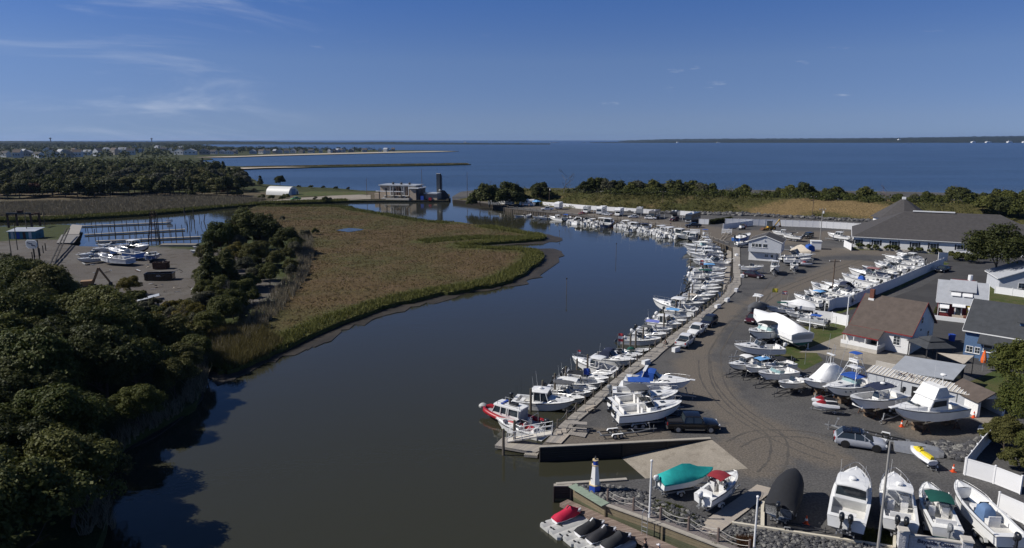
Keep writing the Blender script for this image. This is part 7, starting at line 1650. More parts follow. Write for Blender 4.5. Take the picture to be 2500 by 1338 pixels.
# blue house with charcoal roof
o,_,_ =frame_px((2350,868),(2400,870));rz =math.atan2(-.70,.71);bh =thing('blue_house','blue sided house with charcoal roof and low dormer','house',o,rz)
gable(bh,0,11.5,0,9.0,4.3,3.6,SBLUE,SHCHAR,'x',.5,.16,0)
part('bay',MB().b2(2.3,11.5,-1.3,.02,0,3.1),SBLUE,bh);slope('lower_roof',[(1.9,-1.9,2.85),(11.9,-1.9,2.85),(11.9,.05,4.2),(1.9,.05,4.2)],SHCHAR,bh,.14)
for x in (3.2,4.7,6.2,7.7): window(bh,('y',-1.3,-1),x,2.1,1.15,1.1,cols=1,rows=2)
window(bh,('y',0,-1),.75,1.2,.9,1.0);window(bh,('y',0,-1),1.75,1.2,.75,1.0)
part('dormer',MB().loft([[(6.2,1.4,5.5),(11.0,1.4,5.5),(11.0,1.4,6.25),(6.2,1.4,6.25)],[(6.2,4.3,7.4),(11.0,4.3,7.4),(11.0,4.3,7.9),(6.2,4.3,7.9)]]),SBLUE,bh);slope('dormer_roof',[(5.9,.9,6.2),(11.3,.9,6.2),(11.3,4.4,8.05),(5.9,4.4,8.05)],SHCHAR,bh,.12)
window(bh,('y',1.4,-1),7.9,5.9,1.0,.55,cols=1,rows=1);part('vent_pipe',MB().cyl((10.2,-.6,3.6),(10.2,-.6,4.9),.09),TRIMW,bh)
# grey house at the right edge
o =W(2437,712);gh =thing('grey_house','pale grey house with white bargeboards at the right edge','house',o,math.atan2(-.35,.94));gable(gh,0,12,0,9,3.0,2.6,SGREY,SHLIGHT,'y',.5,.16,0);window(gh,('y',0,-1),4.0,1.6,1.2,1.2);window(gh,('y',0,-1),8.0,1.6,1.2,1.2);part('bin_store',MB().box((4.6,-1.2,.6),(1.4,.7,1.2)),PLAST,gh)
# grey roofed shed, long low shed, garage
c = [W(2172,904,2.3),W(2210,868,2.7),W(2359,891,2.7),W(2328,927,2.3)];cc =sum(c,Vector()) /4;cc.z =0
sh =thing('flat_shed','open shed with flat pale blue-grey roof between cottage and boats','shed',cc);slope('roof',[tuple(p -cc) for p in (c[0],c[3],c[2],c[1])],METR,sh,.12)
for p in c: q = (p -cc) *.94;part('post',MB().box((q.x,q.y,(p.z -.12) /2),(.14,.14,p.z -.12)),DARKST,sh)
d01 = (c[3] -c[0]);bw_ =MB();q0,q1 =c[1] -cc,c[2] -cc;bw_.bar((q0.x *.92,q0.y *.92,1.25),(q1.x *.92,q1.y *.92,1.25),.06,2.45);part('back_wall',bw_,DARKST,sh);part('side_wall',MB().bar(((c[3] -cc).x *.92,(c[3] -cc).y *.92,1.05),(q1.x *.92,q1.y *.92,1.05),.06,2.1),NAVY,sh)
p0,p1 =W(2119,906,2.2),W(2386,968,2.2);rz =math.atan2((p1 -p0).y,(p1 -p0).x);L = (p1 -p0).length;ls =thing('long_shed','long low grey shed with ribbed white roof behind the flybridge cruiser','shed',(p0.x,p0.y,0),rz)
part('wall',MB().b2(0,L,0,2.0,0,2.15),SGREY,ls);part('roof',MB().add([(-.2,-.2,2.2),(L +.2,-.2,2.2),(L +.2,2.2,2.5),(-.2,2.2,2.5),(-.2,-.2,2.12),(L +.2,-.2,2.12),(L +.2,2.2,2.42),(-.2,2.2,2.42)],[(0,1,2,3),(7,6,5,4),(0,4,5,1),(1,5,6,2),(2,6,7,3),(3,7,4,0)]),CONCB,ls)
me =MB().bar((0,-.2,2.23),(0,2.2,2.53),.09,.06).mesh('roof_rib',TRIMW)
for i in range(int(L /.42)): link('roof_rib',me,ls,(i *.42+.1,0,0))
for i in range(1,6): part('batten',MB().box((L *i /6,-.03,1.05),(.08,.05,2.1)),GALV,ls)
part('doorway',MB().box((L *.50,-.03,.8),(1.6,.05,1.6)),PLAST,ls)
rr =random.Random(3)
for i in range(12): a =rr.uniform(L *.25,L *.55);solo('roof_scrap',MB().bar((0,0,0),(rr.uniform(-1,1),rr.uniform(.3,.9),.1),.09,.06),[RUST,PALEW,GALV][i %3],['rusty','pale timber','grey metal'][i %3] +' scrap lying on the ribbed white shed roof','scrap','scrap on the long shed roof',False,Vector((p0.x,p0.y,2.55)) +Matrix.Rotation(rz,3,'Z') @Vector((a,.6,0)))
o =W(2384,1020);b =W(2454,1016);rz =math.atan2((b -o).y,(b -o).x);ga =thing('small_garage','small white garage with brown roof and open dark doorway','garage',o,rz);L =3.6
gw_ =MB();gw_.b2(0,.35,0,4.4,0,2.1).b2(L -.35,L,0,4.4,0,2.1).b2(.35,L -.35,4.2,4.4,0,2.1);part('wall',gw_,SWHITE,ga)
part('gable_front',MB().add([(0,-.02,1.9),(.35,-.02,1.9),(.7,-.02,2.25),(L -.7,-.02,2.25),(L -.35,-.02,1.9),(L,-.02,1.9),(L,-.02,2.1),(L /2,-.02,3.0),(0,-.02,2.1)],[(0,1,2,8),(2,3,7,8),(3,4,5,6),(3,6,7)]),SWHITE,ga)
for sd,q in ((0,[(-.3,-.3,2.0),(L /2,-.3,3.12),(L /2,4.7,3.12),(-.3,4.7,2.0)]),(1,[(L /2,-.3,3.12),(L +.3,-.3,2.0),(L +.3,4.7,2.0),(L /2,4.7,3.12)])): slope('roof',q,SHBROWN,ga,.12)
part('floor',MB().b2(-.5,L +.3,-2.2,4.2,.015,.05),CONC,ga)
for i in range(6): part('stored_board',MB().box((.45,.6+i *.5,1.0),(.08,.4,1.7)),RUST,ga)
# garden gazebo, sail, parasol, bin, deck walls
gz =thing('gazebo','black two-tier metal gazebo roof beside the white cottage','gazebo',W(2268,876),R(-40));part('roof',MB().lathe([(3.3,2.3),(1.5,3.0)],4),SHCHAR,gz);part('upper_roof',MB().lathe([(1.8,3.05),(.1,3.6)],4),SHCHAR,gz)
for sx,sy in ((2.0,0),(-2.0,0),(0,2.0),(0,-2.0)): part('post',MB().box((sx *1.4,sy *1.4,1.15),(.14,.14,2.3)),DARKST,gz)
sl_ = [W(2288,861,2.9),W(2378,868,3.0),W(2353,889,2.5),W(2300,868,2.4)];c0 =sum(sl_,Vector()) /4;c0.z =0;ss =thing('shade_sail','tan triangular shade sail between gazebo and blue house','shade sail',c0);slope('cloth',[tuple(p -c0) for p in sl_][::-1],CV['tan'],ss,.03)
for p in (sl_[0],sl_[1],sl_[2]): q =p -c0;part('mast',MB().cyl((q.x,q.y,0),(q.x,q.y,p.z +.1),.05),DARKST,ss)
pb =thing('parasol','closed orange and white parasol beside the blue house','parasol',W(2398,905));part('canopy',MB().lathe([(.32,1.2),(.38,1.6),(.2,2.6),(.03,3.0)],8),pm('orange_cloth',(.72,.13,.02),.8),pb);part('white_panel',MB().lathe([(.30,1.15),(.385,1.6),(.21,2.55)],3),WPAINT,pb);part('pole',MB().cyl((0,0,0),(0,0,1.3),.04),GALV,pb)
bn =thing('wheelie_bin','blue wheelie bin behind the white cottage','bin',W(2323,832));part('body',MB().box((0,0,.5),(.62,.62,1.0),0,0,1.15),ROYAL,bn);part('lid',MB().box((0,0,1.05),(.8,.8,.08)),ROYAL,bn)
solo('retaining_wall',MB().bar((0,0,.45),tuple(W(2214,912) -W(2138,895) +Vector((0,0,.45))),.3,.9),CONCB,'pale concrete retaining wall below the cottage','wall',None,False,W(2138,895))
us =thing('utility_shed','small white utility shed with overhanging flat lid','shed',W(1992,609),R(-16));part('body',MB().box((0,1.0,1.15),(2.8,2.0,2.3)),TRIMW,us);part('lid',MB().box((0,1.0,2.42),(3.1,2.3,.22)),TRIMW,us)
th_ =thing('tarpaulin_heap','heap under a bright blue tarpaulin beside the white utility shed','tarpaulin',W(1975,613),R(10));part('tarpaulin',MB().loft([[(x,-w,0),(x,-w *.8,z),(x,w *.5,z *1.1),(x,w,0)] for x,w,z in ((-1.4,.6,.7),(-.7,1.1,1.7),(.3,1.2,1.9),(1.2,1.0,1.4),(1.6,.5,.6))]),CV['blue'],th_);part('frame',MB().tube([(-1.2,.2,1.0),(-.2,.2,2.4),(1.2,.2,1.5)],.05),GALV,th_)
# sign wall with lettering
a,b =W(2221,1306,1.55),W(2349,1323,1.55);rz =math.atan2((b -a).y,(b -a).x) -R(2);L = (b -a).length;STONE =pm('split_face_stone',(.50,.50,.51),.9,.2,5,bump=.9,bscale=9);sg =thing('entrance_sign','grey block entrance sign reading Bayside Cove between two pillars','sign',(a.x,a.y,0),rz)
rr =random.Random(2)
for r_ in range(5):
 x =0.0
 while x <L -.05: w_ =min(L -x,.62 if (x >0 or r_ %2) else .31);part('block',MB().box((x +w_ /2,.12+rr.uniform(-.012,.012),.15+r_ *.28),(w_ -.015,.24,.265)),STONE,sg);x +=w_
part('coping',MB().box((L /2,.12,1.50),(L,.34,.1)),CONCB,sg)
for x in (-.42,L +.3):
 for r_ in range(6): part('block',MB().box((x,.12,.15+r_ *.30),(.66+rr.uniform(-.02,.02),.66,.285)),STONE,sg)
 part('pillar_cap',MB().box((x,.12,1.86),(.84,.84,.14),0,0,.9),CONCB,sg)
def text_part(s,size,loc,parent,m,rot=(math.pi /2,0,0),name='lettering',ext=.015):
 cu =bpy.data.curves.new(name,'FONT');cu.body =s;cu.size =size;cu.extrude =ext;cu.align_x ='CENTER';cu.offset =.012*size
 tmp =bpy.data.objects.new('tmp',cu);COL.objects.link(tmp);dg_ =bpy.context.evaluated_depsgraph_get();me =bpy.data.meshes.new_from_object(tmp.evaluated_get(dg_));bpy.data.objects.remove(tmp);me.materials.clear();me.materials.append(m)
 o =link(name,me,parent,loc);o.rotation_euler =rot;return o
NAVYL =pm('navy_lettering',(.012,.014,.045),.5,.1)
text_part('Bayside Cove',.46,(L *.50,-.022,1.02),sg,NAVYL);text_part('Marina',.46,(L *.5,-.022,.5),sg,NAVYL)
# pumping station and gate tower
o =W(921,487,FZ);b =W(1060,487,FZ);ps =thing('pumping_station','tan concrete pumping station with big outlet pipes','building',(o.x,o.y,FZ),R(-16));k = (b -o).length /139.0
def X(px): return (px -921) *k
part('main_block',MB().b2(0,X(1012),4,14,0,7.4),STUCCO,ps);part('roof_slab',MB().b2(-.6,X(1018),3.2,14.6,7.4,8.0),METR,ps);part('side_block',MB().b2(X(1003),X(1019),2.5,12,0,6.2),STUCCO,ps);part('side_roof',MB().b2(X(1001),X(1027),1.8,12.6,6.2,6.7),TRIMW,ps);part('dark_annex',MB().b2(X(1020),X(1026),3,12,0,6.1),DARKST,ps)
part('low_block',MB().b2(X(1037),X(1067),6,13,0,3.2),STUCCO,ps);part('low_roof',MB().b2(X(1034),X(1068),5.4,13.4,3.2,3.7),METR,ps);part('left_wall',MB().b2(X(903),X(920),5,7,0,3.0),STUCCO,ps);part('platform',MB().b2(X(932),X(1004),.2,3.6,0,1.0),CONCB,ps);part('pipe_gallery',MB().b2(X(935),X(1000),.8,3.4,1.9,2.3),CONCB,ps)
for px in (926,945,965,984): part('pier',MB().box((X(px),.6,2.4),(.5,.6,4.8)),PILEM,ps)
part('crane_beam',MB().b2(X(917),X(990),.3,.7,4.4,4.8),TRIMW,ps)
for px in (950,957,967,973,981,986,994,998): part('outlet_pipe',MB().cyl((X(px),3.6,2.2),(X(px),3.6,7.6),.34,.34,8).cyl((X(px),3.6,7.4),(X(px),4.6,7.8),.34,.34,8),[GALV,RUST,METR][px %3],ps)
for px in (948,970,992): part('roof_fan',MB().lathe([(.6,8.0),(.6,8.6),(.9,8.8),(.3,9.2)],8,(X(px),8,0)),DARKST,ps)
for px in (937,961,975): part('window',MB().box((X(px),3.96,5.2),(1.0,.08,1.6)),GLASS,ps)
for px in (938,955,970,990): part('pump_unit',MB().cyl((X(px),2.2,1.0),(X(px),2.2,1.9),.6,.5,8),FLOATM,ps)
part('red_tank',MB().box((X(1056),2.5,.8),(1.6,1.0,1.4)),CARP['red'],ps);part('blue_door',MB().box((X(1034),2.9,1.2),(1.8,.1,2.3)),ROYAL,ps)
q =MB();q.b2(X(845),X(982),-1.2,0,-3,.25);sq =thing('station_quay','dark quay wall in front of the pumping station','quay',ps.location);part('quay_wall',q,CREO,sq);part('quay_wall',MB().b2(X(982),X(1036),-1.6,.02,-3,.2),STUCCO,sq);part('quay_wall',MB().b2(X(1036),X(1096),-1.8,.02,-3,.4),CREO,sq)
gt =thing('gate_tower','tall concrete flood gate tower with dark steel lift frame','tower',W(1075,486,FZ));H =fit_h(W(1075,486,FZ),425)
part('concrete_shaft',MB().box((-1.0,1.0,H /2),(1.9,2.4,H)),pm('old_concrete',(.30,.275,.23),.9,.2,.5),gt);part('lift_frame',MB().bar((.3,.6,0),(.3,.6,H +.2),.6).bar((.85,.6,0),(.85,.6,H -.5),.35),DARKST,gt)
me =MB().box((0,0,0),(.5,.5,.18)).mesh('lug',DARKST)
for i in range(18): link('lug',me,gt,(1.05,.5,2+i * (H -3) /18))
part('base_block',MB().prism([(-6,-1),(5.5,-1),(5.5,4),(-6,4)],-3,.3),CREO,gt);part('counterweight',MB().xprism([(-4.5,.3),(5.2,.3),(4.6,2.2),(2.4,4.8),(-.2,4.8)],.2,1.4),DARKST,gt);part('cap',MB().box((-1.0,1.0,H +.12),(2.2,2.7,.24)),CONCB,gt);part('mast',MB().cyl((-.6,1,H),(-.6,1,H +3.5),.08,.03),ROYAL,gt);part('motor',MB().ell((-.1,.1,4.9),(.8,.7,.7)),FLOATM,gt)
qh =thing('rounded_hut','white rounded-roof hut beside the lime green pickup','hut',W(662,474,FZ),R(-22));Lh =17.0;rr_ = [[(x,4.6*math.cos(math.pi *j /10),5.0*math.sin(math.pi *j /10)) for j in range(11)] for x in (0,Lh *.5,Lh)]
part('vault',MB().loft(rr_,False,True,True),pm('white_sheet_metal',(.62,.62,.60),.5,.08),qh,True);part('end_door',MB().box((Lh +.04,0,1.8),(.08,3.6,3.6)),pm('blue_grey_door',(.20,.28,.42),.6),qh);part('side_door',MB().box((Lh +.04,3.2,1.0),(.08,.9,2.0)),PLAST,qh)
# trees, reeds, grass
def leaf_mat(name,c,c2,tr=.2):
 m =bpy.data.materials.new(name);m.use_nodes =True;nt =m.node_tree;n,l =nt.nodes,nt.links;p =n['Principled BSDF']
 g =n.new('ShaderNodeNewGeometry');oi =n.new('ShaderNodeObjectInfo');mx_ =n.new('ShaderNodeMix');mx_.data_type ='RGBA'
 a =n.new('ShaderNodeMath');a.operation ='MULTIPLY_ADD';l.new(g.outputs['Random Per Island'],a.inputs[0]);a.inputs[1].default_value =.75
 b =n.new('ShaderNodeMath');b.operation ='MULTIPLY_ADD';l.new(oi.outputs['Random'],b.inputs[0]);b.inputs[1].default_value =.6;b.inputs[2].default_value = -.2;l.new(b.outputs[0],a.inputs[2]);a.use_clamp =True
 l.new(a.outputs[0],mx_.inputs['Factor']);mx_.inputs['A'].default_value = (*c,1);mx_.inputs['B'].default_value = (*c2,1);l.new(mx_.outputs['Result'],p.inputs['Base Color'])
 p.inputs['Roughness'].default_value =.62;p.inputs['Specular IOR Level'].default_value =.12
 t =n.new('ShaderNodeBsdfTranslucent');l.new(mx_.outputs['Result'],t.inputs['Color']);ms =n.new('ShaderNodeMixShader');ms.inputs[0].default_value =tr
 l.new(p.outputs[0],ms.inputs[1]);l.new(t.outputs[0],ms.inputs[2]);l.new(ms.outputs[0],n['Material Output'].inputs[0]);MATS[name] =m;return m
LF = {'dark': leaf_mat('dark_leaves',(.032,.040,.013),(.082,.088,.028)),'mid': leaf_mat('green_leaves',(.046,.058,.016),(.118,.120,.034)),'olive': leaf_mat('olive_leaves',(.062,.066,.020),(.145,.135,.045)),'yel': leaf_mat('yellowing_leaves',(.075,.068,.014),(.17,.14,.03)),'rust': leaf_mat('rusty_leaves',(.060,.030,.016),(.12,.062,.032)),'grey': leaf_mat('grey_green_leaves',(.055,.060,.036),(.13,.125,.080)),'gold': leaf_mat('bright_green_leaves',(.040,.058,.014),(.10,.105,.026))}
BARK =pm('bark',(.075,.060,.048),.95,.3,3,bump=.5);BARE =pm('bare_twigs',(.14,.125,.11),.95,.2)
def cards(P,N,size,rng_,name,mat,asp=1.0):
 n =len(P);r =rng_.normal(size=(n,3));N =N +r *.55;N /= np.linalg.norm(N,axis=1)[:,None] +1e-9
 t =np.cross(N,rng_.normal(size=(n,3)));t /= np.linalg.norm(t,axis=1)[:,None] +1e-9;b =np.cross(N,t)
 s =size *rng_.uniform(.55,1.25,(n,1));V =np.empty((n,4,3));V[:,0] =P -t *s;V[:,1] =P -b *s *.6*asp;V[:,2] =P +t *s;V[:,3] =P +b *s *.6*asp
 me =bpy.data.meshes.new(name);me.vertices.add(n *4);me.vertices.foreach_set('co',V.ravel());me.loops.add(n *4);me.loops.foreach_set('vertex_index',np.arange(n *4,dtype=np.int32));me.polygons.add(n);me.polygons.foreach_set('loop_start',np.arange(0,n *4,4,dtype=np.int32))
 me.materials.append(mat);me.update();me.validate();return me
def crown(seed,n,rx,rz,zc,lobes,leaf,mat,cone=False):
 g =np.random.default_rng(seed);P =np.empty((0,3));Nn =np.empty((0,3));C = []
 for i in range(lobes):
  if cone: u =g.uniform(0,1);a =g.uniform(0,6.28);w =rx * (1-u) *.62;C.append((w *math.cos(a),w *math.sin(a),zc -rz +2*rz *u,rx * (.22+.42* (1-u))))
  else:
   d =g.normal(size=3);d /= np.linalg.norm(d);q =g.uniform(.25,1.0) **.6*.88;C.append((d[0] *rx *q,d[1] *rx *q,zc + (abs(d[2]) *1.35-.45) *rz *q,rx *g.uniform(.12,.40)))
 per = [max(8,int(n *c[3] **2/sum(k[3] **2 for k in C))) for c in C]
 for c,m in zip(C,per):
  d =g.normal(size=(m,3));d /= np.linalg.norm(d,axis=1)[:,None];d[:,2] =np.where(d[:,2] < -.45,-d[:,2],d[:,2]);r =c[3] *g.uniform(.45,1.0,(m,1)) **.45* (1+.16*np.sin(5*d[:,:1] +3*d[:,2:] *4+c[0]))
  P =np.vstack([P,np.array(c[:3]) +d *r *np.array([1,1,.82])]);Nn =np.vstack([Nn,d +np.array([0,0,.35])])
 return cards(P,Nn,leaf,g,'crown',mat)
def trunk_mb(h,r,seed,spread=.35,n=6,twig=False):
 rr =random.Random(seed);mb =MB();p =Vector((0,0,-.3));pts = [p]
 for i in range(4): p =p +Vector((rr.uniform(-.06,.06) *h,rr.uniform(-.06,.06) *h,h *.22));pts.append(p)
 for i in range(4): mb.cyl(pts[i],pts[i +1],r * (1-.2*i),r * (1-.2* (i +1)),n,caps=False)
 def limb(q,d,ln,rad,dep):
  e =q +d *ln;mb.cyl(q,e,rad,rad *.55,4 if rad <.06 else 5,caps=False)
  if dep:
   for j in range(3 if twig else 2): limb(q.lerp(e,rr.uniform(.55,1)),(d +Vector((rr.uniform(-.7,.7),rr.uniform(-.7,.7),rr.uniform(-.1,.6)))).normalized(),ln *.62,rad *.5,dep -1)
 for i in range(7 if twig else 5):
  a =i *1.3+rr.random();limb(pts[1+i %4],Vector((math.cos(a),math.sin(a),rr.uniform(.5,1.1))).normalized(),h *spread *rr.uniform(.7,1.1),r *.42,3 if twig else 1)
 return mb
ORD ='first second third fourth fifth sixth seventh eighth ninth tenth eleventh twelfth thirteenth fourteenth fifteenth sixteenth seventeenth eighteenth nineteenth twentieth'.split()
TK = {}
def tree_kit(kind,leaf,v=0):
 key = (kind,leaf,v)
 if key in TK: return TK[key]
 k =Kit();m =LF[leaf];sd =abs(hash_(kind +leaf)) %999+v *37
 H,sp = {'near': (8,None),'shrubn': (3,None),'far': (9,None),'farcone': (9,None),'shrub': (2.4,None),'cedar': (7,None),'big': (13,None)}[kind]
 if kind =='near': me =crown(sd,24000,3.9,3.5,4.5,58,.145,m)
 elif kind =='big': me =crown(sd,24000,7.2,5.2,7.9,80,.25,m)
 elif kind =='shrubn': me =crown(sd,5000,1.7,1.3,1.45,24,.12,m)
 elif kind =='far': me =crown(sd,4800,4.7,4.1,3.8,40,.40,m)
 elif kind =='farcone': me =crown(sd,2000,2.4,3.7,4.9,20,.42,m,True)
 elif kind =='cedar': me =crown(sd,7000,2.0,3.2,3.6,26,.20,m,True)
 else: me =crown(sd,900,1.6,1.0,1.1,12,.28,m)
 k.parts.append(['trunk',trunk_mb(H *.8,H *.022,sd).mesh('trunk',BARK),None,BARK]);k.parts.append(['crown',me,None,m]);TK[key] =k;return k
def hash_(s): return sum((i +1) *ord(c) for i,c in enumerate(s))
TR =random.Random(21);KH = {'near': 8,'shrubn': 3,'far': 9,'farcone': 9,'shrub': 2.4,'cedar': 7,'big': 13}
def tree(kind,leaf,loc,h,label,group=None,name='tree',cat='tree',v=None):
 v =TR.randrange(3 if kind in ('near','far') else 2) if v is None else v
 o =tree_kit(kind,leaf,v).place(name,label,cat,loc,TR.uniform(0,6.28),h /KH[kind],group);o.scale = (o.scale[0] *TR.uniform(.9,1.12),o.scale[1] *TR.uniform(.9,1.12),o.scale[2]);return o
def dead(loc,h,label,m=BARE,sd=1):
 t =thing('bare_tree',label,'tree',loc,TR.uniform(0,6),'bare trees');part('trunk',trunk_mb(h,h *.018,sd,.34,5,True),m,t);return t
def scatter(poly,n,gap,seed,tries=40):
 rr =random.Random(seed);xs = [p[0] for p in poly];ys = [p[1] for p in poly];out = []
 for _ in range(n *tries):
  x,y =rr.uniform(min(xs),max(xs)),rr.uniform(min(ys),max(ys))
  if inside(x,y,poly) and all((x -a) **2+ (y -b) **2>gap *gap for a,b in out): out.append((x,y))
  if len(out) >=n: break
 return out
# woods on the left shore
WP = [(p.x,p.y) for p in PX([(-420,770),(-100,752),(40,748),(225,756),(290,800),(410,800),(482,845),(492,900),(478,965),(430,998),(345,1048),(285,1085),(240,1135),(236,1220),(250,1300),(190,1400),(-150,1600),(-500,1400)],LZ)]
SHORE = [(p.x,p.y) for p in PX([(410,800),(482,845),(492,900),(478,965),(430,998),(345,1048),(285,1085),(240,1135),(236,1220),(250,1300)],LZ)]
BACK = [(p.x,p.y) for p in PX([(225,756),(290,800),(410,800),(474,838)],LZ)]
ADJ = {'dark': 'dark green','mid': 'mid green','olive': 'olive','gold': 'bright green','grey': 'grey-green','yel': 'yellowing'}
for x,y in scatter(WP,104,4.0,4):
 ds,db =seg_d(x,y,SHORE),seg_d(x,y,BACK);pos = (x,y,LZ)
 if db <6: tree('shrubn',TR.choice(['grey','mid','dark','olive']),pos,TR.uniform(2.2,3.8),'leafy shrub on the outer fringe of the left shore woods','shrubs fringing the left shore woods','shrub','shrub')
 else:
  lf =TR.choice(['dark','mid','mid','olive','gold','dark']);zn ='overhanging the water in' if ds <6 else 'at the yard side of' if y >100 else 'deep inside' if x > -45 else 'at the left edge of'
  tree('near',lf,pos,min(10.8,5.0+ds *.5+ (2.8 if y <66 else 0)) *TR.uniform(.82,1.12),'%s leafy tree %s the left shore woods' % (ADJ[lf],zn),'trees of the left shore woods')
for px,py,h,i in ((430,812,5,1),(200,900,7.5,2),(330,870,6,3),(120,830,8,4)): dead(W(px,py,LZ),h,('bare grey tree at the yard edge of the left woods','tall bare tree showing through the left woods','bare branching tree near the left shore','bare tree among the upper left woods')[i -1],BARE,i)
tree('near','yel',W(318,722,LZ),4.6,'yellow-green sapling standing before the black dumpster',v=1);tree('near','yel',W(118,1010,LZ),7.5,'yellowing tree on the lower left shore')
# clump between yard and marsh
for i,(px,py,h,kd,lf,lb) in enumerate(((540,622,10,'near','gold','open bright green tree at the left of marsh-edge clump'),(598,612,12.5,'near','mid','tallest round tree of the marsh-edge clump'),(650,612,11.5,'near','dark','dark round tree right of the tallest in marsh-edge clump'),(700,618,8,'near','dark','low dark tree at the right end of marsh-edge clump'),(575,650,6.5,'near','yel','yellow-tinged tree in front of the marsh-edge clump'),(625,652,7,'near','olive','olive tree in front centre of the marsh-edge clump'),
 (520,712,11,'cedar','dark','dark pointed cedar beside the left yard'),(560,705,9,'cedar','dark','second dark cedar right of the pointed one'),(545,750,6.5,'near','mid','rounded tree in front of the dark cedars'),(595,742,5.5,'near','mid','bushy tree on the marsh side of the cedars'),(500,770,5,'near','grey','grey-green bush tree at the foot of the cedars'),(620,700,4.5,'near','grey','grey-green bush tree towards the marsh'),(530,800,4,'shrubn','grey','large grey shrub at the marsh corner'),(585,785,3.6,'shrubn','grey','rounded grey shrub by the marsh shadow'),(665,655,3.4,'shrubn','grey','broad grey shrub behind reeds'),(470,800,5,'near','yel','yellow-leaved bush tree at the yard end'),(445,775,3.5,'shrubn','olive','olive shrub beside the sheet of scrap metal'),
 (745,580,3.2,'shrubn','grey','pale-flowered round shrub on the marsh'),(770,573,2.6,'shrubn','gold','green round shrub beside the pale one on marsh'),(690,540,2.6,'shrubn','grey','low shrub at the channel side of the marsh'))): tree(kd,lf,W(px,py,LZ if i <17 else MZ),h,lb,'trees of the marsh-edge clump','tree' if kd != 'shrubn' else 'shrub','tree' if kd != 'shrubn' else 'shrub')
CLP = [(p.x,p.y) for p in PX([(505,640),(560,600),(660,598),(735,610),(728,665),(680,722),(610,785),(545,830),(495,850),(470,800),(485,700)],LZ)]
for x,y in scatter(CLP,46,4.6,77): tree('near',TR.choice(['dark','mid','mid','grey','olive']),(x,y,LZ),TR.uniform(3.2,6.0),'bush filling the clump between left yard and marsh','bushes of the marsh-edge clump','bush','bush')
GAP = [(p.x,p.y) for p in PX([(268,750),(345,745),(470,760),(500,810),(485,850),(410,812),(300,806)],LZ)]
for x,y in scatter(GAP,30,3.0,78): tree('shrubn',TR.choice(['grey','mid','olive','yel']),(x,y,LZ),TR.uniform(2.4,4.4),'scrubby bush between the left woods and the marsh-edge clump','scrub between woods and clump','bush','bush')
dead(W(575,770,LZ),6,'bare leaning tree below the dark cedars',BARE,7)
# woods beyond the channel
FW = [(p.x,p.y) for p in PX([(-420,486),(0,483),(150,484),(330,476),(420,474),(520,474),(575,474),(602,470),(612,452),(590,438),(550,420),(525,404),(440,396),(200,398),(-300,400)],FZ)]
for j,(py,x1,sp) in enumerate(((483,300,27),(478,590,30),(471,606,28),(463,604,28),(454,600,28),(443,590,27),(430,570,26),(416,545,26))):
 px = -30+ (j %2) *13
 while px <x1:
  lf =TR.choice(['dark','dark','mid','mid','olive','grey']);tree('far' if TR.random() <.87 else 'farcone',lf,W(px +TR.uniform(-9,9),py +TR.uniform(-3,2.5),FZ),TR.uniform(9.5,14),'%s tree in the %s row of woods beyond the channel, %s part' % (ADJ[lf],ORD[j],('left','middle','right')[min(2,max(0,int(px // 200)))]),'trees beyond the channel')
  px +=sp
tree('far','rust',W(88,482,FZ),10,'rust coloured tree at the front of woods beyond the channel');tree('far','rust',W(555,474,FZ),7,'small reddish tree at the right of woods beyond the channel')
for px,py,h,lb in ((636,455,9,'dark conical pine beside the bay left of the hut'),(684,452,8,'lone umbrella-shaped pine behind the rounded hut'),(590,461,9,'dark pine at the right end of the channel woods'),(531,404,7,'small lone tree near the sand spit')): tree('farcone' if h >8 else 'far','dark',W(px,py,FZ),h,lb)
for px,py,h in ((640,486,3),(665,488,3),(690,490,3),(700,486,3.5),(770,490,2.5),(795,492,3),(805,491,2.5),(620,470,3),(655,462,2.5),(730,459,2.5),(760,460,2.5),(790,461,2.5),(820,463,2.5),(850,465,2.5)): tree('shrub',TR.choice(['grey','dark','mid']),W(px,py,FZ),h,'low shrub round the rounded hut and pumping station','shrubs round the pumping station','shrub','shrub')
# levee trees
LT = [(1172,480,9,'dark'),(1195,481,11.5,'dark'),(1218,482,9,'mid'),(1150,482,5,'mid'),(1245,479,11.5,'dark'),(1266,480,7,'dark'),(1286,478,5,'mid'),(1318,475,9,'dark'),(1335,476,6.5,'dark'),(1300,477,4,'mid')] + [(1425+19*i,475- (i %3),6.5+ (i *37%5) *.55+min(2,i *.16),['dark','mid','mid','grey'][i %4]) for i in range(16)] + [(1727,472,9.5,'mid'),(1768,473,6,'mid'),(1815,471,9,'mid'),(1850,474,5,'grey'),(1876,475,6,'mid'),(1905,477,7,'dark'),(1930,478,8.5,'mid'),(1962,480,10,'dark'),(1990,480,6,'mid'),(2022,482,7.5,'dark'),(2046,480,9,'mid'),(2080,482,6.5,'mid'),(2112,480,9,'mid'),(2140,484,5.5,'dark'),(2195,484,6.5,'mid'),(2230,482,6,'grey'),(2262,480,7,'mid'),(2300,482,6,'mid'),(2341,478,9.5,'dark'),(2380,486,7,'mid'),(2410,490,8,'dark'),(2445,488,9,'mid'),(2480,492,8.5,'mid'),(2350,500,6,'dark'),(2400,510,7,'mid'),(2440,512,8,'dark'),(2490,515,8,'mid'),(2530,505,9,'mid')]
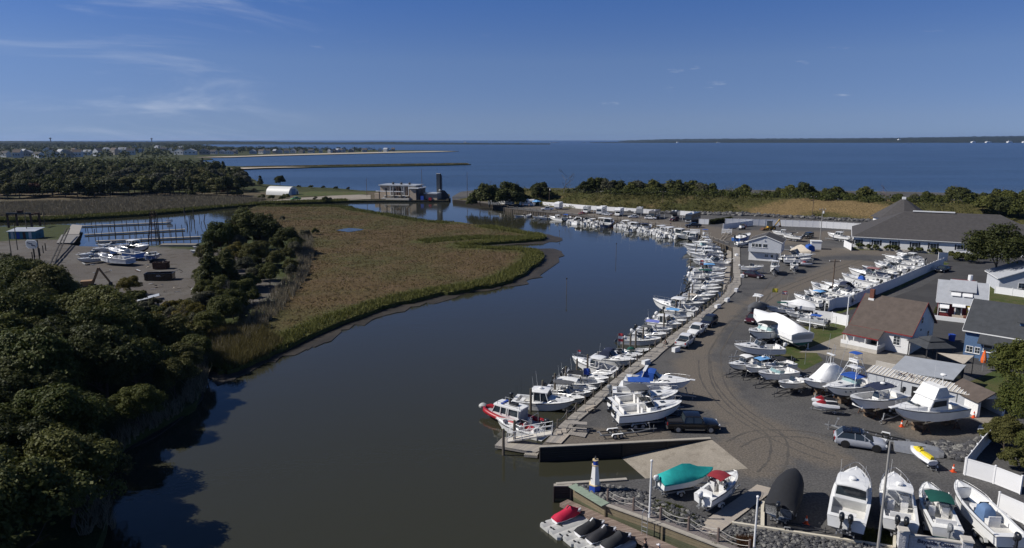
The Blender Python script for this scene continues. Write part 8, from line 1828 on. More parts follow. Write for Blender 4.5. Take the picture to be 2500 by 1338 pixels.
for i,(px,py,h,lf) in enumerate(LT):
 p =W(px,py,4.5);zone ='at the inlet end of the levee' if px <1410 else 'in the long levee row behind the caravans' if px <1740 else 'on the levee behind the tall white fence' if px <2160 else 'on the levee behind the dark-roofed hall'
 z0 = [0,10,26,39][('inlet' in zone) *0+ ('long' in zone) *1+ ('tall white' in zone) *2+ ('hall' in zone) *3]
 p.z =max(.2,levee_z(p.x,p.y)) -.2;tree('far',lf,p,h *1.15,'%s tree from the left %s' % (ORD[min(19,max(0,i -z0))],zone),'trees along the levee')
for i,(px,py,h,m) in enumerate(((1376,474,10,BARE),(1790,472,9,BARE),(2165,482,8.5,pm('reddish_twigs',(.16,.09,.07),.95,.2)))): p =W(px,py,4.5);p.z =levee_z(p.x,p.y) -.2;dead(p,h,('bare grey tree among the levee trees behind caravans','bare twiggy tree in the gap of the levee row','reddish bare tree on the levee behind white fence')[i],m,20+i)
rr =random.Random(5);lp = []
Cq = []
while len(Cq) <1500:
 row =LEV[rr.randrange(4,len(LEV) -6)];q =row[rr.randrange(1,10)];x_,y_ =q[0] +rr.uniform(-4,4),q[1] +rr.uniform(-1.5,1.5)
 if min(seg_d(x_,y_,TANP) /15,seg_d(x_,y_,TAN2) /18) >rr.uniform(.6,1.2): Cq.append((x_,y_,q[2] -.3))
gq =np.random.default_rng(18);Cq =np.array(Cq);dq =gq.normal(size=(1500,26,3));dq /= np.linalg.norm(dq,axis=2)[...,None];dq[...,2] =np.abs(dq[...,2])
struct('levee_brush',cards((Cq[:,None] +dq *gq.uniform(.4,1.3,(1500,1,1)) *np.array([1.5,1.5,.95])).reshape(-1,3),dq.reshape(-1,3) +np.array([0,0,.3]),.30,gq,'levee_brush',LF['olive']),'stuff','low green brush covering the levee face')
# right-hand side
tree('big','dark',W(2428,694),13.2,'huge spreading tree in front of the dark-roofed hall')
for px,py,h,lf,lb in ((2490,985,8.6,'gold','big leafy tree at the right edge above the garage'),(2500,1080,7.4,'gold','leafy tree at the right edge beside the garage'),(2452,1105,4.2,'olive','bushy growth behind the right foreground fence'),(2540,1150,5.0,'mid','leafy bush mass at the lower right edge'),(2425,1085,2.6,'olive','low bush at the garage end of white fence'),(2485,1150,3.0,'olive','low bush right behind the foreground fence')): tree('near' if h >3 else 'shrubn',lf,W(px,py),h,lb,'trees at the right edge')
for i,(px,py) in enumerate(((2097,607),(2122,609),(2140,611),(2170,612),(2188,613),(2222,616),(2245,617),(2275,619),(2290,620),(2330,634),(2350,638),(2370,642),(2390,640))): tree('shrub','dark' if i %3 else 'mid',W(px,py),1.9 if i <9 else 2.6,'%s clipped shrub from the left along the hall front' %ORD[i],'shrubs along the hall front','shrub','shrub')
for px,py,lb in ((2271,775,'small conifer left of the red house steps'),(2284,768,'small conifer against the red house corner')): tree('cedar','dark',W(px,py),1.6,lb)
# reeds and grasses: blades too many to count
def blades(name,label,pts,h,w,mat,seed,lean=.35,clump=4):
 g =np.random.default_rng(seed);P =np.repeat(np.asarray(pts,float),clump,axis=0);n =len(P);P[:,:2] +=g.normal(0,w *1.6,(n,2));a =g.uniform(0,6.28,n);hh =h *g.uniform(.5,1.15,n);L =g.normal(0,lean,(n,2)) *hh[:,None]
 V =np.empty((n,3,3));dx =np.stack([np.cos(a) *w,np.sin(a) *w],1);V[:,0,:2] =P[:,:2] -dx;V[:,1,:2] =P[:,:2] +dx;V[:,2,:2] =P[:,:2] +L;V[:,0,2] =V[:,1,2] =P[:,2] -.05;V[:,2,2] =P[:,2] +hh
 me =bpy.data.meshes.new(name);me.vertices.add(n *3);me.vertices.foreach_set('co',V.ravel());me.loops.add(n *3);me.loops.foreach_set('vertex_index',np.arange(n *3,dtype=np.int32));me.polygons.add(n);me.polygons.foreach_set('loop_start',np.arange(0,n *3,3,dtype=np.int32));me.materials.append(mat);me.update();me.validate();return struct(name,me,'stuff',label)
def inpoly(g,poly,n,z):
 P =np.array([(p[0],p[1]) for p in poly]);lo,hi =P.min(0),P.max(0);out = []
 while sum(len(o_) for o_ in out) <n:
  q =g.uniform(lo,hi,(n,2));c =np.zeros(n,bool);j =len(P) -1
  for i in range(len(P)):
   with np.errstate(divide='ignore',invalid='ignore'): cond = ((P[i,1] >q[:,1]) != (P[j,1] >q[:,1])) & (q[:,0] < (P[j,0] -P[i,0]) * (q[:,1] -P[i,1]) / (P[j,1] -P[i,1]) +P[i,0])
   c ^= cond;j =i
  out.append(q[c])
 q =np.vstack(out)[:n];return np.column_stack([q,np.full(n,z)])
def along(g,line,n,lo,hi,z,side=0):
 L = [Vector((p[0],p[1],0)) for p in line];sg_ = [(b -a).length for a,b in zip(L[:-1],L[1:])];out = []
 cum =np.cumsum([0] +sg_);t =g.uniform(0,cum[-1],n);o =g.uniform(lo,hi,n)
 for ti,oi in zip(t,o):
  i =min(len(sg_) -1,int(np.searchsorted(cum,ti) -1));i =max(i,0);p =L[i].lerp(L[i +1],(ti -cum[i]) /max(sg_[i],1e-6));d =L[i +1] -L[i];nn =Vector((-d.y,d.x,0)).normalized();p =p +nn *oi;out.append((p.x,p.y,z))
 return out
GB_,GG_,GR_,GS_ =leaf_mat('rusty_marsh_grass',(.095,.068,.036),(.135,.098,.055),.15),leaf_mat('green_cordgrass',(.070,.082,.020),(.165,.165,.048),.15),leaf_mat('grey_reeds',(.11,.100,.066),(.25,.22,.16),.15),leaf_mat('straw_grass',(.11,.095,.036),(.22,.18,.075),.15)
gg =np.random.default_rng(3)
blades('marsh_grass','low rusty brown grass covering the marsh island',inpoly(gg,MARSH,26000,MZ +.05),.2,.08,GB_,1,.5,3)
blades('marsh_grass','olive tufts scattered over the marsh island',inpoly(gg,MARSH,7000,MZ +.05),.3,.11,GS_,2,.5,3)
def keep(pts): return [p for p in pts if inside(p[0],p[1],MARSH)]
blades('cordgrass','tall green cordgrass along the marsh shore',keep(along(gg,EDGE[0],11000,-5.0,5.0,MZ)),.85,.09,GG_,3,.4,5)
blades('cordgrass','green cordgrass on the upper marsh shore',keep(along(gg,EDGE[1],5000,-6,6,MZ)),.7,.12,GG_,4,.4,3)
blades('cordgrass','green cordgrass beside the inner marsh inlet',keep(along(gg,INNER,2500,-4,4,MZ)),.8,.12,GG_,5,.4,3)
CORN = [(p.x,p.y) for p in PX([(470,820),(520,895),(570,899),(640,873),(690,840),(640,800),(560,800)],MZ)]
blades('reeds','pale straw reeds on the near corner of the marsh',inpoly(gg,CORN,3600,MZ),1.5,.05,GS_,6,.3,5)
EDG2 = [(p.x,p.y) for p in PX([(745,575),(742,630),(722,680),(682,732),(622,792),(562,838),(512,868)],LZ)]
blades('reeds','grey reeds between the tree clump and marsh',along(gg,EDG2,1500,-2.5,2.5,LZ -.1),1.6,.06,GR_,7,.22,5)
blades('reeds','grey reeds fringing the left shore',along(gg,SHORE,700,-1.5,1.0,LZ -.2),1.5,.045,GR_,8,.3,6)
RD = [(p.x,p.y) for p in PX([(-300,500),(200,492),(330,478),(520,478),(650,488),(600,500),(420,512),(200,525),(-300,530)],FZ)]
blades('reeds','wide reed bed beyond the channel',inpoly(gg,RD,26000,FZ),1.5,.22,GR_,9,.25,2)
blades('cordgrass','green grass on the far channel bank',along(gg,GREENL,9000,-1,9,FZ),.9,.18,GG_,10,.4,3)
SPL = [(p.x,p.y) for p in PX([(600,409),(760,406),(900,403.6),(1100,401),(1140,400.5)],FZ)]
blades('spit_grass','dark grass on the sand spit',along(gg,SPL,5000,-6,6,FZ),1.6,.6,GS_,11,.4,2)
for nm,px,n in (('weeds',[(1600,1222),(1660,1235),(1700,1262),(1705,1290),(1640,1275),(1590,1245)],900),('weeds',[(2110,1290),(2190,1305),(2185,1335),(2105,1320)],500),('weeds',[(1720,1300),(1850,1320),(1840,1340),(1740,1330)],160)): blades(nm,'scattered weeds in the gravel near x%d' %px[0][0] if 0 else ('green weeds on the pier gravel','weeds left of the entrance sign','weeds in the lower gravel bed')[(n <600) + (n <200)],inpoly(gg,[(p.x,p.y) for p in PX(px,0)],n,.02),.22,.03,LF['gold'],12+n,.5,5)
blades('tall_weeds','rusty tall weeds in the lower gravel bed',inpoly(gg,[(p.x,p.y) for p in PX([(1800,1318),(1838,1318),(1838,1340),(1800,1338)],0)],300,.02),.55,.03,LF['rust'],31,.3,5)
def mass(name,label,px,z,n,hgt,size,mat,seed,r=9):
 g =np.random.default_rng(seed);C =inpoly(g,[(p.x,p.y) for p in PX(px,z)],n,z);m =34;d =g.normal(size=(n,m,3));d /= np.linalg.norm(d,axis=2)[...,None];d[...,2] =np.abs(d[...,2]);R_ =g.uniform(.6,1.2,(n,1,1)) *np.array([r,r,hgt]);P =C[:,None,:] +d *R_
 struct(name,cards(P.reshape(-1,3),d.reshape(-1,3) +np.array([0,0,.3]),size,g,name,mat),'stuff',label)
mass('suburb_trees','distant tree canopy over the suburb on the left',[(-700,392),(0,392),(420,389),(470,380),(560,366),(480,357),(420,352.5),(-700,352.5)],FZ,1700,13,2.8,LF['dark'],5,12)
mass('peninsula_trees','tree tops behind the houses on the far peninsula',[(470,377),(640,372.5),(800,369.5),(950,368.3),(950,367.2),(800,366),(640,364),(480,364)],FZ,170,10,2.4,LF['dark'],6,10)
mass('wood_backing','dark interior foliage of the woods beyond the channel',[(-400,430),(0,430),(500,430),(540,415),(430,398),(-300,400)],FZ,420,9,1.7,LF['mid'],7,8)
LB = [LEV[i][9] for i in range(6,len(LEV) -6)]
gq =np.random.default_rng(8);Cq =np.array([LB[gq.integers(12,len(LB))] for _ in range(230)]) +gq.normal(0,1,(230,3)) *np.array([3,3.5,.4]);dq =gq.normal(size=(230,60,3));dq /= np.linalg.norm(dq,axis=2)[...,None];dq[...,2] =np.abs(dq[...,2]);struct('levee_scrub',cards((Cq[:,None] +dq *gq.uniform(.5,1.2,(230,1,1)) *np.array([2.6,2.6,2.9])).reshape(-1,3),dq.reshape(-1,3) +np.array([0,0,.3]),.42,gq,'levee_scrub',LF['mid']),'stuff','tangled green scrub along the levee top')
# left yard, stones, far houses
def at(px,py,z=LZ): return W(px,py,z)
PK =Kit();PK.add('shaft',MB().cyl((0,0,-2),(0,0,2.6),.15,.11,6),CREO);PK.add('tip',MB().cyl((0,0,2.6),(0,0,2.64),.11,.09,6),PILEM)
rr =random.Random(12)
for i,(a,b,lb) in enumerate((((198,551),(418,542),'farthest finger dock in the left basin, ending at a white box'),((206,572),(452,559),'middle finger dock in the left basin'),((235,588),(490,577),'nearest finger dock in the left basin'))):
 p,q =at(*a,dg),at(*b,dg);n =Vector((-(q -p).y,(q -p).x,0)).normalized() *.9;planked('finger_dock',p +n,q +n,p -n,q -n,24,dg,DECKW,lb,.1,mat2=CAPW,cat='finger dock',seed=i)
 for j in range(15):
  c =p.lerp(q,(j +.5) /15) +n *rr.choice([-1,1]) *rr.uniform(1.2,3.2);o =PK.place('dock_pile','thin dark pile beside the %s finger dock of the left basin, %s half' % (('farthest','middle','nearest')[i],('left','right')[j >7]),'pile',(c.x,c.y,WATER),0,rr.uniform(.7,1.15),'piles of the left basin');o.rotation_euler = (rr.uniform(-.08,.08),rr.uniform(-.08,.08),0)
for j in range(12): c =at(rr.uniform(430,500),rr.uniform(520,560),WATER);PK.place('dock_pile','loose leaning pile in the channel right of the finger docks','pile',c,0,rr.uniform(.8,1.5),'piles in the channel').rotation_euler = (rr.uniform(-.2,.2),rr.uniform(-.2,.2),0)
DBOX.place('dock_box','white box at the end of the farthest finger dock','dock box',at(414,542,dg +.02),0,1.6)
planked('timber_pier',at(150,572,0),at(195,572,0),at(138,592,0),at(180,592,0),20,-.1,pm('grey_pier_boards',(.20,.19,.18),.9,.2),'grey timber pier at the head of the left basin',.12,cat='pier');planked('timber_pier',at(176,547,0),at(200,549,0),at(160,571,0),at(192,571,0),12,-.12,DECKW,'broken upper part of the left pier',.12,cat='pier',seed=4)
s =thing('blue_shed','faded turquoise shed with pale tin roof in the left yard','shed',at(22,584),R(4));k =65*215/F;part('wall',MB().b2(0,k,0,5,0,2.6),pm('turquoise_sheet',(.045,.17,.22),.7,.45,.5),s);part('roof',MB().add([(-.4,-.4,2.62),(k +.4,-.4,2.62),(k +.4,5.4,3.3),(-.4,5.4,3.3),(-.4,-.4,2.5),(k +.4,-.4,2.5),(k +.4,5.4,3.18),(-.4,5.4,3.18)],[(0,1,2,3),(7,6,5,4),(0,4,5,1),(1,5,6,2),(2,6,7,3),(3,7,4,0)]),METR,s)
for i in range(4): part('door_panel',MB().box((1.2+i *1.9,-.03,1.2),(.9,.05,2.2)),[GREYH,ROYAL,RUST,SGREY][i],s)
s =thing('travel_lift','rusty dark gantry boat lift beside the left channel','gantry',at(50,556),R(3));
for sx in (-1,1): part('leg',MB().box((sx *4.2,0,2.6),(.5,.6,5.2)),RUST,s);part('leg',MB().box((sx *4.2,5,2.6),(.5,.6,5.2)),RUST,s);part('side_beam',MB().box((sx *4.2,2.5,5.0),(.5,5.6,.5)),RUST,s)
part('top_beam',MB().box((0,0,5.4),(9,.6,.6)),DARKST,s);part('engine_house',MB().box((.6,0,6.1),(1.8,1.0,.9)),RUST,s)
s =thing('yard_sign','white octagonal sign board on dark posts in the left yard','sign',at(86,640),R(-10));hs =fit_h(at(86,640),585);part('post',MB().cyl((1.5,0,0),(1.5,0,hs),.16,.14),CREO,s);part('post',MB().cyl((-1.3,1.2,0),(-1.3,1.2,hs -.6),.14),CREO,s)
def octp(w,h,c): return [(-w,-h +c),(-w +c,-h),(w -c,-h),(w,-h +c),(w,h -c),(w -c,h),(-w +c,h),(-w,h -c)]
for w,h_,y,m,nm in ((1.75,1.15,-.25,TRIMW,'board'),(1.55,.95,-.31,GREYH,'face')): part(nm,MB().xprism([(x -.2,z +hs -1.2) for x,z in octp(w,h_,.5)],y,y +.12),m,s)
for i,(x,z,w) in enumerate(((-1.0,.35,.4),(-.45,.2,.6),(.1,.1,.4),(.25,-.3,.5),(.75,-.3,.4),(1.05,-.4,.2))): part('lettering',MB().box((x -.2,-.33,z +hs -1.2),(w,.02,.22)),NAVYL,s)
s =thing('crane_boom','pair of long dark crane booms slanting over the left yard','crane',at(118,658));d =at(166,580) -at(118,658);hb =3.2
for o_ in (0,1.0): part('boom',MB().bar((o_,0,.3),(d.x +o_,d.y,hb),.28),CREO,s)
for i in range(1,8): part('brace',MB().bar((d.x *i /8,d.y *i /8,.3+hb *i /8),(d.x *i /8+1.0,d.y *i /8,.3+hb *i /8),.1),CREO,s)
s =thing('lattice_tower','rusty lattice tower standing in the left basin','tower',at(375,592,WATER));ht =fit_h(at(375,592,WATER),514)
for sx in (-1,1):
 for sy in (-1,1): part('leg',MB().bar((sx *1.4,sy *1.0,-1),(sx *.5+.7,sy *.4,ht),.2),RUST,s)
for i in range(9): z =ht * (i +.5) /9;w =1.4-.9*z /ht;part('brace',MB().bar((-w +.7*z /ht,-w *.7,z),(w +.7*z /ht,w *.7,z +.5),.1).bar((-w +.7*z /ht,w *.7,z),(w +.7*z /ht,-w *.7,z),.1),RUST,s)
part('tall_pole',MB().cyl((2.2,0,-1),(2.0,0,ht *.98),.18,.12),CREO,s)
def skip(label,px,py,rz,L,m,txt=None):
 s =thing('skip_container',label,'skip',at(px,py),R(rz));w =1.15
 for sd in (-1,1): part('side',MB().xprism([(-L /2,.15),(L /2-.3,.15),(L /2,1.75),(-L /2-.1,1.75)],sd *w -.04,sd *w +.04),m,s)
 part('end',MB().box((-L /2,0,.95),(.1,2.3,1.6)),m,s);part('end',MB().box((L /2-.15,0,.95),(.1,2.3,1.6)),m,s);part('floor',MB().box((0,0,.2),(L,2.2,.1)),m,s)
 for i in range(5): part('rib',MB().box((-L /2+.5+i * (L -1) /4,-w -.07,.95),(.12,.08,1.5)),m,s)
 if txt: text_part(txt,.55,(0,-w -.12,1.0),s,WPAINT)
 return s
skip('big black open skip container in the left yard',392,683,10,6.2,CARP['black'],'ADL');skip('rusty skip heaped with timber behind the black one',395,656,4,3.4,RUST)
for i in range(14): o =solo('scrap_timber',MB().bar((0,0,0),(rr.uniform(-1.2,1.2),rr.uniform(-.6,.6),rr.uniform(.1,.9)),.14,.1),[PALEW,PILEM,RUST][i %3],['pale','dark','rusty'][i %3] +' timber sticking out of the rusty skip','timber','timbers in the rusty skip',False,at(395,656) +Vector((rr.uniform(-1.3,1.3),rr.uniform(-.7,.7),.5+rr.uniform(0,.9))))
for i in range(8): solo('timber_stack',MB().b2(-5.5,5.5,-.35,.35,0,.3),[CAPW,PILEM][i %2],'long timber baulk in the stack beside the left basin','timber','timber stack by the left basin',False,at(433,602) +Vector((rr.uniform(-.4,.4),(i %4) *.85,.32* (i // 4) +.01)),R(rr.uniform(-2,2)))
ORG =pm('excavator_tan',(.30,.19,.10),.6,.25)
s =thing('excavator_arm','tan excavator arm rising from behind the left trees','excavator',at(246,700),R(25));part('boom',MB().bar((-1.5,0,.8),(0,0,4.3),.45,.5),ORG,s);part('stick',MB().bar((0,0,4.3),(1.9,0,.9),.35,.4),ORG,s);part('bucket',MB().box((2.0,0,.5),(.9,.8,.8),0,0,.7),DARKST,s);part('house',MB().box((-2.6,0,.9),(2.2,1.9,1.5)),ORG,s);part('track',MB().box((-2.4,-.9,.3),(3,.45,.6)).box((-2.4,.9,.3),(3,.45,.6)),DARKST,s)
for i in range(46):
 px,py =rr.uniform(190,470),rr.choice([rr.uniform(642,668),rr.uniform(690,735)]);solo('debris',MB().bar((0,0,.06),(rr.uniform(-1.6,1.6),rr.uniform(-.9,.9),rr.uniform(.1,.5)),rr.uniform(.08,.35),.09),[PALEW,RUST,GALV,PILEM,OLD][i %5],['pale board','rusty bar','grey metal strip','dark plank','white panel scrap'][i %5] +' lying on the left yard dirt','debris','debris on the left yard dirt',False,at(px,py))
solo('metal_sheet',MB().bar((0,0,.2),(3.6,2.0,.9),2.4,.06),METR,'large pale metal sheet at the edge of left yard','sheet',None,False,at(335,735))
for i,(px,py) in enumerate(((98,625),(106,618),(112,612),(80,635),(85,628))): t =thing('gate_post','%s dark gate post from the left behind the octagonal sign' %ORD[i],'post',at(px,py),0,'gate posts behind the octagonal sign');part('shaft',MB().cyl((0,0,0),(0,0,2.2),.14,.13),CREO,t);part('cap',MB().cyl((0,0,2.2),(0,0,2.25),.16),CREO,t)
for px,py,tp,lb in ((28,625,572,'leaning dark pole at the far left of the yard'),(43,610,548,'pole with white box near the blue shed'),(68,580,520,'tall pole rising behind the blue shed')): pole('yard_pole',lb,px,py,tp,.14,.1,PILEM,LZ,'pole')
# machines behind the office
YEL =pm('backhoe_yellow',(.55,.33,.05),.5,.2)
s =thing('backhoe','yellow backhoe loader in front of the tall white fence','backhoe',W(1880,562),R(8));part('body',MB().box((.2,0,1.1),(2.6,1.3,.8)),YEL,s);part('cab',MB().box((-.3,0,2.3),(1.5,1.5,1.7),0,0,.9),GLASS,s);part('cab_roof',MB().box((-.3,0,3.2),(1.7,1.6,.12)),PLAST,s);part('loader_arm',MB().bar((1.0,-.5,1.4),(-2.8,-.5,.5),.2).bar((1.0,.5,1.4),(-2.8,.5,.5),.2),YEL,s);part('loader_bucket',MB().xprism([(-3.6,.1),(-2.7,.1),(-2.7,1.0)],-1.1,1.1),RUST,s);part('dig_arm',MB().bar((1.5,0,1.3),(3.4,0,3.9),.3).bar((3.4,0,3.9),(3.8,0,1.8),.25),YEL,s);part('dig_bucket',MB().box((3.7,0,1.4),(.6,.6,.6)),RUST,s)
for x,r in ((.9,.75),(-1.5,.5)):
 for sd in (-1,1): i_ =part('wheel',MB().cyl((x,sd *.75,r),(x,sd *1.1,r),r,None,14),TYRE,s);part('rim',MB().cyl((x,sd *.74,r),(x,sd *1.12,r),r *.5,None,10),YEL,i_)
s =thing('skid_steer','small white and red skid steer loader by the short white fence','loader',W(1812,560),R(15));part('body',MB().box((0,0,.9),(1.8,1.2,.9)),TRIMW,s);part('engine_box',MB().box((.9,0,1.2),(.7,1.2,1.0)),CARP['red'],s);part('cab',MB().box((0,0,1.8),(1.1,1.1,.9),0,0,.9),GLASS,s);part('arm',MB().bar((.9,-.7,1.5),(-1.5,-.7,.4),.15).bar((.9,.7,1.5),(-1.5,.7,.4),.15),TRIMW,s);part('bucket',MB().xprism([(-2.1,.05),(-1.4,.05),(-1.4,.7)],-.9,.9),DARKST,s)
for x in (-.5,.5):
 for sd in (-1,1): part('wheel',MB().cyl((x,sd *.55,.4),(x,sd *.8,.4),.4,None,12),TYRE,s)
hd =thing('dark_hedge','dark netted hedge beside the short white panel','hedge',W(1733,548));d =W(1786,540) -W(1733,548);hg =np.random.default_rng(4);Pp =hg.uniform(0,1,(2500,1)) *np.array([[d.x,d.y,0]]) +hg.uniform(-1,1,(2500,3)) *np.array([.7,.7,.95]) +np.array([0,0,.95]);link('foliage',cards(Pp,hg.normal(size=(2500,3)),.22,hg,'foliage',LF['dark']),hd);part('frame',MB().bar((0,0,.9),(d.x,d.y,.9),.2,1.7),CREO,hd)
# cones, flags, odds and ends
CONE =pm('cone_orange',(.72,.09,.02),.5,.08)
for px,py,lb in ((2201,1042,'orange cone by the flybridge cruiser trailer frame'),(2327,1152,'orange cone at the foot of right foreground fence'),(2377,1020,'orange cone beside the garage corner'),(1968,1280,'orange and white cone behind the dark flat trailer')):
 t =thing('traffic_cone',lb,'cone',W(px,py),0,'traffic cones');part('base',MB().box((0,0,.03),(.42,.42,.06)),CONE,t);part('cone',MB().lathe([(.17,.06),(.04,.8)],10),CONE,t,True);part('collar',MB().lathe([(.128,.38),(.10,.55)],10),WPAINT,t)
def flag(label,px,py,z,h,cols,w=1.0,hh=.6):
 p =W(px,py,z);t =thing('flag',label,'flag',p);part('staff',MB().cyl((0,0,-.3),(0,0,h),.025),GALV,t)
 for i,m in enumerate(cols): part('cloth',MB().slab([[(x *w,.08*math.sin(x *5),h -hh *i /len(cols)) for x in (0,.25,.5,.75,1)],[(x *w,.08*math.sin(x *5+.4),h -hh * (i +1) /len(cols)) for x in (0,.25,.5,.75,1)]],.015),m,t)
YC,RC =pm('yellow_flag_cloth',(.72,.58,.06),.8),pm('red_flag_cloth',(.45,.05,.06),.8)
flag('yellow flag flying above the green-topped centre console',1884,722,3.4,1.4,[YC],1.1,.75);flag('striped red and white flag above the green-topped centre console',1908,728,3.2,1.3,[RC,WPAINT,RC,WPAINT,RC],1.0,.6)
flag('red and white flag on the dark green hulled boat',1508,853,-.3,2.6,[RC,WPAINT,RC],.8,1.3);flag('small red and white flag on the hardtop walkaround pulpit',1409,880,-.2,1.6,[RC,WPAINT],.5,.5);flag('blue flag on the black-canopied centre console',1424,927,.6,1.6,[ROYAL],.8,.9);flag('faded red flag on the long light blue canopied boat',1708,660,0,2.6,[RC,WPAINT,RC],.9,1.2)
t =thing('boat_ladder','aluminium ladder hanging on the jet ski dock bulkhead','ladder',W(1578,1274,0) +Vector((-.2,-.3,0)),R(-38))
for sx in (-1,1): part('stile',MB().tube([(sx *.25,0,-2),(sx *.25,0,.95),(sx *.25,.4,1.1)],.03),ALU,t)
for i in range(5): part('rung',MB().cyl((-.25,0,-1.5+i *.4),(.25,0,-1.5+i *.4),.025),ALU,t)
solo('overturned_jon_boat',MB().loft([[(x,-w,.05),(x,-w *.8,h),(x,w *.8,h),(x,w,.05)] for x,w,h in ((-2.2,.8,.7),(0,.9,.85),(1.8,.7,.75),(2.3,.4,.5))]),ALU,'overturned grey aluminium boat beside the rubble heap','boat',None,False,W(2240,1105),R(-25))
for i,(px,py) in enumerate(((2405,1062),(2420,1058))): solo('aluminium_dinghy',MB().loft([[(x,-w,.5),(x,-w *.6,.05),(x,w *.6,.05),(x,w,.5)] for x,w in ((-1.7,.65),(0,.75),(1.5,.5),(1.9,.1))]),GREYH,('nearer','farther')[i] +' of two grey dinghies beside the garage drive','dinghy',None,False,W(px,py) +Vector((0,0,.02)),R(60))
# stones: armour rock by the levee, beds on the pier, rubble heaps
STM = [pm('dark_stone_%d' %i,c,.9,.25,4,bump=.5) for i,c in enumerate(((.055,.056,.062),(.080,.080,.085),(.115,.112,.110),(.20,.195,.18)))]
def stone_mesh(seed,m):
 g =random.Random(seed);mb =MB();mb.ell((0,0,0),(1,.8,.6),7,4);mb.v = [(x *g.uniform(.75,1.15),y *g.uniform(.75,1.15),z *g.uniform(.75,1.15)) for x,y,z in mb.v];return mb.mesh('stone',m)
SM = [stone_mesh(i,STM[[0,0,1,1,2,3][i %6]]) for i in range(12)]
def bed(name,label,px,n,smin,smax,seed,z=0.0,nobj=120,big=False):
 g =random.Random(seed);poly = [(p.x,p.y) for p in PX(px,z)];root =link(name,None,None,(poly[0][0],poly[0][1],z));root['kind'] ='structure';root['label'] =label
 pts =scatter(poly,n,smin *.9,seed,6);mb =MB();o =root.location
 for i,(x,y) in enumerate(pts):
  s =g.uniform(smin,smax) * (1.25 if i <nobj else .8)
  if i <nobj: q =link('stone',SM[g.randrange(12)],root,(x -o.x,y -o.y,s *.3));q.scale = (s,s,s *g.uniform(.7,1.1));q.rotation_euler = (g.uniform(-.4,.4),g.uniform(-.4,.4),g.uniform(0,6))
  else: mb.ell((x -o.x,y -o.y,s *.25),(s,s *g.uniform(.6,1),s *.6),5,3,g.randrange(4))
 if mb.v: q =link('small_stones',mb.mesh('small_stones',STM),root);q['kind'] ='stuff'
bed('stone_bed','dark stones round the lighthouse foot',[(1402,1186),(1470,1184),(1560,1196),(1600,1215),(1530,1236),(1485,1230)],420,.13,.26,1,0,120);bed('stone_bed','dark stones beside the roped pier walk',[(1530,1225),(1600,1225),(1720,1262),(1715,1290),(1690,1296),(1610,1268)],520,.13,.26,2,0,130);bed('stone_bed','grey stones of the lower gravel bed',[(1755,1312),(1790,1284),(1990,1312),(2170,1340),(2120,1380),(1900,1370)],1100,.11,.22,3,0,220);bed('stone_bed','small stones between plank walk and cream kerb',[(1795,1278),(1862,1235),(1860,1284)],200,.10,.18,4,0,60)
bed('rubble_heap','broken pale concrete rubble behind the overturned boat',[(2240,1088),(2300,1080),(2345,1092),(2390,1070),(2400,1085),(2340,1125),(2280,1110)],220,.2,.42,5,0,150)
bed('armour_rock','grey armour rock at the levee foot behind the motorhomes',[(1500,513),(1600,517),(1700,518),(1800,520),(1860,524),(1860,528),(1700,524),(1600,521),(1500,517)],560,.5,1.0,6,.1,60);bed('armour_rock','grey armour rock at the levee foot behind the tall white fence',[(1860,523),(2000,530),(2160,538),(2160,544),(2000,536),(1860,529)],320,.45,.9,7,.1,40)
# houses across the water
def house(loc,w,d,h,rz,wall,roof,label,group):
 t =thing('far_house',label,'house',loc,rz,group);r =h *.55
 gable(t,-w /2,w /2,-d /2,d /2,h,r,wall,roof,random.Random(label +str(loc)).choice('xy'),.3,.2)
 for i in range(3): part('window',MB().box((-w /3+i *w /3,-d /2-.05,h *.55),(w *.14,.1,h *.26)),GLASS,t)
hw = [pm('far_wall_%d' %i,c,.7,.06) for i,c in enumerate(((.62,.62,.60),(.44,.47,.50),(.34,.31,.27),(.70,.70,.69)))];hr_ = [SHGREY,SHLIGHT,SHBROWN]
hx = [(440,378,24),(466,378,26),(500,377.5,22),(522,377,14),(543,376.5,12),(560,377,16),(574,376,9),(618,376,14),(640,375.5,14),(655,374.5,10),(672,375,8),(684,374.5,12),(700,374.5,12),(716,374,13),(737,374,12),(760,373.5,14),(783,373,10),(806,372.8,9),(816,372.6,8),(824,372.4,8),(832,372.2,8),(840,372,8),(858,372,13),(890,371.5,14),(928,370.5,10),(942,370,12),(960,369.5,9)]
for i,(px,py,w) in enumerate(hx): house(W(px,py,FZ),w *.95,11,6.5 if w <20 else 8.5,TR.uniform(-.3,.3),hw[(i *7) %4],hr_[i %3],'%s house from the left along the far peninsula beach' % (ORD + ['twenty-first','twenty-second','twenty-third','twenty-fourth','twenty-fifth','twenty-sixth','twenty-seventh'])[i],'houses on the far peninsula')
for i,(px,py) in enumerate([(15,384),(45,385),(70,382),(95,386),(130,384),(150,381),(165,385),(190,383),(215,379),(240,381),(280,378),(300,374),(320,378),(345,372),(60,376),(120,375),(180,374),(260,371),(400,369),(420,372),(385,365),(330,364),(230,364),(440,366)]): house(W(px,py,FZ),TR.uniform(12,20),11,TR.uniform(7,10),TR.uniform(-.5,.5),hw[i %4],hr_[(i *5) %3],'%s suburban house in the %s part of the far left suburb' % (('white','grey','tan','bright white')[i %4],('near left','near right','far left','far right')[(px >200) +2* (py <377)]),'houses of the far suburb')
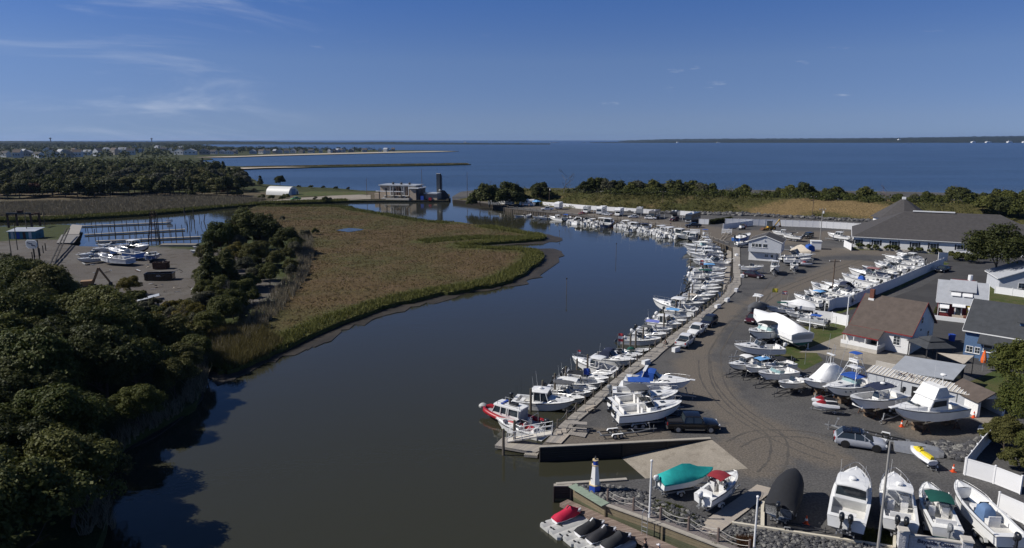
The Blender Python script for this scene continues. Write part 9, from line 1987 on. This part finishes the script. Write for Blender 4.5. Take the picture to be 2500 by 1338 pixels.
for i,(px,d_,w,h_) in enumerate(((1640,7560,40,16),(1735,7560,60,10),(2160,7900,50,40),(2335,7540,70,26),(2370,7540,90,24),(2420,7540,80,30),(2455,7540,60,26),(1350,7560,160,12),(880,6150,40,20),(1140,6150,60,22))): x = (px -CX) /F /CPT *d_;solo('far_block',MB().b2(-w *.3,w *.3,-14,14,0,h_ *.5).b2(-w /6,w /6,-8,8,h_ *.5,h_ *.65),hw[3],'%s pale block from the list of buildings on the far coast' %ORD[i] if 0 else 'small pale building on the far coast %s' % ('under the leftmost gap','right of mid bay','on the hill top','first of the right-hand row','second of the right-hand row','third of the right-hand row','last of the right-hand row','long and low at mid bay','at the far left hills','at the right end of the left hills')[i],'building','buildings on the far coast',False,(x,d_,WATER + (0 if i != 2 else 16)))
p =W(2222,352,WATER);t =thing('sailboat','tiny white sailboat far out on the bay','sailboat',p,R(200));part('hull',MB().loft([[(x,-w,1.2),(x,0,-.3),(x,w,1.2)] for x,w in ((-5,1.2),(0,1.7),(5.5,.1))]),GEL,t);part('mainsail',MB().add([(-4.5,0,2.2),(.3,0,2.2),(.3,0,16),(-4.5,.1,2.2),(.3,.1,2.2),(.3,.1,16)],[(0,1,2),(5,4,3),(0,3,4,1),(1,4,5,2),(2,5,3,0)]),CV['white'],t);part('jib',MB().add([(.6,0,2),(5.2,0,1.6),(.6,0,13),(.6,.1,2),(5.2,.1,1.6),(.6,.1,13)],[(0,1,2),(5,4,3),(0,3,4,1),(1,4,5,2),(2,5,3,0)]),CV['white'],t)
for px,d_,h_,lb in ((165,5600,46,'water tower on the far left skyline'),(403,5900,44,'small water tower on the skyline right of the first')): x = (px -CX) /F /CPT *d_;t =thing('water_tower',lb,'water tower',(x,d_,0));part('legs',MB().cyl((0,0,0),(0,0,h_ -8),5,3,6),DARKST,t);part('tank',MB().ell((0,0,h_ -4),(9,9,6)),DARKST,t)
# air: pale haze round camera and place, sky outside
hz =MB();hz.b2(-13000,13000,-150,15500,-4.5,110)
hm =bpy.data.materials.new('haze');hm.use_nodes =True
hn =hm.node_tree.nodes;hn.clear()
ho =hn.new('ShaderNodeOutputMaterial');hv =hn.new('ShaderNodeVolumePrincipled')
hv.inputs['Color'].default_value = (0.36,0.56,1.0,1);hv.inputs['Density'].default_value =0.000024
hv.inputs['Anisotropy'].default_value =0.2
hm.node_tree.links.new(hv.outputs[0],ho.inputs['Volume'])
struct('haze',hz.mesh('haze',hm),'stuff','thin blue haze over the bay and marina')
